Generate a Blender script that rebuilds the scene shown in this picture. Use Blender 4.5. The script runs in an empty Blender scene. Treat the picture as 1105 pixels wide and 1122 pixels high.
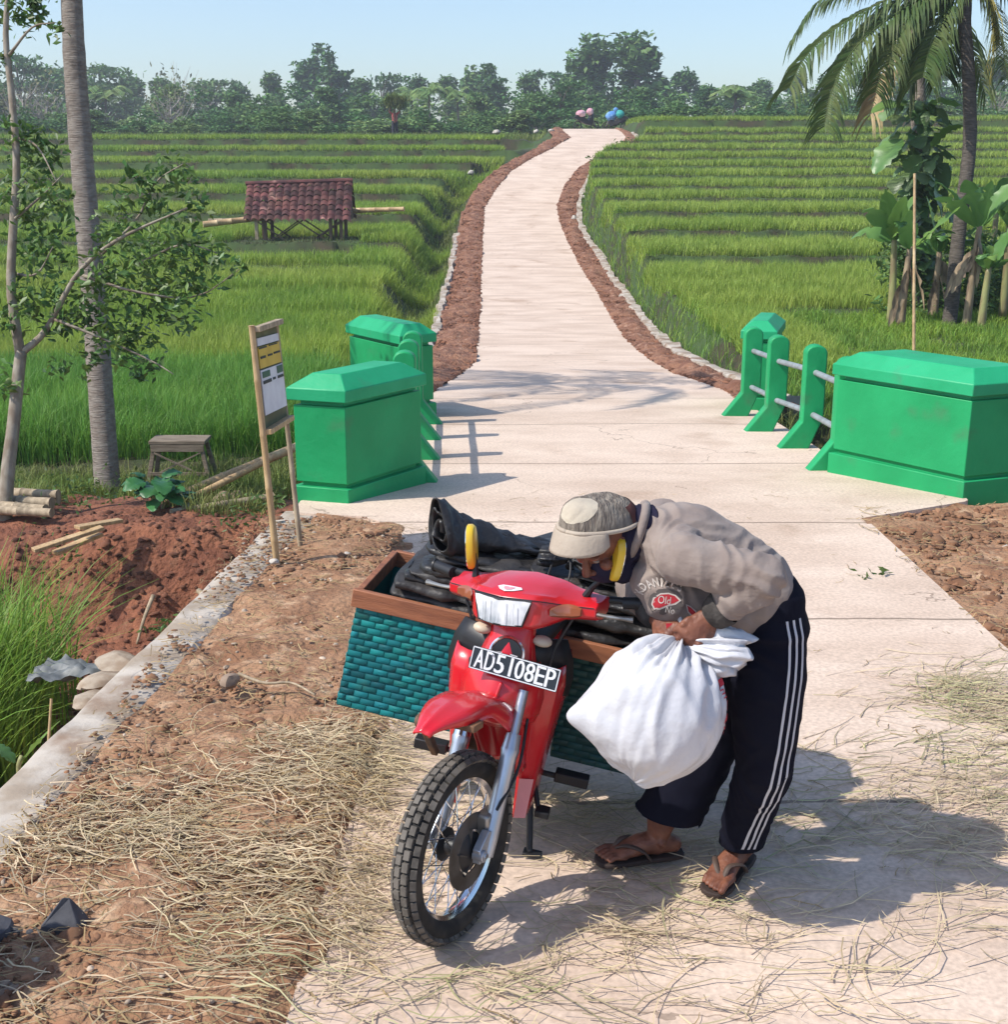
import bpy, math, random
import numpy as np
from mathutils import Vector, Matrix
from mathutils.bvhtree import BVHTree

rnd = random.Random(11)
rng = np.random.default_rng(11)
scene = bpy.context.scene
COL = scene.collection
R = math.radians

# ------------------------------------------------------------------ camera
W0, H0, F0 = 1105.0, 1122.0, 1400.0
HORIZON = 170.0
PITCH = math.atan((H0 / 2 - HORIZON) / F0)
CAMZ = 2.13
cp, sp = math.cos(PITCH), math.sin(PITCH)
cam_data = bpy.data.cameras.new('camera')
cam = bpy.data.objects.new('camera', cam_data)
COL.objects.link(cam)
cam.location = (0, 0, CAMZ)
cam.rotation_euler = (math.pi / 2 - PITCH, 0, 0)
cam_data.sensor_fit = 'VERTICAL'
cam_data.sensor_height = 36.0
cam_data.lens = 36.0 * F0 / H0
cam_data.clip_start = 0.05
cam_data.clip_end = 4000
scene.camera = cam


def ray(px, py):
    x = (px - W0 / 2) / F0
    v = (py - H0 / 2) / F0
    return np.array([x, cp - v * sp, -sp - v * cp])


def at(px, py, d):
    """world point seen at a photo pixel, d metres in front of the camera"""
    return np.array([0, 0, CAMZ]) + d * ray(px, py)


def atz(px, py, z):
    r = ray(px, py)
    return np.array([0, 0, CAMZ]) + r * ((z - CAMZ) / r[2])


def atY(px, py, Y):
    r = ray(px, py)
    return np.array([0, 0, CAMZ]) + r * (Y / r[1])


def on_surf(px, py, zf, y0=1.0, y1=140.0, step=.05):
    r = ray(px, py)
    sl = r[2] / r[1]
    ys = np.arange(y0, y1, step)
    g = CAMZ + sl * ys - zf(ys)
    k = np.nonzero(g <= 0)[0]
    Y = ys[k[0]] if len(k) else y1
    return np.array([r[0] / r[1] * Y, Y, float(zf(np.array([Y]))[0])])


# ------------------------------------------------------------------ noise
def vnoise(P, seed=0):
    P = np.asarray(P, dtype=np.float64)
    i = np.floor(P).astype(np.int64)
    f = P - i
    f = f * f * (3 - 2 * f)

    def h(x, y, z):
        n = (x * 374761393 + y * 668265263 + z * 2147483647 + seed * 1274126177) & 0xffffffff
        n = ((n ^ (n >> 13)) * 1274126177) & 0xffffffff
        n = (n ^ (n >> 16)) & 0xffff
        return n / 65535.0
    x, y, z = i[..., 0], i[..., 1], i[..., 2]
    fx, fy, fz = f[..., 0], f[..., 1], f[..., 2]

    def l(a, b, t):
        return a + (b - a) * t
    a = l(l(h(x, y, z), h(x + 1, y, z), fx), l(h(x, y + 1, z), h(x + 1, y + 1, z), fx), fy)
    b = l(l(h(x, y, z + 1), h(x + 1, y, z + 1), fx), l(h(x, y + 1, z + 1), h(x + 1, y + 1, z + 1), fx), fy)
    return l(a, b, fz) * 2 - 1


def fbm(P, oct=4, seed=0, gain=.5):
    P = np.asarray(P, dtype=np.float64)
    s = 0
    a = 1.0
    for o in range(oct):
        s = s + a * vnoise(P * (2 ** o) + 17.3 * o, seed + o)
        a *= gain
    return s


def n2(x, y, sc, oct=4, seed=0):
    x = np.asarray(x, float); y = np.asarray(y, float)
    x, y = np.broadcast_arrays(x, y)
    return fbm(np.stack([x * sc, y * sc, np.full_like(x, seed * 3.7)], -1), oct, seed)


# ------------------------------------------------------------------ mesh builder
def unit(v):
    v = np.asarray(v, float)
    return v / (np.linalg.norm(v) + 1e-12)


def smoothstep(a, b, x):
    t = np.clip((np.asarray(x, float) - a) / (b - a), 0, 1)
    return t * t * (3 - 2 * t)


def cr(pts, n):
    """Catmull-Rom resample of a polyline to n points"""
    P = np.asarray(pts, float)
    if len(P) < 3:
        t = np.linspace(0, 1, n)[:, None]
        return P[0] * (1 - t) + P[-1] * t
    Q = np.vstack([2 * P[0] - P[1], P, 2 * P[-1] - P[-2]])
    out = []
    for u in np.linspace(0, len(P) - 1 - 1e-9, n):
        k = int(u); t = u - k
        a, b, c, d = Q[k], Q[k + 1], Q[k + 2], Q[k + 3]
        out.append(.5 * ((2 * b) + (-a + c) * t + (2 * a - 5 * b + 4 * c - d) * t * t + (-a + 3 * b - 3 * c + d) * t ** 3))
    return np.array(out)


def frames(P, ref=None):
    n = len(P)
    T = np.zeros_like(P)
    T[1:-1] = P[2:] - P[:-2]
    T[0] = P[1] - P[0]; T[-1] = P[-1] - P[-2]
    T /= (np.linalg.norm(T, axis=1)[:, None] + 1e-12)
    N = np.zeros_like(P)
    if ref is None:
        r = np.array([0, 0, 1.0]) if abs(T[0][2]) < .9 else np.array([1.0, 0, 0])
    else:
        r = unit(ref)
    prev = r
    for i in range(n):
        b = (r if ref is not None else prev)
        q = b - T[i] * np.dot(b, T[i])
        if np.linalg.norm(q) < 1e-6:
            q = np.cross(T[i], [1, 0.3, 0.2])
        N[i] = unit(q)
        prev = N[i]
    B = np.cross(T, N)
    return T, N, B


class MB:
    def __init__(s):
        s.V = []; s.F = []; s.n = 0; s.M = []

    def add(s, V, F, mi=0):
        V = np.asarray(V, float).reshape(-1, 3)
        s.V.append(V)
        for f in F:
            s.F.append(tuple(int(i) + s.n for i in f))
            s.M.append(mi)
        s.n += len(V)
        return s

    def grid(s, P, mi=0, cu=False, cv=False):
        P = np.asarray(P, float)
        m, n = P.shape[:2]
        F = []
        for i in range(m if cu else m - 1):
            for j in range(n if cv else n - 1):
                a = i * n + j; b = i * n + (j + 1) % n
                c = ((i + 1) % m) * n + (j + 1) % n; d = ((i + 1) % m) * n + j
                F.append((a, b, c, d))
        return s.add(P.reshape(-1, 3), F, mi)

    def loft(s, rings, cap=True, mi=0):
        P = np.asarray(rings, float)
        m, n = P.shape[:2]
        F = []
        for i in range(m - 1):
            for j in range(n):
                a = i * n + j; b = i * n + (j + 1) % n
                F.append((a, b, b + n, a + n))
        if cap:
            F.append(tuple(range(n))[::-1])
            F.append(tuple((m - 1) * n + k for k in range(n)))
        return s.add(P.reshape(-1, 3), F, mi)

    def box(s, c, size, rot=None, mi=0):
        h = np.asarray(size, float) / 2
        V = np.array([(x, y, z) for x in (-1, 1) for y in (-1, 1) for z in (-1, 1)], float) * h
        if rot is not None:
            V = V @ np.asarray(rot, float).T
        V = V + np.asarray(c, float)
        return s.add(V, [(0, 1, 3, 2), (4, 6, 7, 5), (0, 4, 5, 1), (2, 3, 7, 6), (0, 2, 6, 4), (1, 5, 7, 3)], mi)

    def beam(s, a, b, w, h, up=(0, 0, 1), mi=0):
        a = np.asarray(a, float); b = np.asarray(b, float)
        t = unit(b - a)
        n = np.asarray(up, float); n = n - t * np.dot(n, t)
        n = unit(n) if np.linalg.norm(n) > 1e-5 else unit(np.cross(t, [1, .2, .1]))
        l = np.cross(n, t)
        return s.box((a + b) / 2, (np.linalg.norm(b - a), w, h), np.stack([t, l, n], 1), mi)

    def tube(s, pts, r, seg=8, cap=True, mi=0, ref=None, rb=None):
        P = np.asarray(pts, float)
        r = np.broadcast_to(np.asarray(r, float), (len(P),))
        rb = r if rb is None else np.broadcast_to(np.asarray(rb, float), (len(P),))
        T, N, B = frames(P, ref)
        a = np.linspace(0, 2 * math.pi, seg, endpoint=False)
        rings = P[:, None, :] + rb[:, None, None] * np.cos(a)[None, :, None] * N[:, None, :] + r[:, None, None] * np.sin(a)[None, :, None] * B[:, None, :]
        return s.loft(rings, cap, mi)

    def caps(s, pts, r, seg=16, rb=None, ref=None, mi=0):
        """tube with rounded ends (for fusing)"""
        P = np.asarray(pts, float)
        r = np.array(np.broadcast_to(np.asarray(r, float), (len(P),)))
        rb = r if rb is None else np.array(np.broadcast_to(np.asarray(rb, float), (len(P),)))
        t0 = unit(P[0] - P[1]); t1 = unit(P[-1] - P[-2])
        k = np.array([.99, .8, .5]) 
        e0 = min(r[0], rb[0]); e1 = min(r[-1], rb[-1])
        A = [P[0] + t0 * e0 * q for q in k]; Bq = [P[-1] + t1 * e1 * q for q in k[::-1]]
        f = np.sqrt(1 - k ** 2) + .02
        PP = np.vstack([A, P, Bq])
        rr = np.concatenate([f * r[0], r, f[::-1] * r[-1]]); bb = np.concatenate([f * rb[0], rb, f[::-1] * rb[-1]])
        return s.tube(PP, rr, seg, True, mi, ref, bb)

    def lathe(s, prof, o=(0, 0, 0), axis=(0, 0, 1), seg=24, mi=0, closed=False):
        """prof: (radius, height along axis)"""
        ax = unit(axis)
        u = unit(np.cross(ax, [0, 0, 1] if abs(ax[2]) < .9 else [1, 0, 0]))
        w = np.cross(ax, u)
        a = np.linspace(0, 2 * math.pi, seg, endpoint=False)
        circ = np.cos(a)[:, None] * u + np.sin(a)[:, None] * w
        P = np.asarray(o, float) + np.array([[r * c + ax * h for c in circ] for r, h in prof])
        return s.grid(P, mi, cu=closed, cv=True)

    def ell(s, c, rad, rot=None, seg=20, rings=12, mi=0):
        th = np.linspace(0.02, math.pi - .02, rings)
        a = np.linspace(0, 2 * math.pi, seg, endpoint=False)
        P = np.stack([np.sin(th)[:, None] * np.cos(a), np.sin(th)[:, None] * np.sin(a), np.repeat(np.cos(th)[:, None], seg, 1)], -1) * np.asarray(rad, float)
        if rot is not None:
            P = P @ np.asarray(rot, float).T
        return s.loft(P + np.asarray(c, float), True, mi)

    def prism(s, poly, o, u, v, w, mi=0):
        """polygon (list of 2d) in plane (u,v) at o, extruded by vector w"""
        poly = np.asarray(poly, float)
        A = np.asarray(o, float) + poly[:, :1] * np.asarray(u, float) + poly[:, 1:] * np.asarray(v, float)
        n = len(A)
        V = np.vstack([A, A + np.asarray(w, float)])
        F = [tuple(range(n))[::-1], tuple(range(n, 2 * n))] + [(i, (i + 1) % n, n + (i + 1) % n, n + i) for i in range(n)]
        return s.add(V, F, mi)

    def xf(s, fn):
        s.V = [fn(v) for v in s.V]
        return s

    def arr(s):
        return np.vstack(s.V) if s.V else np.zeros((0, 3))

    def mesh(s, name, off=None):
        V = s.arr()
        if off is not None:
            V = V - np.asarray(off, float)
        me = bpy.data.meshes.new(name)
        me.from_pydata(V.tolist(), [], s.F)
        if any(s.M):
            me.polygons.foreach_set('material_index', s.M)
        me.update()
        return me

    def build(s, name, mats, parent=None, smooth=True, bevel=0, world=False, loc=None, fix=True, angle=40):
        off = None
        if parent is not None and world:
            inv = np.array(parent.matrix_basis.inverted())
            s.V = [v @ inv[:3, :3].T + inv[:3, 3] for v in s.V]
        if parent is None and loc is not None:
            off = loc
        me = s.mesh(name, off)
        return link(name, me, mats, parent, smooth, bevel, loc, fix, angle)


def link(name, me, mats, parent=None, smooth=True, bevel=0, loc=None, fix=False, angle=40):
    if fix:
        import bmesh
        bm = bmesh.new(); bm.from_mesh(me)
        bmesh.ops.recalc_face_normals(bm, faces=bm.faces)
        bm.to_mesh(me); bm.free()
    me.materials.clear()
    for m in (mats if isinstance(mats, (list, tuple)) else [mats]):
        me.materials.append(m)
    if smooth:
        me.polygons.foreach_set('use_smooth', [True] * len(me.polygons))
        if angle < 180:
            try:
                me.set_sharp_from_angle(angle=R(angle))
            except Exception:
                pass
    o = bpy.data.objects.new(name, me)
    COL.objects.link(o)
    if loc is not None:
        o.location = loc
    if parent is not None:
        o.parent = parent
    if bevel:
        b = o.modifiers.new('bevel', 'BEVEL'); b.width = bevel; b.segments = 2; b.limit_method = 'ANGLE'; b.angle_limit = R(35)
    return o


def quads(name, V, Q, mats, loc=None, parent=None, smooth=True):
    """fast path: V (n,3), Q (m,4)"""
    me = bpy.data.meshes.new(name)
    V = np.ascontiguousarray(V, dtype=np.float32)
    if loc is not None:
        V = V - np.asarray(loc, np.float32)
    Q = np.ascontiguousarray(Q, dtype=np.int32)
    me.vertices.add(len(V)); me.vertices.foreach_set('co', V.ravel())
    me.loops.add(Q.size); me.loops.foreach_set('vertex_index', Q.ravel())
    me.polygons.add(len(Q))
    me.polygons.foreach_set('loop_start', np.arange(0, Q.size, 4, dtype=np.int32))
    me.polygons.foreach_set('loop_total', np.full(len(Q), 4, dtype=np.int32))
    me.update(calc_edges=True)
    if smooth:
        me.polygons.foreach_set('use_smooth', np.ones(len(Q), bool))
    for m in (mats if isinstance(mats, (list, tuple)) else [mats]):
        me.materials.append(m)
    o = bpy.data.objects.new(name, me)
    COL.objects.link(o)
    if loc is not None:
        o.location = loc
    if parent is not None:
        o.parent = parent
    return o


def tag(o, label=None, cat=None, group=None, kind=None):
    if label: o['label'] = label
    if cat: o['category'] = cat
    if group: o['group'] = group
    if kind: o['kind'] = kind
    return o


def thing(name, label, cat, loc=(0, 0, 0), group=None, mat=None):
    o = bpy.data.objects.new(name, None)
    o.empty_display_size = .2
    COL.objects.link(o)
    if mat is not None:
        o.matrix_basis = mat
    else:
        o.location = [float(q) for q in loc]
        o.matrix_basis = Matrix.Translation(Vector([float(q) for q in loc]))
    return tag(o, label, cat, group)


def kids(o):
    return [c for c in bpy.data.objects if c.parent == o]


def dup(o, mat, label=None, cat=None, group=None, parent=None):
    c = o.copy(); COL.objects.link(c)
    c.parent = parent
    if parent is None:
        c.matrix_basis = mat
        tag(c, label, cat, group)
    for ch in kids(o):
        dup(ch, None, parent=c)
    return c


def fuse(mb, voxel, it=4, fac=.5):
    me = mb.mesh('tmp')
    o = bpy.data.objects.new('tmp', me); COL.objects.link(o)
    m = o.modifiers.new('r', 'REMESH'); m.mode = 'VOXEL'; m.voxel_size = voxel
    if it:
        q = o.modifiers.new('s', 'SMOOTH'); q.iterations = it; q.factor = fac
    dg = bpy.context.evaluated_depsgraph_get(); dg.update()
    res = bpy.data.meshes.new_from_object(o.evaluated_get(dg))
    bpy.data.objects.remove(o); bpy.data.meshes.remove(me)
    return res


def mverts(me):
    a = np.zeros(len(me.vertices) * 3, np.float32); me.vertices.foreach_get('co', a)
    return a.reshape(-1, 3).astype(float)


def mnorms(me):
    a = np.zeros(len(me.vertices) * 3, np.float32); me.vertices.foreach_get('normal', a)
    return a.reshape(-1, 3).astype(float)


def setverts(me, V):
    me.vertices.foreach_set('co', np.ascontiguousarray(V, np.float32).ravel()); me.update()


def bvh(me):
    return BVHTree.FromPolygons([tuple(v) for v in mverts(me)], [tuple(p.vertices) for p in me.polygons])


def text_mb(s, size=1.0, mb=None, depth=0.0):
    cu = bpy.data.curves.new('t', 'FONT'); cu.body = s; cu.size = size; cu.align_x = 'CENTER'; cu.align_y = 'CENTER'
    cu.extrude = depth; cu.resolution_u = 3
    o = bpy.data.objects.new('t', cu); COL.objects.link(o)
    dg = bpy.context.evaluated_depsgraph_get(); dg.update()
    me = bpy.data.meshes.new_from_object(o.evaluated_get(dg))
    V = mverts(me); F = [tuple(p.vertices) for p in me.polygons]
    bpy.data.objects.remove(o); bpy.data.meshes.remove(me); bpy.data.curves.remove(cu)
    return V, F


# ------------------------------------------------------------------ materials
def srgb(r, g, b):
    f = lambda c: (c / 255 / 12.92) if c / 255 <= .04045 else ((c / 255 + .055) / 1.055) ** 2.4
    return (f(r), f(g), f(b))


MATS = {}


def mat(name, col, rough=.6, col2=None, scale=6, detail=4, stretch=(1, 1, 1), bump=0, bscale=40, bstretch=None,
        metal=0, coat=0, island=0, transl=0, lo=.35, hi=.65, spec=.4, sheen=0, col3=None, scale3=1.5, lo3=.5, hi3=.7, bdist=.01, alpha=None, hue=0):
    m = bpy.data.materials.new(name); m.use_nodes = True
    nt = m.node_tree; N = nt.nodes; L = nt.links
    bs = N['Principled BSDF']
    bs.inputs['Roughness'].default_value = rough
    bs.inputs['Metallic'].default_value = metal
    bs.inputs['Specular IOR Level'].default_value = spec
    if coat:
        bs.inputs['Coat Weight'].default_value = coat; bs.inputs['Coat Roughness'].default_value = .06
    if sheen:
        bs.inputs['Sheen Weight'].default_value = sheen
    tc = N.new('ShaderNodeTexCoord')

    def noise(sc, st, det=4):
        mp = N.new('ShaderNodeMapping'); mp.inputs['Scale'].default_value = st
        L.new(tc.outputs['Object'], mp.inputs['Vector'])
        n = N.new('ShaderNodeTexNoise'); n.inputs['Scale'].default_value = sc; n.inputs['Detail'].default_value = det
        L.new(mp.outputs['Vector'], n.inputs['Vector'])
        return n.outputs['Fac']

    def ramp(fac, lo, hi):
        r = N.new('ShaderNodeMapRange'); r.interpolation_type = 'SMOOTHSTEP'
        r.inputs['From Min'].default_value = lo; r.inputs['From Max'].default_value = hi
        L.new(fac, r.inputs['Value'])
        return r.outputs['Result']

    def mix(fac, a, b, blend='MIX'):
        x = N.new('ShaderNodeMix'); x.data_type = 'RGBA'; x.blend_type = blend
        if isinstance(fac, float): x.inputs['Factor'].default_value = fac
        else: L.new(fac, x.inputs['Factor'])
        for sock, val in ((x.inputs['A'], a), (x.inputs['B'], b)):
            if isinstance(val, tuple): sock.default_value = (*val[:3], 1)
            else: L.new(val, sock)
        return x.outputs['Result']
    c = tuple(col)
    if col2 is not None:
        c = mix(ramp(noise(scale, stretch, detail), lo, hi), c, tuple(col2))
    if col3 is not None:
        c = mix(ramp(noise(scale3, (1, 1, 1), 5), lo3, hi3), c, tuple(col3))
    if island:
        g = N.new('ShaderNodeNewGeometry')
        hs = N.new('ShaderNodeHueSaturation')
        r = N.new('ShaderNodeMapRange'); r.inputs['To Min'].default_value = 1 - island; r.inputs['To Max'].default_value = 1 + island
        L.new(g.outputs['Random Per Island'], r.inputs['Value']); L.new(r.outputs['Result'], hs.inputs['Value'])
        if hue:
            w = N.new('ShaderNodeTexWhiteNoise'); w.noise_dimensions = '1D'
            L.new(g.outputs['Random Per Island'], w.inputs['W'])
            r2 = N.new('ShaderNodeMapRange'); r2.inputs['To Min'].default_value = .5 - hue; r2.inputs['To Max'].default_value = .5 + hue
            L.new(w.outputs['Value'], r2.inputs['Value']); L.new(r2.outputs['Result'], hs.inputs['Hue'])
        if isinstance(c, tuple): hs.inputs['Color'].default_value = (*c[:3], 1)
        else: L.new(c, hs.inputs['Color'])
        c = hs.outputs['Color']
    if isinstance(c, tuple): bs.inputs['Base Color'].default_value = (*c[:3], 1)
    else: L.new(c, bs.inputs['Base Color'])
    if bump:
        b = N.new('ShaderNodeBump'); b.inputs['Strength'].default_value = bump; b.inputs['Distance'].default_value = bdist
        L.new(noise(bscale, bstretch or stretch, 5), b.inputs['Height'])
        L.new(b.outputs['Normal'], bs.inputs['Normal'])
    if transl:
        t = N.new('ShaderNodeBsdfTranslucent')
        if isinstance(c, tuple): t.inputs['Color'].default_value = (*c[:3], 1)
        else: L.new(c, t.inputs['Color'])
        ms = N.new('ShaderNodeMixShader'); ms.inputs['Fac'].default_value = transl
        L.new(bs.outputs['BSDF'], ms.inputs[1]); L.new(t.outputs['BSDF'], ms.inputs[2])
        L.new(ms.outputs['Shader'], N['Material Output'].inputs['Surface'])
    MATS[name] = m
    return m
# ------------------------------------------------------------------ light
SUN_EL = 49.0
SUN_DIR = unit([-.945, -.32, math.tan(R(SUN_EL))])          # towards the sun
sun = bpy.data.lights.new('sun', 'SUN'); sun.energy = 3.5; sun.angle = R(.6); sun.color = (1, .945, .86)
so = bpy.data.objects.new('sun', sun); COL.objects.link(so)
so.rotation_euler = Vector(SUN_DIR).to_track_quat('Z', 'Y').to_euler()
so.location = (-20, -6, 30)
wd = bpy.data.worlds.new('World'); scene.world = wd; wd.use_nodes = True
bg = wd.node_tree.nodes['Background']
sky = wd.node_tree.nodes.new('ShaderNodeTexSky'); sky.sky_type = 'NISHITA'; sky.sun_disc = False
sky.sun_elevation = R(SUN_EL); sky.sun_rotation = math.atan2(SUN_DIR[0], SUN_DIR[1]); sky.altitude = 0
sky.air_density = 1.0; sky.dust_density = 1.3; sky.ozone_density = 4.0
wd.node_tree.links.new(sky.outputs['Color'], bg.inputs['Color']); bg.inputs['Strength'].default_value = .15
scene.view_settings.view_transform = 'Standard'; scene.view_settings.look = 'None'
scene.view_settings.exposure = .49; scene.view_settings.gamma = 1

# ------------------------------------------------------------------ materials for the setting
M_conc = mat('road_concrete', (.56, .425, .325), .85, (.69, .545, .43), 1.6, 7, (.6, 1.2, 1), bump=.25, bscale=22, bstretch=(.6, 1.3, 1), bdist=.008,
             col3=(.45, .32, .23), scale3=1.3, lo3=.56, hi3=.78, lo=.3, hi=.7)
# transverse joints in the slabs
nt = M_conc.node_tree; N = nt.nodes; L = nt.links
bs = N['Principled BSDF']
src = bs.inputs['Base Color'].links[0].from_socket
geo = N.new('ShaderNodeNewGeometry'); sx = N.new('ShaderNodeSeparateXYZ'); L.new(geo.outputs['Position'], sx.inputs['Vector'])
nz = N.new('ShaderNodeTexNoise'); nz.inputs['Scale'].default_value = 3.0; nz.inputs['Detail'].default_value = 5; L.new(geo.outputs['Position'], nz.inputs['Vector'])


def mathn(op, a, b=None):
    n = N.new('ShaderNodeMath'); n.operation = op
    for k, v in enumerate((a, b)):
        if v is None: continue
        if isinstance(v, (int, float)): n.inputs[k].default_value = v
        else: L.new(v, n.inputs[k])
    return n.outputs['Value']


yy = mathn('ADD', sx.outputs['Y'], mathn('MULTIPLY', nz.outputs['Fac'], .06))
fr = mathn('FRACT', mathn('DIVIDE', mathn('ADD', yy, .97), 2.0))
jl = mathn('LESS_THAN', mathn('ABSOLUTE', mathn('SUBTRACT', fr, .5)), .006)
mx = N.new('ShaderNodeMix'); mx.data_type = 'RGBA'; L.new(mathn('MULTIPLY', jl, .75), mx.inputs['Factor'])
L.new(src, mx.inputs['A']); mx.inputs['B'].default_value = (.16, .115, .08, 1)
# fine cracks and grit
vo = N.new('ShaderNodeTexNoise'); vo.inputs['Scale'].default_value = 55; vo.inputs['Detail'].default_value = 6; L.new(geo.outputs['Position'], vo.inputs['Vector'])
rg = N.new('ShaderNodeMapRange'); rg.inputs['From Min'].default_value = .3; rg.inputs['From Max'].default_value = .7; rg.inputs['To Min'].default_value = .8; rg.inputs['To Max'].default_value = 1.12
L.new(vo.outputs['Fac'], rg.inputs['Value'])
wv = N.new('ShaderNodeTexNoise'); wv.inputs['Scale'].default_value = 1.6; wv.inputs['Detail'].default_value = 6; L.new(geo.outputs['Position'], wv.inputs['Vector'])
va = N.new('ShaderNodeVectorMath'); va.operation = 'SCALE'; va.inputs['Scale'].default_value = .9; L.new(wv.outputs['Color'], va.inputs[0])
vb = N.new('ShaderNodeVectorMath'); vb.operation = 'ADD'; L.new(geo.outputs['Position'], vb.inputs[0]); L.new(va.outputs['Vector'], vb.inputs[1])
vr_ = N.new('ShaderNodeTexVoronoi'); vr_.feature = 'DISTANCE_TO_EDGE'; vr_.inputs['Scale'].default_value = .55; L.new(vb.outputs['Vector'], vr_.inputs['Vector'])
wm = N.new('ShaderNodeTexNoise'); wm.inputs['Scale'].default_value = .5; wm.inputs['Detail'].default_value = 3; L.new(geo.outputs['Position'], wm.inputs['Vector'])
ck = mathn('MULTIPLY', mathn('LESS_THAN', vr_.outputs['Distance'], .0028), mathn('GREATER_THAN', wm.outputs['Fac'], .53))
m3 = N.new('ShaderNodeMix'); m3.data_type = 'RGBA'; L.new(mathn('MULTIPLY', ck, .6), m3.inputs['Factor']); L.new(mx.outputs['Result'], m3.inputs['A']); m3.inputs['B'].default_value = (.20, .14, .10, 1)
hs = N.new('ShaderNodeHueSaturation'); L.new(m3.outputs['Result'], hs.inputs['Color']); L.new(rg.outputs['Result'], hs.inputs['Value'])
L.new(hs.outputs['Color'], bs.inputs['Base Color'])

M_wallc = mat('pale_concrete', (.46, .41, .35), .9, (.30, .24, .18), 5, 6, bump=.5, bscale=30, col3=(.2, .12, .075), scale3=2.5, lo3=.52, hi3=.75)
M_soil = mat('brown_soil', (.36, .205, .115), .95, (.24, .12, .062), 3.2, 8, bump=.9, bscale=28, bdist=.03, col3=(.47, .31, .19), scale3=9, lo3=.52, hi3=.72)
M_red = mat('red_soil', (.27, .105, .055), .95, (.16, .058, .032), 4, 8, bump=1, bscale=18, bdist=.05, col3=(.24, .115, .065), scale3=6, lo3=.55, hi3=.75)
M_verge = mat('verge_soil', (.29, .145, .085), .95, (.18, .08, .048), 5, 8, bump=1, bscale=20, bdist=.05, col3=(.38, .225, .15), scale3=8, lo3=.55, hi3=.75)
M_field = mat('field_ground', (.028, .036, .013), .95, (.05, .04, .02), 2.5, 6, bump=.6, bscale=15, col3=(.045, .08, .02), scale3=.7, lo3=.4, hi3=.6)  # riser shade put into the ground colour, darkened so terrace edges read as lines

# ------------------------------------------------------------------ heights
PY = np.array([-10, 0, 3.14, 8.7, 13, 16, 21, 29.5, 37, 46, 53, 60, 66, 70, 73, 78, 90, 130, 400])
PZ = np.array([.35, .1, 0, -.2, -.38, -.62, -.98, -1.3, -1.1, -.6, .15, 1.4, 2.5, 3.15, 3.5, 3.62, 3.4, 1.5, 0])
LY = np.array([-10, 9, 13, 20, 30, 40, 50, 60, 70, 76, 92, 150, 400.])
LZ = np.array([-.9, -1.0, -1.1, -1.2, -1.0, -.6, .2, 1.2, 2.3, 3.0, 3.1, 1.0, 0])
RY = np.array([-10, 9, 13, 20, 27, 35, 45, 55, 65, 74, 95, 150, 400.])
RZ = np.array([-.1, -.3, -.45, -.6, -.6, -.2, .7, 1.8, 2.9, 3.9, 4.1, 1.0, 0])


def smooth_interp(Y, A, B):
    Y = np.asarray(Y, float)
    a = 0
    for d in (-2.2, -1.1, 0, 1.1, 2.2):
        a = a + np.interp(Y + d, A, B)
    return a / 5


zroad = lambda Y: np.where(np.asarray(Y) < 11, np.interp(Y, PY, PZ), smooth_interp(Y, PY, PZ))
zleft = lambda Y: smooth_interp(Y, LY, LZ)
zright = lambda Y: smooth_interp(Y, RY, RZ)

# traced edges of the far road (photo pixels) -> world
E_rl = [(617, 143), (625.5, 151), (604.6, 163), (580, 175), (560, 187.7), (543, 207.7), (530.8, 227.7), (529, 258.5), (527.7, 289), (527, 317), (526, 344.6), (523, 375), (520, 397), (506, 409), (478, 427)]
E_rr = [(675, 141.5), (687, 151), (678.5, 161.5), (654, 172), (632, 186), (620, 203), (611, 224.6), (614, 243), (621.5, 261.5), (632, 283), (643, 301.5), (657, 323), (669, 344.6), (684.6, 369), (709, 391), (740, 409), (790, 426)]
E_vl = [(604, 145), (609, 150), (586, 164), (558, 178), (537, 192), (520, 212), (508, 234), (505, 252), (500, 290), (495, 312), (490, 332), (485, 362), (472, 386), (452, 410), (430, 427)]
E_vr = [(682, 142), (698, 152), (690, 166), (665, 179), (647, 190), (637, 207), (632, 222), (632, 243), (641.5, 264), (654, 280), (666, 304), (681, 323), (695, 344), (712, 366), (735, 386), (765, 402), (810, 420)]


def traced(E):
    W = np.array([on_surf(x, y, zroad) for x, y in E])
    W = W[np.argsort(W[:, 1])]
    return W


T_rl, T_rr, T_vl, T_vr = map(traced, (E_rl, E_rr, E_vl, E_vr))


def ed(T, near):
    near = np.array(near, float)
    Y = np.concatenate([near[:, 1], T[:, 1], [95, 130]]); X = np.concatenate([near[:, 0], T[:, 0], [T[-1, 0] - .6 + 1.4, T[-1, 0] + 3]])
    o = np.argsort(Y)
    return lambda q: np.interp(q, Y[o], X[o])


xrl = ed(T_rl, [(-.56, -6), (-.56, 2), (-.55, 3.28), (-.47, 4.86), (-.52, 6.5), (-.66, 7.85), (-.95, 8.15), (-1.42, 8.25), (-1.42, 8.6), (-1.0, 9.2), (-.93, 12.6)])
xrr = ed(T_rr, [(2.4, -6), (2.4, 2), (2.35, 5.6), (2.39, 8.14), (3.25, 8.62), (3.3, 8.9), (2.72, 9.65), (2.62, 12.8)])
xvl = ed(T_vl, [(-1.5, 8.3), (-1.5, 12.4)])
xvr = ed(T_vr, [(3.3, 8.7), (3.0, 12.9)])
xwall = lambda Y: np.interp(Y, [-6, 3.9, 8.4], [-2.05, -1.70, -1.38])

ROWS_L = [410, 353, 325, 297, 274, 243, 219, 202, 186, 171, 160]
ROWS_R = [345, 287, 262, 240, 224, 211, 198, 188, 178, 168.5, 159, 150, 141.5]


def row_Y(py, px, zf):
    return on_surf(px, py, zf, 8, 92)[1]


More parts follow.
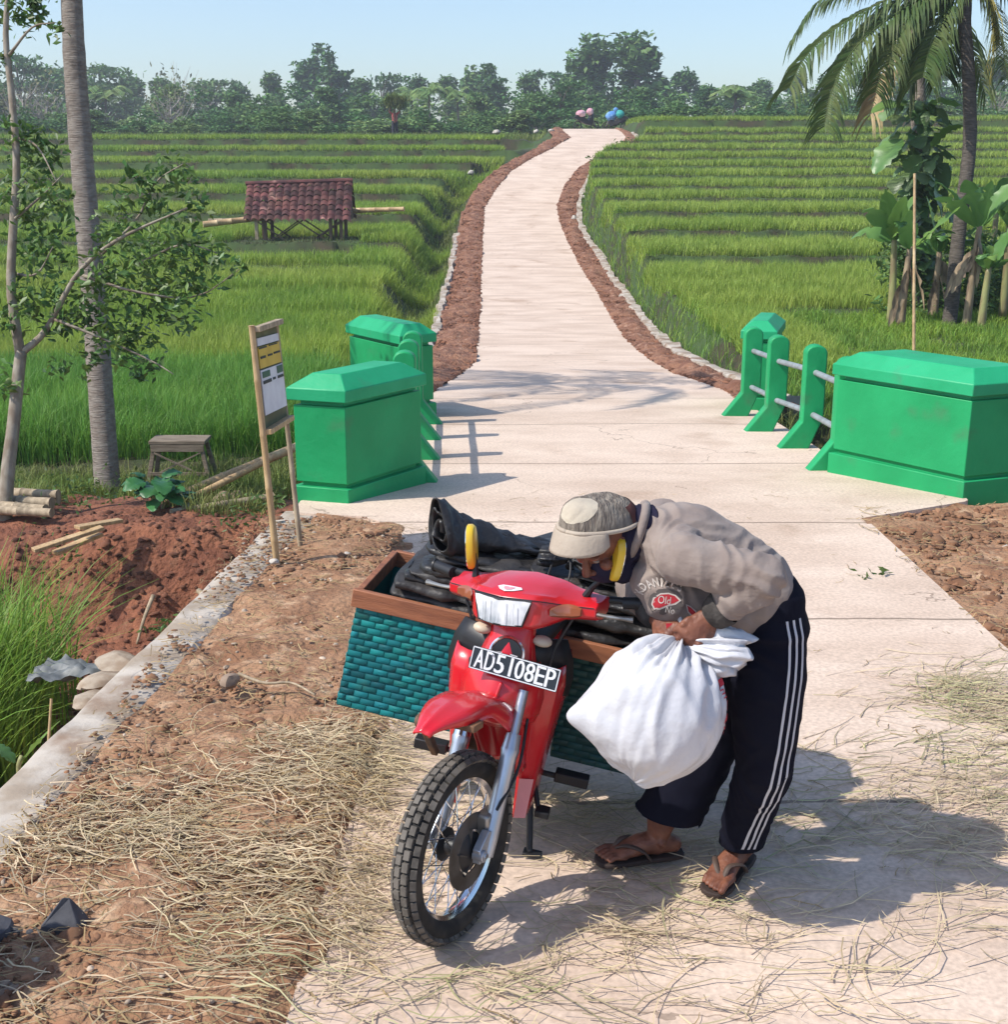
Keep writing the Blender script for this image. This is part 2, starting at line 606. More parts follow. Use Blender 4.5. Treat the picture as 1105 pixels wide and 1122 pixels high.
TL = np.array([row_Y(r, 350, zleft) for r in ROWS_L])
TR = np.array([row_Y(r, 850, zright) for r in ROWS_R])
TL = np.concatenate([[12.6], TL, [80]]); TR = np.concatenate([[16.0], TR, [80]])


def terr(x, Y, T, zf, side):
    """terrace height and the index / distance to its front edge"""
    Yw = Y + 1.1 * vnoise(np.stack([x * .06 + 7 * side, Y * .015, Y * 0], -1), 5 + side) + .35 * vnoise(np.stack([x * .3, Y * .08, Y * 0], -1), 9 + side)
    k = np.clip(np.searchsorted(T, Yw, 'right') - 1, 0, len(T) - 2)
    mid = (T[k] + T[k + 1]) / 2
    z = zf(mid)
    out = (Yw < T[0]) | (Yw >= T[-1])
    zz = np.where(Yw < T[0], zf(np.full_like(Yw, (T[0] + T[1]) / 2)) + 0 * Yw, z)
    zz = np.where(Yw >= T[-1], zf(Yw), zz)
    return zz, k, Yw - T[k], T[k + 1] - Yw, out


def ground_z(x, Y):
    x = np.asarray(x, float); Y = np.asarray(Y, float)
    zr = zroad(Y)
    vl, vr = xvl(Y), xvr(Y)
    tl = terr(x, Y, TL, zleft, 0)[0]; tr = terr(x, Y, TR, zright, 1)[0]
    nse = .05 * n2(x, Y, 1.3, 4, 3) + .02 * n2(x, Y, 6, 3, 4)
    far = smoothstep(92, 130, Y)
    # ------ left of the road
    zl = np.where(Y > 12.6, tl, zleft(Y))
    d = vl - x
    zl_far = zr - .12 - .45 * smoothstep(0, .7, d) * (1 - smoothstep(.9, 1.7, d)) + (zl - zr + .1) * smoothstep(.6, 1.9, d)
    # ditch behind the retaining wall
    dw = xwall(Y) - x
    zd = -1.42 + .25 * smoothstep(1.2, 3.2, dw) + .3 * smoothstep(2.2, 4.5, dw) * smoothstep(7.6, 5, Y)
    zd = zd + .12 * n2(x, Y, .9, 4, 21)
    bank = smoothstep(9.15 + .25 * vnoise(np.stack([x * 1.5, x * 0, x * 0], -1), 3), 10.0, Y + .12 * n2(x, Y, 2.5, 3, 8) - .12 * (x + 2.5))
    zd = zd * (1 - bank) + (-.82 + .1 * n2(x, Y, .8, 3, 12) - .25 * smoothstep(10.2, 12.3, Y)) * bank
    zL = np.where(Y > 12.6, zl_far, np.where(Y < 11.9, zd, zd + (zl_far - zd) * (Y - 11.9) / .7))
    near_sh = zr - .05 + .0 * x
    zL = np.where((x > xwall(Y) - .02) & (Y < 8.6), near_sh - .15, zL)
    zL = np.where((x > -1.6) & (Y >= 8.6) & (Y < 12.5), -1.5, zL)
    # ------ right of the road
    d2 = x - vr
    zr_far = zr - .1 + (tr - zr + .1) * smoothstep(.22, .6, d2)
    zgul = -1.25 + .3 * n2(x, Y, .8, 3, 14)
    gl = smoothstep(9.3, 9.8, Y) * (1 - smoothstep(12.2, 13.0, Y))
    znear = zr - .10 + .02 * (x - 2.4) + .5 * nse
    zR = np.where(Y > 12.2, zr_far, znear)
    zR = zR * (1 - gl) + zgul * gl
    cen = zr - .22
    cen = np.where((Y > 8.9) & (Y < 12.6), -1.5, cen)
    z = np.where(x < np.minimum(xrl(Y), vl + 0 * x), zL, np.where(x > xrr(Y), zR, cen))
    inL = (x >= vl) & (x <= xrl(Y)) & (Y > 12.5); inR = (x >= xrr(Y)) & (x <= vr) & (Y > 12.5)
    z = np.where(inL | inR, zr - .2, z)
    z = z + np.where((x < xrl(Y)) | (x > xrr(Y)), nse * np.where(inL | inR, 0, 1), 0)
    zf = np.interp(Y, [90, 130, 170, 400], [3.2, 1.2, 0, 0])
    side = smoothstep(28, 60, np.abs(x)) * smoothstep(30, 60, Y)
    return z * (1 - far) + (zf + nse * 4) * far


# ------------------------------------------------------------------ ground sheet
gx = np.unique(np.concatenate([np.linspace(-900, -60, 14), np.linspace(-60, -14, 47), np.linspace(-14, -6, 45), np.linspace(-6, 5, 200), np.linspace(5, 14, 50), np.linspace(14, 60, 47), np.linspace(60, 900, 14)]))
gy = np.unique(np.concatenate([np.linspace(-60, 1, 14), np.linspace(1, 13, 205), np.linspace(13, 30, 150), np.linspace(30, 96, 330), np.linspace(96, 200, 40), np.linspace(200, 1500, 14)]))
GX, GY = np.meshgrid(gx, gy, indexing='ij')
GZ = ground_z(GX, GY)
P = np.stack([GX, GY, GZ], -1)
nx, ny = len(gx), len(gy)
ii, jj = np.meshgrid(np.arange(nx - 1), np.arange(ny - 1), indexing='ij')
a = (ii * ny + jj).ravel()
Q = np.stack([a, a + ny, a + ny + 1, a + 1], 1)
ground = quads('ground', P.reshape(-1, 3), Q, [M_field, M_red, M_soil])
cx = GX[:-1, :-1] + .03; cy = GY[:-1, :-1] + .03
wob = .35 * n2(cx, cy, .9, 4, 31)
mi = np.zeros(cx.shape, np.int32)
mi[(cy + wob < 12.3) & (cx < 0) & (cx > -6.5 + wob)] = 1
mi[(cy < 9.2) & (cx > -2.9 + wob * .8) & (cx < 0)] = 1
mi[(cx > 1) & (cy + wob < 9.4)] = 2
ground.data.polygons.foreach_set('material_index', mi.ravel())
tag(ground, kind='structure')


def gz(x, y):
    return float(ground_z(np.array([float(x)]), np.array([float(y)]))[0])


# ------------------------------------------------------------------ road
ys = np.unique(np.concatenate([np.linspace(-6, 8, 60), np.linspace(8, 9.8, 40), np.linspace(9.8, 30, 90), np.linspace(30, 130, 180)]))
nc = 15
rows = []
for y in ys:
    l, r = float(xrl(y)), float(xrr(y)); z = float(zroad(y))
    xs = np.linspace(l, r, nc)
    top = [(x, y, z + .006 * float(n2(np.array([x]), np.array([y]), .7, 2, 40)[0])) for x in xs]
    rows.append([(l + .004, y, z - .3)] + top + [(r - .004, y, z - .3)])
mb = MB(); mb.grid(rows)
road = mb.build('road', M_conc, angle=50); tag(road, kind='structure')

# under the bridge deck: abutments and the slab edge
M_dark = mat('dark_concrete', (.12, .11, .1), .9, (.05, .045, .04), 4, bump=.4)  # darker concrete for the abutment


def strip(name, fl, fr, y0, y1, ny, nx, zoff, amp, m, kind='structure', seed=50, crown=.0, ends=0.0):
    yv = np.linspace(y0, y1, ny)
    t = np.linspace(0, 1, nx)
    X = np.array([fl(y) + (fr(y) - fl(y)) * t for y in yv]); Yv = np.repeat(yv[:, None], nx, 1)
    Z = zroad(Yv) + zoff + amp * n2(X, Yv, 5.5, 4, seed) + amp * 1.2 * n2(X, Yv, 1.6, 3, seed + 1) + crown * np.sin(t * math.pi)[None, :]
    if ends: Z = Z - ends * (t[None, :] == 0)
    mb = MB(); mb.grid(np.stack([X, Yv, Z], -1))
    o = mb.build(name, m, angle=180)
    return tag(o, kind=kind)


# the near shoulder of loose brown soil, between the wall and the road
strip('dirt_shoulder', lambda y: float(xwall(y)) + .12, lambda y: float(xrl(y)) + .06, -1.0, 8.22, 330, 44, -.012, .020, M_soil, seed=50, crown=.03)
strip('dirt_verge', lambda y: float(xvl(y)) - .1, lambda y: float(xrl(y)) + .03, 13.0, 76, 620, 12, -.02, .055, M_verge, seed=60, crown=.06)
strip('dirt_verge', lambda y: float(xrr(y)) - .03, lambda y: float(xvr(y)) + .1, 13.0, 76, 620, 12, -.02, .05, M_verge, seed=70, crown=.05)
strip('dirt_shoulder', lambda y: float(xrr(y)) - .03, lambda y: 6.5 + 0 * y, 1.0, 8.6, 150, 70, -.025, .022, M_soil, seed=80, crown=.02)

# ------------------------------------------------------------------ concrete walls and kerbs
def wall_strip(name, pts, w, top, depth, m, label, cat, seed=0, jag=.02):
    """pts: world xyz of the wall's top centre line"""
    P = cr(pts, max(60, int(len(pts) * 9)))
    T, N_, B = frames(P, (0, 0, 1))
    rings = []
    for i, p in enumerate(P):
        j = jag * float(vnoise(np.array([i * .31, seed, 0.]), seed)); k = jag * float(vnoise(np.array([i * .37, seed, 5.]), seed + 3))
        b = B[i] * (w / 2 + j)
        rings.append([p + b + (0, 0, top - .02), p + b * .8 + (0, 0, top + k), p - b * .8 + (0, 0, top + k * .6), p - b + (0, 0, top - .02), p - b * 1.1 + (0, 0, -depth), p + b * 1.1 + (0, 0, -depth)])
    mb = MB(); mb.loft(rings)
    o = mb.build(name, m, loc=P[0], angle=40)
    return tag(o, label, cat)


wall_strip('retaining_wall', [(float(xwall(y)) - .0, y, float(zroad(y)) + .0) for y in np.linspace(-1, 8.35, 14)], .27, -.012, 1.7, M_wallc,
           'low pale concrete retaining wall between the brown dirt shoulder and the ditch', 'wall', 1, .011)
wall_strip('kerb', [(float(xvr(y)) + .12, y, float(zroad(y))) for y in np.linspace(13.4, 71, 40)], .2, .06, .6, M_wallc,
           'long pale concrete kerb along the right side of the winding road, below the terraces', 'kerb', 5, .05)
wall_strip('kerb', [(float(xvl(y)) - .12, y, float(zroad(y))) for y in np.linspace(13.0, 46, 30)], .17, .02, .6, M_wallc,
           'broken pale concrete kerb on the left edge of the winding road, starting behind the far green block', 'kerb', 9, .07)
# abutment wall under the deck (seen through the right railing)
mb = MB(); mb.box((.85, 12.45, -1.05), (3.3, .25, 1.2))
tag(mb.build('bridge_abutment', M_dark, loc=(.85, 12.45, -1.6), bevel=.01), 'dark grey concrete abutment under the far end of the bridge deck', 'abutment')
# ------------------------------------------------------------------ green parapet blocks
M_green = mat('green_paint', (.010, .275, .092), .5, (.014, .325, .112), 2.2, 7, bump=.5, bscale=13, bdist=.008, col3=(.05, .21, .09), scale3=3.5, lo3=.56, hi3=.8, spec=.3)
M_green2 = mat('green_paint_cap', (.012, .305, .122), .46, (.02, .36, .155), 2.4, 7, bump=.5, bscale=15, bdist=.007, spec=.3, col3=(.06, .25, .13), scale3=4, lo3=.58, hi3=.8)
M_pipe = mat('grey_pipe', (.27, .30, .32), .45, (.20, .22, .23), 12, 5, spec=.5)


def offset_poly(poly, d):
    P = np.asarray(poly, float); n = len(P)
    area = sum(P[i][0] * P[(i + 1) % n][1] - P[(i + 1) % n][0] * P[i][1] for i in range(n))
    s = 1 if area > 0 else -1
    out = []
    for i in range(n):
        a, b, c = P[i - 1], P[i], P[(i + 1) % n]
        t1, t2 = unit(b - a), unit(c - b)
        n1 = s * np.array([t1[1], -t1[0]]); n2_ = s * np.array([t2[1], -t2[0]])
        k = 1 + np.dot(n1, n2_)
        out.append(b + d * (n1 + n2_) / max(k, .2))
    return np.array(out)


def layer(mb, poly, zs, offs):
    rings = [[(x, y, z) for x, y in offset_poly(poly, o)] for z, o in zip(zs, offs)]
    mb.loft(rings)


def parapet(C, d, e, z0, label, flip=1):
    C = np.array(C); d = np.array(d); e = np.array(e)
    poly = [C, C + d, C + d + e, C + e]
    b = C + d / 2 + e / 2
    t = thing('parapet_block', label, 'parapet block', (b[0], b[1], z0), 'green end blocks of the bridge')
    m = MB(); layer(m, poly, [z0 - .7, z0 + .12, z0 + .121, z0 + .15], [.02, .02, -.025, -.025]); m.build('plinth', M_green, t, True, .006, True)
    m = MB(); layer(m, poly, [z0 + .148, z0 + .15, z0 + .69, z0 + .692], [-.03, 0, 0, -.03]); m.build('body', M_green, t, True, .006, True)
    m = MB(); layer(m, poly, [z0 + .685, z0 + .725, z0 + .726, z0 + .81, z0 + .905], [-.03, -.03, .028, .028, -.085]); m.build('cap', M_green2, t, True, .006, True)
    return t


parapet((-1.08, 8.53), (.47, .68), (-.37, .12), -.21, 'green concrete block beside the notice board, nearest on the left of the bridge')
parapet((3.24, 8.72), (-.70, .90), (.55, .20), -.2, 'wide green concrete block at the right frame edge, with the long bright face')
parapet((-.70, 12.55), (-.60, .85), (-.30, -.20), -.36, 'green concrete block half hidden behind the left railing posts, farther end')
parapet((2.45, 13.05), (.26, .85), (.30, -.09), -.40, 'small looking green concrete block behind the farthest right railing post')


def post_poly():
    p = [(.29, -.02), (.09, .24), (.09, .82)]
    p += [(.09 * math.cos(a), .82 + .07 * math.sin(a)) for a in np.linspace(.25, math.pi - .25, 7)]
    p += [(-.09, .82), (-.09, .27), (.03, -.02)]
    return p


def railing(tips, s, label):
    tips = np.array(tips)
    base = tips.mean(0)
    t = thing('bridge_railing', label, 'bridge railing', (base[0] - s * .2, base[1], float(zroad(base[1]))), 'green and grey railings along the bridge')
    ctr = []
    for x, y in tips:
        z = float(zroad(y)) - .005
        m = MB(); m.prism(post_poly(), (x - s * .29, y - .065, z), (s, 0, 0), (0, 0, 1), (0, .13, 0))
        m.build('post', M_green, t, True, .012, True)
        ctr.append((x - s * .29, y, z))
    for h in (.30, .66):
        for a, b in zip(ctr[:-1], ctr[1:]):
            a = np.array(a) + (0, .06, h); b = np.array(b) + (0, -.06, h)
            m = MB(); m.tube([a, b], .025, 12); m.build('rail', M_pipe, t, True, 0, True)
    return t


railing([(-.48, 9.3), (-.51, 10.22), (-.545, 11.15), (-.575, 12.06)], 1, 'green posted railing on the left of the bridge, seen almost end on')
railing([(2.36, 9.75), (2.33, 10.7), (2.21, 11.6), (2.17, 12.6)], -1, 'green posted railing with grey pipes on the right of the bridge')

# ------------------------------------------------------------------ notice board
M_bam = mat('bamboo', (.50, .34, .17), .55, (.36, .235, .12), 8, 5, (6, 6, .6), bump=.15, bscale=60, col3=(.62, .46, .26), scale3=4)
M_bam2 = mat('weathered_bamboo', (.42, .33, .22), .7, (.26, .2, .13), 6, 5, (4, 4, 1), bump=.2)
M_wood = mat('weathered_wood', (.25, .20, .145), .8, (.15, .115, .08), 5, 6, (1, 8, 8), bump=.3, bscale=30)
M_board = mat('olive_board', (.14, .145, .07), .8, (.10, .10, .05), 7)
M_paper = mat('white_poster', (.66, .67, .70), .6, (.58, .58, .62), 9)
M_yel = mat('yellow_poster', (.62, .44, .07), .6, (.54, .36, .05), 9)
M_ink = mat('dark_ink', (.035, .04, .04), .7)
M_inkg = mat('green_ink', (.06, .13, .08), .7)

a0 = np.array([-1.29, 6.95, -.13]); b0 = np.array([-1.23, 7.42, -.15])
a1 = atY(275.5, 356, 7.0); b1 = atY(302, 350, 7.46)
t = thing('notice_board', 'narrow bamboo framed notice board with white and yellow posters by the ditch', 'notice board', (a0 + b0) / 2)


def bamboo(m, a, b, r0, r1, nodes=.3, seg=9, sway=0, mi=0):
    a = np.array(a, float); b = np.array(b, float); Lg = np.linalg.norm(b - a)
    k = max(2, int(Lg / nodes)); P = []; rr = []
    for i in range(k):
        for u, q in ((.02, 1.0), (.5, .95), (.96, 1.0), (.99, 1.12)):
            s = (i + u) / k; P.append(a + (b - a) * s + np.array([0, 0, sway * math.sin(s * math.pi)])); rr.append((r0 + (r1 - r0) * s) * q)
    m.tube(P, rr, seg, True, mi)
    return m


m = MB(); bamboo(m, a0 - (0, 0, .15), a1, .021, .017); m.build('post', M_bam, t, True, 0, True)
m = MB(); bamboo(m, b0 - (0, 0, .15), b1, .017, .014); m.build('post', M_bam2, t, True, 0, True)
lerp = lambda a, b, s: a + (b - a) * s
fa = lambda s: lerp(a0, a1, s); fb = lambda s: lerp(b0, b1, s)
nrm = unit(np.cross(b1 - a1, a1 - a0)); nrm = nrm if nrm[0] > 0 else -nrm
# vertical fractions measured on the photo (top 356 .. bottom 618)
fr_ = lambda py: (618 - py) / (618 - 356)
for py in (361, 470):
    s = fr_(py)
    m = MB(); m.beam(fa(s) + nrm * .024, fb(s + .01) + nrm * .024, .03, .045, nrm); m.build('crossbar', M_bam if py > 400 else M_bam2, t, True, .003, True)


def panel(py0, py1, u0, u1, off, mt, nm, par=t):
    q = []
    for py, u in ((py0, u0), (py0, u1), (py1, u1), (py1, u0)):
        s = fr_(py); q.append(lerp(fa(s), fb(s), u) + nrm * off)
    q = np.array(q)
    m = MB(); V = np.vstack([q, q - nrm * .006]); m.add(V, [(0, 1, 2, 3), (7, 6, 5, 4), (0, 4, 5, 1), (1, 5, 6, 2), (2, 6, 7, 3), (3, 7, 4, 0)])
    return m.build(nm, mt, par, False, 0, True)


panel(358, 468, .02, .99, .003, M_board, 'board')
panel(371, 379, .08, .95, .012, M_paper, 'poster')
yp = panel(380.5, 403, .08, .95, .012, M_yel, 'poster')
wp = panel(405, 453, .08, .98, .012, M_paper, 'poster')
for (y0, y1, u0, u1, mm) in ((380.8, 382.5, .1, .4, M_ink), (380.8, 382, .5, .85, M_ink), (390.5, 393, .12, .32, M_ink), (390.5, 392.5, .42, .6, M_ink), (390, 392, .66, .92, M_ink)):
    panel(y0, y1, u0, u1, .0155, mm, 'printed_mark')
for (y0, y1, u0, u1, mm) in ((407, 413.5, .12, .42, M_inkg), (406, 414, .72, .95, M_inkg), (416.5, 420, .12, .45, M_ink), (416.5, 419, .52, .62, M_ink), (416.5, 419.5, .72, .95, M_ink)):
    panel(y0, y1, u0, u1, .0155, mm, 'printed_mark')

# ------------------------------------------------------------------ bamboo poles, logs, planks, bench by the ditch
def pole(name, a, b, r, mt, label, cat='bamboo pole', group=None, sway=0):
    m = MB(); bamboo(m, a, b, r, r * .82, .38, 10, sway)
    o = m.build(name, mt, loc=np.array(a))
    return tag(o, label, cat, group)


pole('bamboo_pole', at(196, 544, 11.3), at(338, 484, 11.9), .052, M_bam, 'thick bamboo pole slanting up behind the notice board', group='bamboo poles on the ditch bank')
pole('bamboo_pole', at(205, 548, 11.1), at(300, 501, 11.5), .034, M_bam, 'thinner bamboo pole directly under the thick slanting one', group='bamboo poles on the ditch bank')
pole('bamboo_pole', at(186, 563, 10.7), at(300, 544, 11.2), .042, M_bam2, 'grey bamboo pole lying flat along the top of the red soil bank', group='bamboo poles on the ditch bank')
for k, (x, y, w, h_, rz, lb) in enumerate([(243, 541, .16, .12, .4, 'pale brick sized rock left of the bamboo poles'), (228, 553, .13, .1, 1.0, 'reddish rubble stone between the two lower bamboo poles'),
                                          (262, 538, .14, .1, 2.0, 'brown rubble stone behind the lying bamboo pole'), (205, 553, .13, .12, .3, 'yellowish stone beside the big leaved plant'),
                                          (318, 541, .12, .08, .9, 'flat stone beside the green block under the notice board')]):
    pass

for k, (y, d, r) in enumerate([(541, 11.0, .05), (549, 10.85, .055), (556, 10.7, .055), (546, 11.2, .055), (560, 10.6, .045)]):
    A = at(-14, y - 2 + k % 2, d); B = at(64 - 7 * (k % 3), y + 1 + k % 3, d - .15)
    pole('log', A, B, r, M_bam2, ['upper pale log of the stack beside the slim tree', 'pale log in the middle front of the stack by the slim tree', 'lowest front log of the stack by the slim tree',
                                  'log at the back of the stack by the slim tree', 'short log under the stack beside the slim tree'][k], 'log', 'stack of pale logs beside the slim tree')
for k, (a, b) in enumerate([((36, 603), (112, 578)), ((60, 606), (110, 585)), ((84, 578), (132, 570))]):
    m = MB(); m.beam(at(*a, 9.55 + .12 * k), at(*b, 9.85 + .12 * k), .08, .028)
    tag(m.build('plank', M_bam, loc=at(*a, 9.55 + .12 * k), bevel=.004), ['long pale plank lying on the ditch bank left of the red soil', 'shorter pale plank beside the long one on the ditch bank', 'upper plank at the top of the red soil bank'][k], 'plank', 'planks on the red soil bank')

bz = gz(-3.6, 12.3)
B0 = at(200, 520, 12.9)
t = thing('bench', 'small weathered wooden bench table standing in front of the tall rice', 'bench', B0)
Lx, Ly, Hh = .56, .30, .36
m = MB(); m.box(B0 + (0, 0, Hh), (Lx, Ly, .035)); m.build('top', M_wood, t, True, .005, True)
m = MB(); m.box(B0 + (0, -Ly / 2 + .015, Hh - .055), (Lx - .03, .025, .075)); m.build('apron', M_wood, t, True, .003, True)
for sx_ in (-1, 1):
    for sy in (-1, 1):
        m = MB(); m.beam(B0 + (sx_ * (Lx / 2 - .05), sy * (Ly / 2 - .04), Hh - .02), B0 + (sx_ * (Lx / 2 + .03), sy * (Ly / 2 - .0), -.06), .04, .04, (0, 1, 0)); m.build('leg', M_wood, t, True, .004, True)
for q in (-1, 1):
    m = MB(); m.beam(B0 + (q * (Lx / 2 - .05), -Ly / 2 + .004 + .012 * q, Hh - .1), B0 + (-q * (Lx / 2 - .02), -Ly / 2 + .004 + .012 * q, .02), .012, .025, (0, 1, 0)); m.build('brace', M_wood, t, True, 0, True)
m = MB(); m.beam(B0 + (-Lx / 2, -Ly / 2 - .02, .05), B0 + (Lx / 2, -Ly / 2 - .02, .05), .015, .03); m.build('stretcher', M_wood, t, True, 0, True)

# ------------------------------------------------------------------ field hut
M_tile = mat('clay_tile', (.125, .045, .038), .85, (.06, .025, .024), 3, 4, island=.55, hue=.012, col3=(.36, .19, .15), scale3=1.9, lo3=.6, hi3=.72)
HD = 40.0
hc = at(331, 276, HD)
zt = hc[2]
t = thing('field_hut', 'small open field hut with a dark red tiled roof standing in the rice', 'hut', hc)
w = 3.25; ridge = 2.08; eave = .98; run = .85
xl_, xr_ = hc[0] - w / 2, hc[0] + w / 2


def roof_side(sgn):
    m = MB(); nc, nr = 14, 8
    for r_ in range(nr):
        for c in range(nc):
            x0 = xl_ + w * c / nc; x1 = xl_ + w * (c + 1) / nc + .02
            s0 = r_ / nr; s1 = (r_ + 1.25) / nr
            g = []
            lift = .035 * rnd.random()
            for s, up in ((s0, .0), (s1, .045)):
                row = []
                for u in np.linspace(0, 1, 6):
                    x = x0 + (x1 - x0) * u
                    zc = .055 * math.sin(u * math.pi * 1.25) + up + lift
                    tilt = (x - xl_) / w
                    rz_ = ridge + .10 * tilt - .05; 
                    row.append((x + .02 * rnd.random(), hc[1] + sgn * run * s, zt + rz_ + (eave - rz_) * s + zc))
                g.append(row)
            G = np.array(g)
            m.grid(np.stack([G, ], 0)[0])
    return m


m = roof_side(-1); m.build('roof_slope', M_tile, t, True, 0, True)
m = roof_side(1); m.build('roof_slope', M_tile, t, True, 0, True)
m = MB(); m.tube([(xl_ - .03, hc[1], zt + ridge - .01), (xr_ + .03, hc[1], zt + ridge + .09)], .07, 8); m.build('ridge_cap', M_tile, t, True, 0, True)
M_dwood = mat('dark_timber', (.075, .05, .035), .85, (.14, .095, .06), 6, 4, (1, 1, .3))
for s in (0, 1):
    x = xl_ + .08 + s * (w - .16)
    m = MB(); m.add([(x, hc[1] - run * .93, zt + eave + .02), (x, hc[1] + run * .93, zt + eave + .02), (x, hc[1], zt + ridge - .06), (x + .03, hc[1] - run * .93, zt + eave + .02), (x + .03, hc[1] + run * .93, zt + eave + .02), (x + .03, hc[1], zt + ridge - .06)],
                    [(0, 1, 2), (5, 4, 3), (0, 3, 4, 1), (1, 4, 5, 2), (2, 5, 3, 0)])
    m.build('gable', M_dwood, t, False, 0, True)
for x in (xl_ + .35, xl_ + .62, xr_ - .62, xr_ - .3):
    for y in (-.6, .6):
        m = MB(); m.beam((x, hc[1] + y, zt - .4), (x, hc[1] + y, zt + eave + .25), .10, .10, (0, 1, 0)); m.build('post', M_dwood if x != xl_ + .35 or y > 0 else M_bam2, t, True, 0, True)
for y in (-.62, .62):
    for a_, b_ in ((.35, 1.65), (1.65, .35), (1.6, 2.95), (2.95, 1.6)):
        m = MB(); m.beam((xl_ + a_, hc[1] + y, zt + .1), (xl_ + b_, hc[1] + y, zt + eave), .04, .05, (0, 1, 0)); m.build('brace', M_dwood, t, True, 0, True)
for z in (.12, .3):
    m = MB(); m.beam((xl_ + .3, hc[1] - .66, zt + z), (xr_ - .25, hc[1] - .66, zt + z), .05, .06); m.build('rail', M_dwood, t, True, 0, True)
m = MB(); m.box((hc[0], hc[1], zt + .34), (w - .7, 1.2, .05)); m.build('platform', M_dwood, t, True, 0, True)
m = MB(); m.beam((xl_ + .45, hc[1] - .85, zt + .12), (xl_ + 1.3, hc[1] - .8, zt - .05), .14, .06); m.build('step', M_bam2, t, True, 0, True)
pole('bamboo_pole', at(222, 246, 39.6), at(300, 237, 40.2), .10, M_bam, 'pale bamboo pole sticking out of the left end of the tiled hut', group='bamboo poles stored in the hut')
pole('bamboo_pole', at(228, 242, 39.9), at(300, 240, 40.6), .07, M_bam2, 'thinner bamboo pole beside the one at the left end of the hut', group='bamboo poles stored in the hut')
pole('bamboo_pole', at(380, 231, 40.4), at(443, 229, 40.0), .085, M_bam, 'pale bamboo pole sticking out of the right end of the tiled hut', group='bamboo poles stored in the hut')
# ------------------------------------------------------------------ rice and grass (too many stems to count)
M_rice = mat('rice_leaf', (.30, .42, .055), .5, (.21, .34, .045), .35, 3, transl=.35, island=.22, hue=.012, spec=.3, col3=(.34, .42, .07), scale3=.12, lo3=.45, hi3=.65)
M_rice_r = mat('rice_leaf_ripening', (.34, .44, .078), .5, (.27, .38, .062), .4, 3, transl=.35, island=.2, hue=.012, spec=.3, col3=(.26, .37, .055), scale3=.15, lo3=.5, hi3=.7)
M_rice_d = mat('rice_leaf_young', (.19, .37, .055), .5, (.13, .29, .045), .6, 3, transl=.35, island=.25, hue=.015, spec=.3)
M_grass = mat('grass_blade', (.15, .22, .045), .6, (.22, .25, .08), .8, 3, transl=.3, island=.3, hue=.02, spec=.2)
M_grassb = mat('bright_grass', (.26, .40, .055), .5, (.18, .31, .05), .8, 3, transl=.4, island=.25, hue=.02, spec=.3)


def blades(base, h, w, lean, rg=rng, nseg=3, az=None, curl=1.0):
    """base (n,3); h,w,lean (n,) -> verts, quads"""
    n = len(base)
    az = rg.uniform(0, 2 * math.pi, n) if az is None else az
    d = np.stack([np.cos(az), np.sin(az), 0 * az], 1)
    fa_ = az + rg.uniform(-.9, .9, n) + math.pi / 2
    wv = np.stack([np.cos(fa_), np.sin(fa_), 0 * az], 1)
    V = np.zeros((n, (nseg + 1) * 2, 3))
    for k in range(nseg + 1):
        s = k / nseg
        c = base + d * (lean * h * s ** (1 + curl))[:, None] + np.array([0, 0, 1.0]) * (h * (s - .35 * lean * s ** 3))[:, None]
        ww = (w * (1 - s ** 1.6) * .5 + w * .04)[:, None] * (.55 + .45 * min(1, s * 4 + .3))
        V[:, 2 * k] = c - wv * ww; V[:, 2 * k + 1] = c + wv * ww
    i = np.arange(n)[:, None] * (nseg + 1) * 2
    Q = np.concatenate([np.stack([i[:, 0] + 2 * k, i[:, 0] + 2 * k + 1, i[:, 0] + 2 * k + 3, i[:, 0] + 2 * k + 2], 1) for k in range(nseg)])
    return V.reshape(-1, 3), Q


def merge(parts):
    Vs, Qs, n = [], [], 0
    for V, Q in parts:
        Vs.append(V); Qs.append(Q + n); n += len(V)
    return np.concatenate(Vs), np.concatenate(Qs)


def in_view(x, y, m=1.0):
    d = y * cp + 1.2
    return np.abs(x) < (W0 / 2 + 60) / F0 * d + m


def rice_field(side, T, zf, name, mt, y0, y1, hfun, dens, xlim, zones):
    Vp = []
    for (a, b) in zones:
        dm = (a + b) / 2
        D = dens * min(1.0, (17.0 / dm) ** 1.35)
        Wd = (W0 / 2 + 60) / F0 * (b * cp + 1.2) + 1
        n = int(D * (b - a) * Wd)
        x = rng.uniform(-Wd, 0, n) if side == 0 else rng.uniform(0, Wd, n)
        y = rng.uniform(a, b, n)
        z, k, df, db, out = terr(x, y, T, zf, side)
        edge = xvl(y) - .75 - .9 * np.clip(n2(np.full(n, 3.), y, .35, 3, 77), -.6, 1) if side == 0 else xvr(y) + .50 + .22 * n2(np.full(n, 3.), y, .4, 2, 78)
        ok = in_view(x, y) & (~out) & (df > .2 + (.0042 if side == 0 else .0065) * y) & (db > .1 + (.0028 if side == 0 else .005) * y) & ((x < edge) if side == 0 else (x > edge)) & xlim(x, y)
        # planting in clumps
        cl = np.clip(.5 + .9 * n2(x, y, 2.6, 2, 90 + side), 0, 1)
        ok &= rng.random(n) < .35 + .65 * cl
        x, y, z = x[ok], y[ok], ground_z(x[ok], y[ok])
        n = len(x)
        if not n: continue
        h = hfun(x, y) * rng.uniform(.72, 1.12, n)
        w = np.maximum(.010, .62 * (y + 1) / F0) * rng.uniform(.7, 1.25, n) * 1.15
        Vp.append(blades(np.stack([x, y, z - .02], 1), h, w, rng.uniform(.05, .75, n)))
    V, Q = merge(Vp)
    o = quads(name, V, Q, mt)
    return tag(o, kind='stuff')


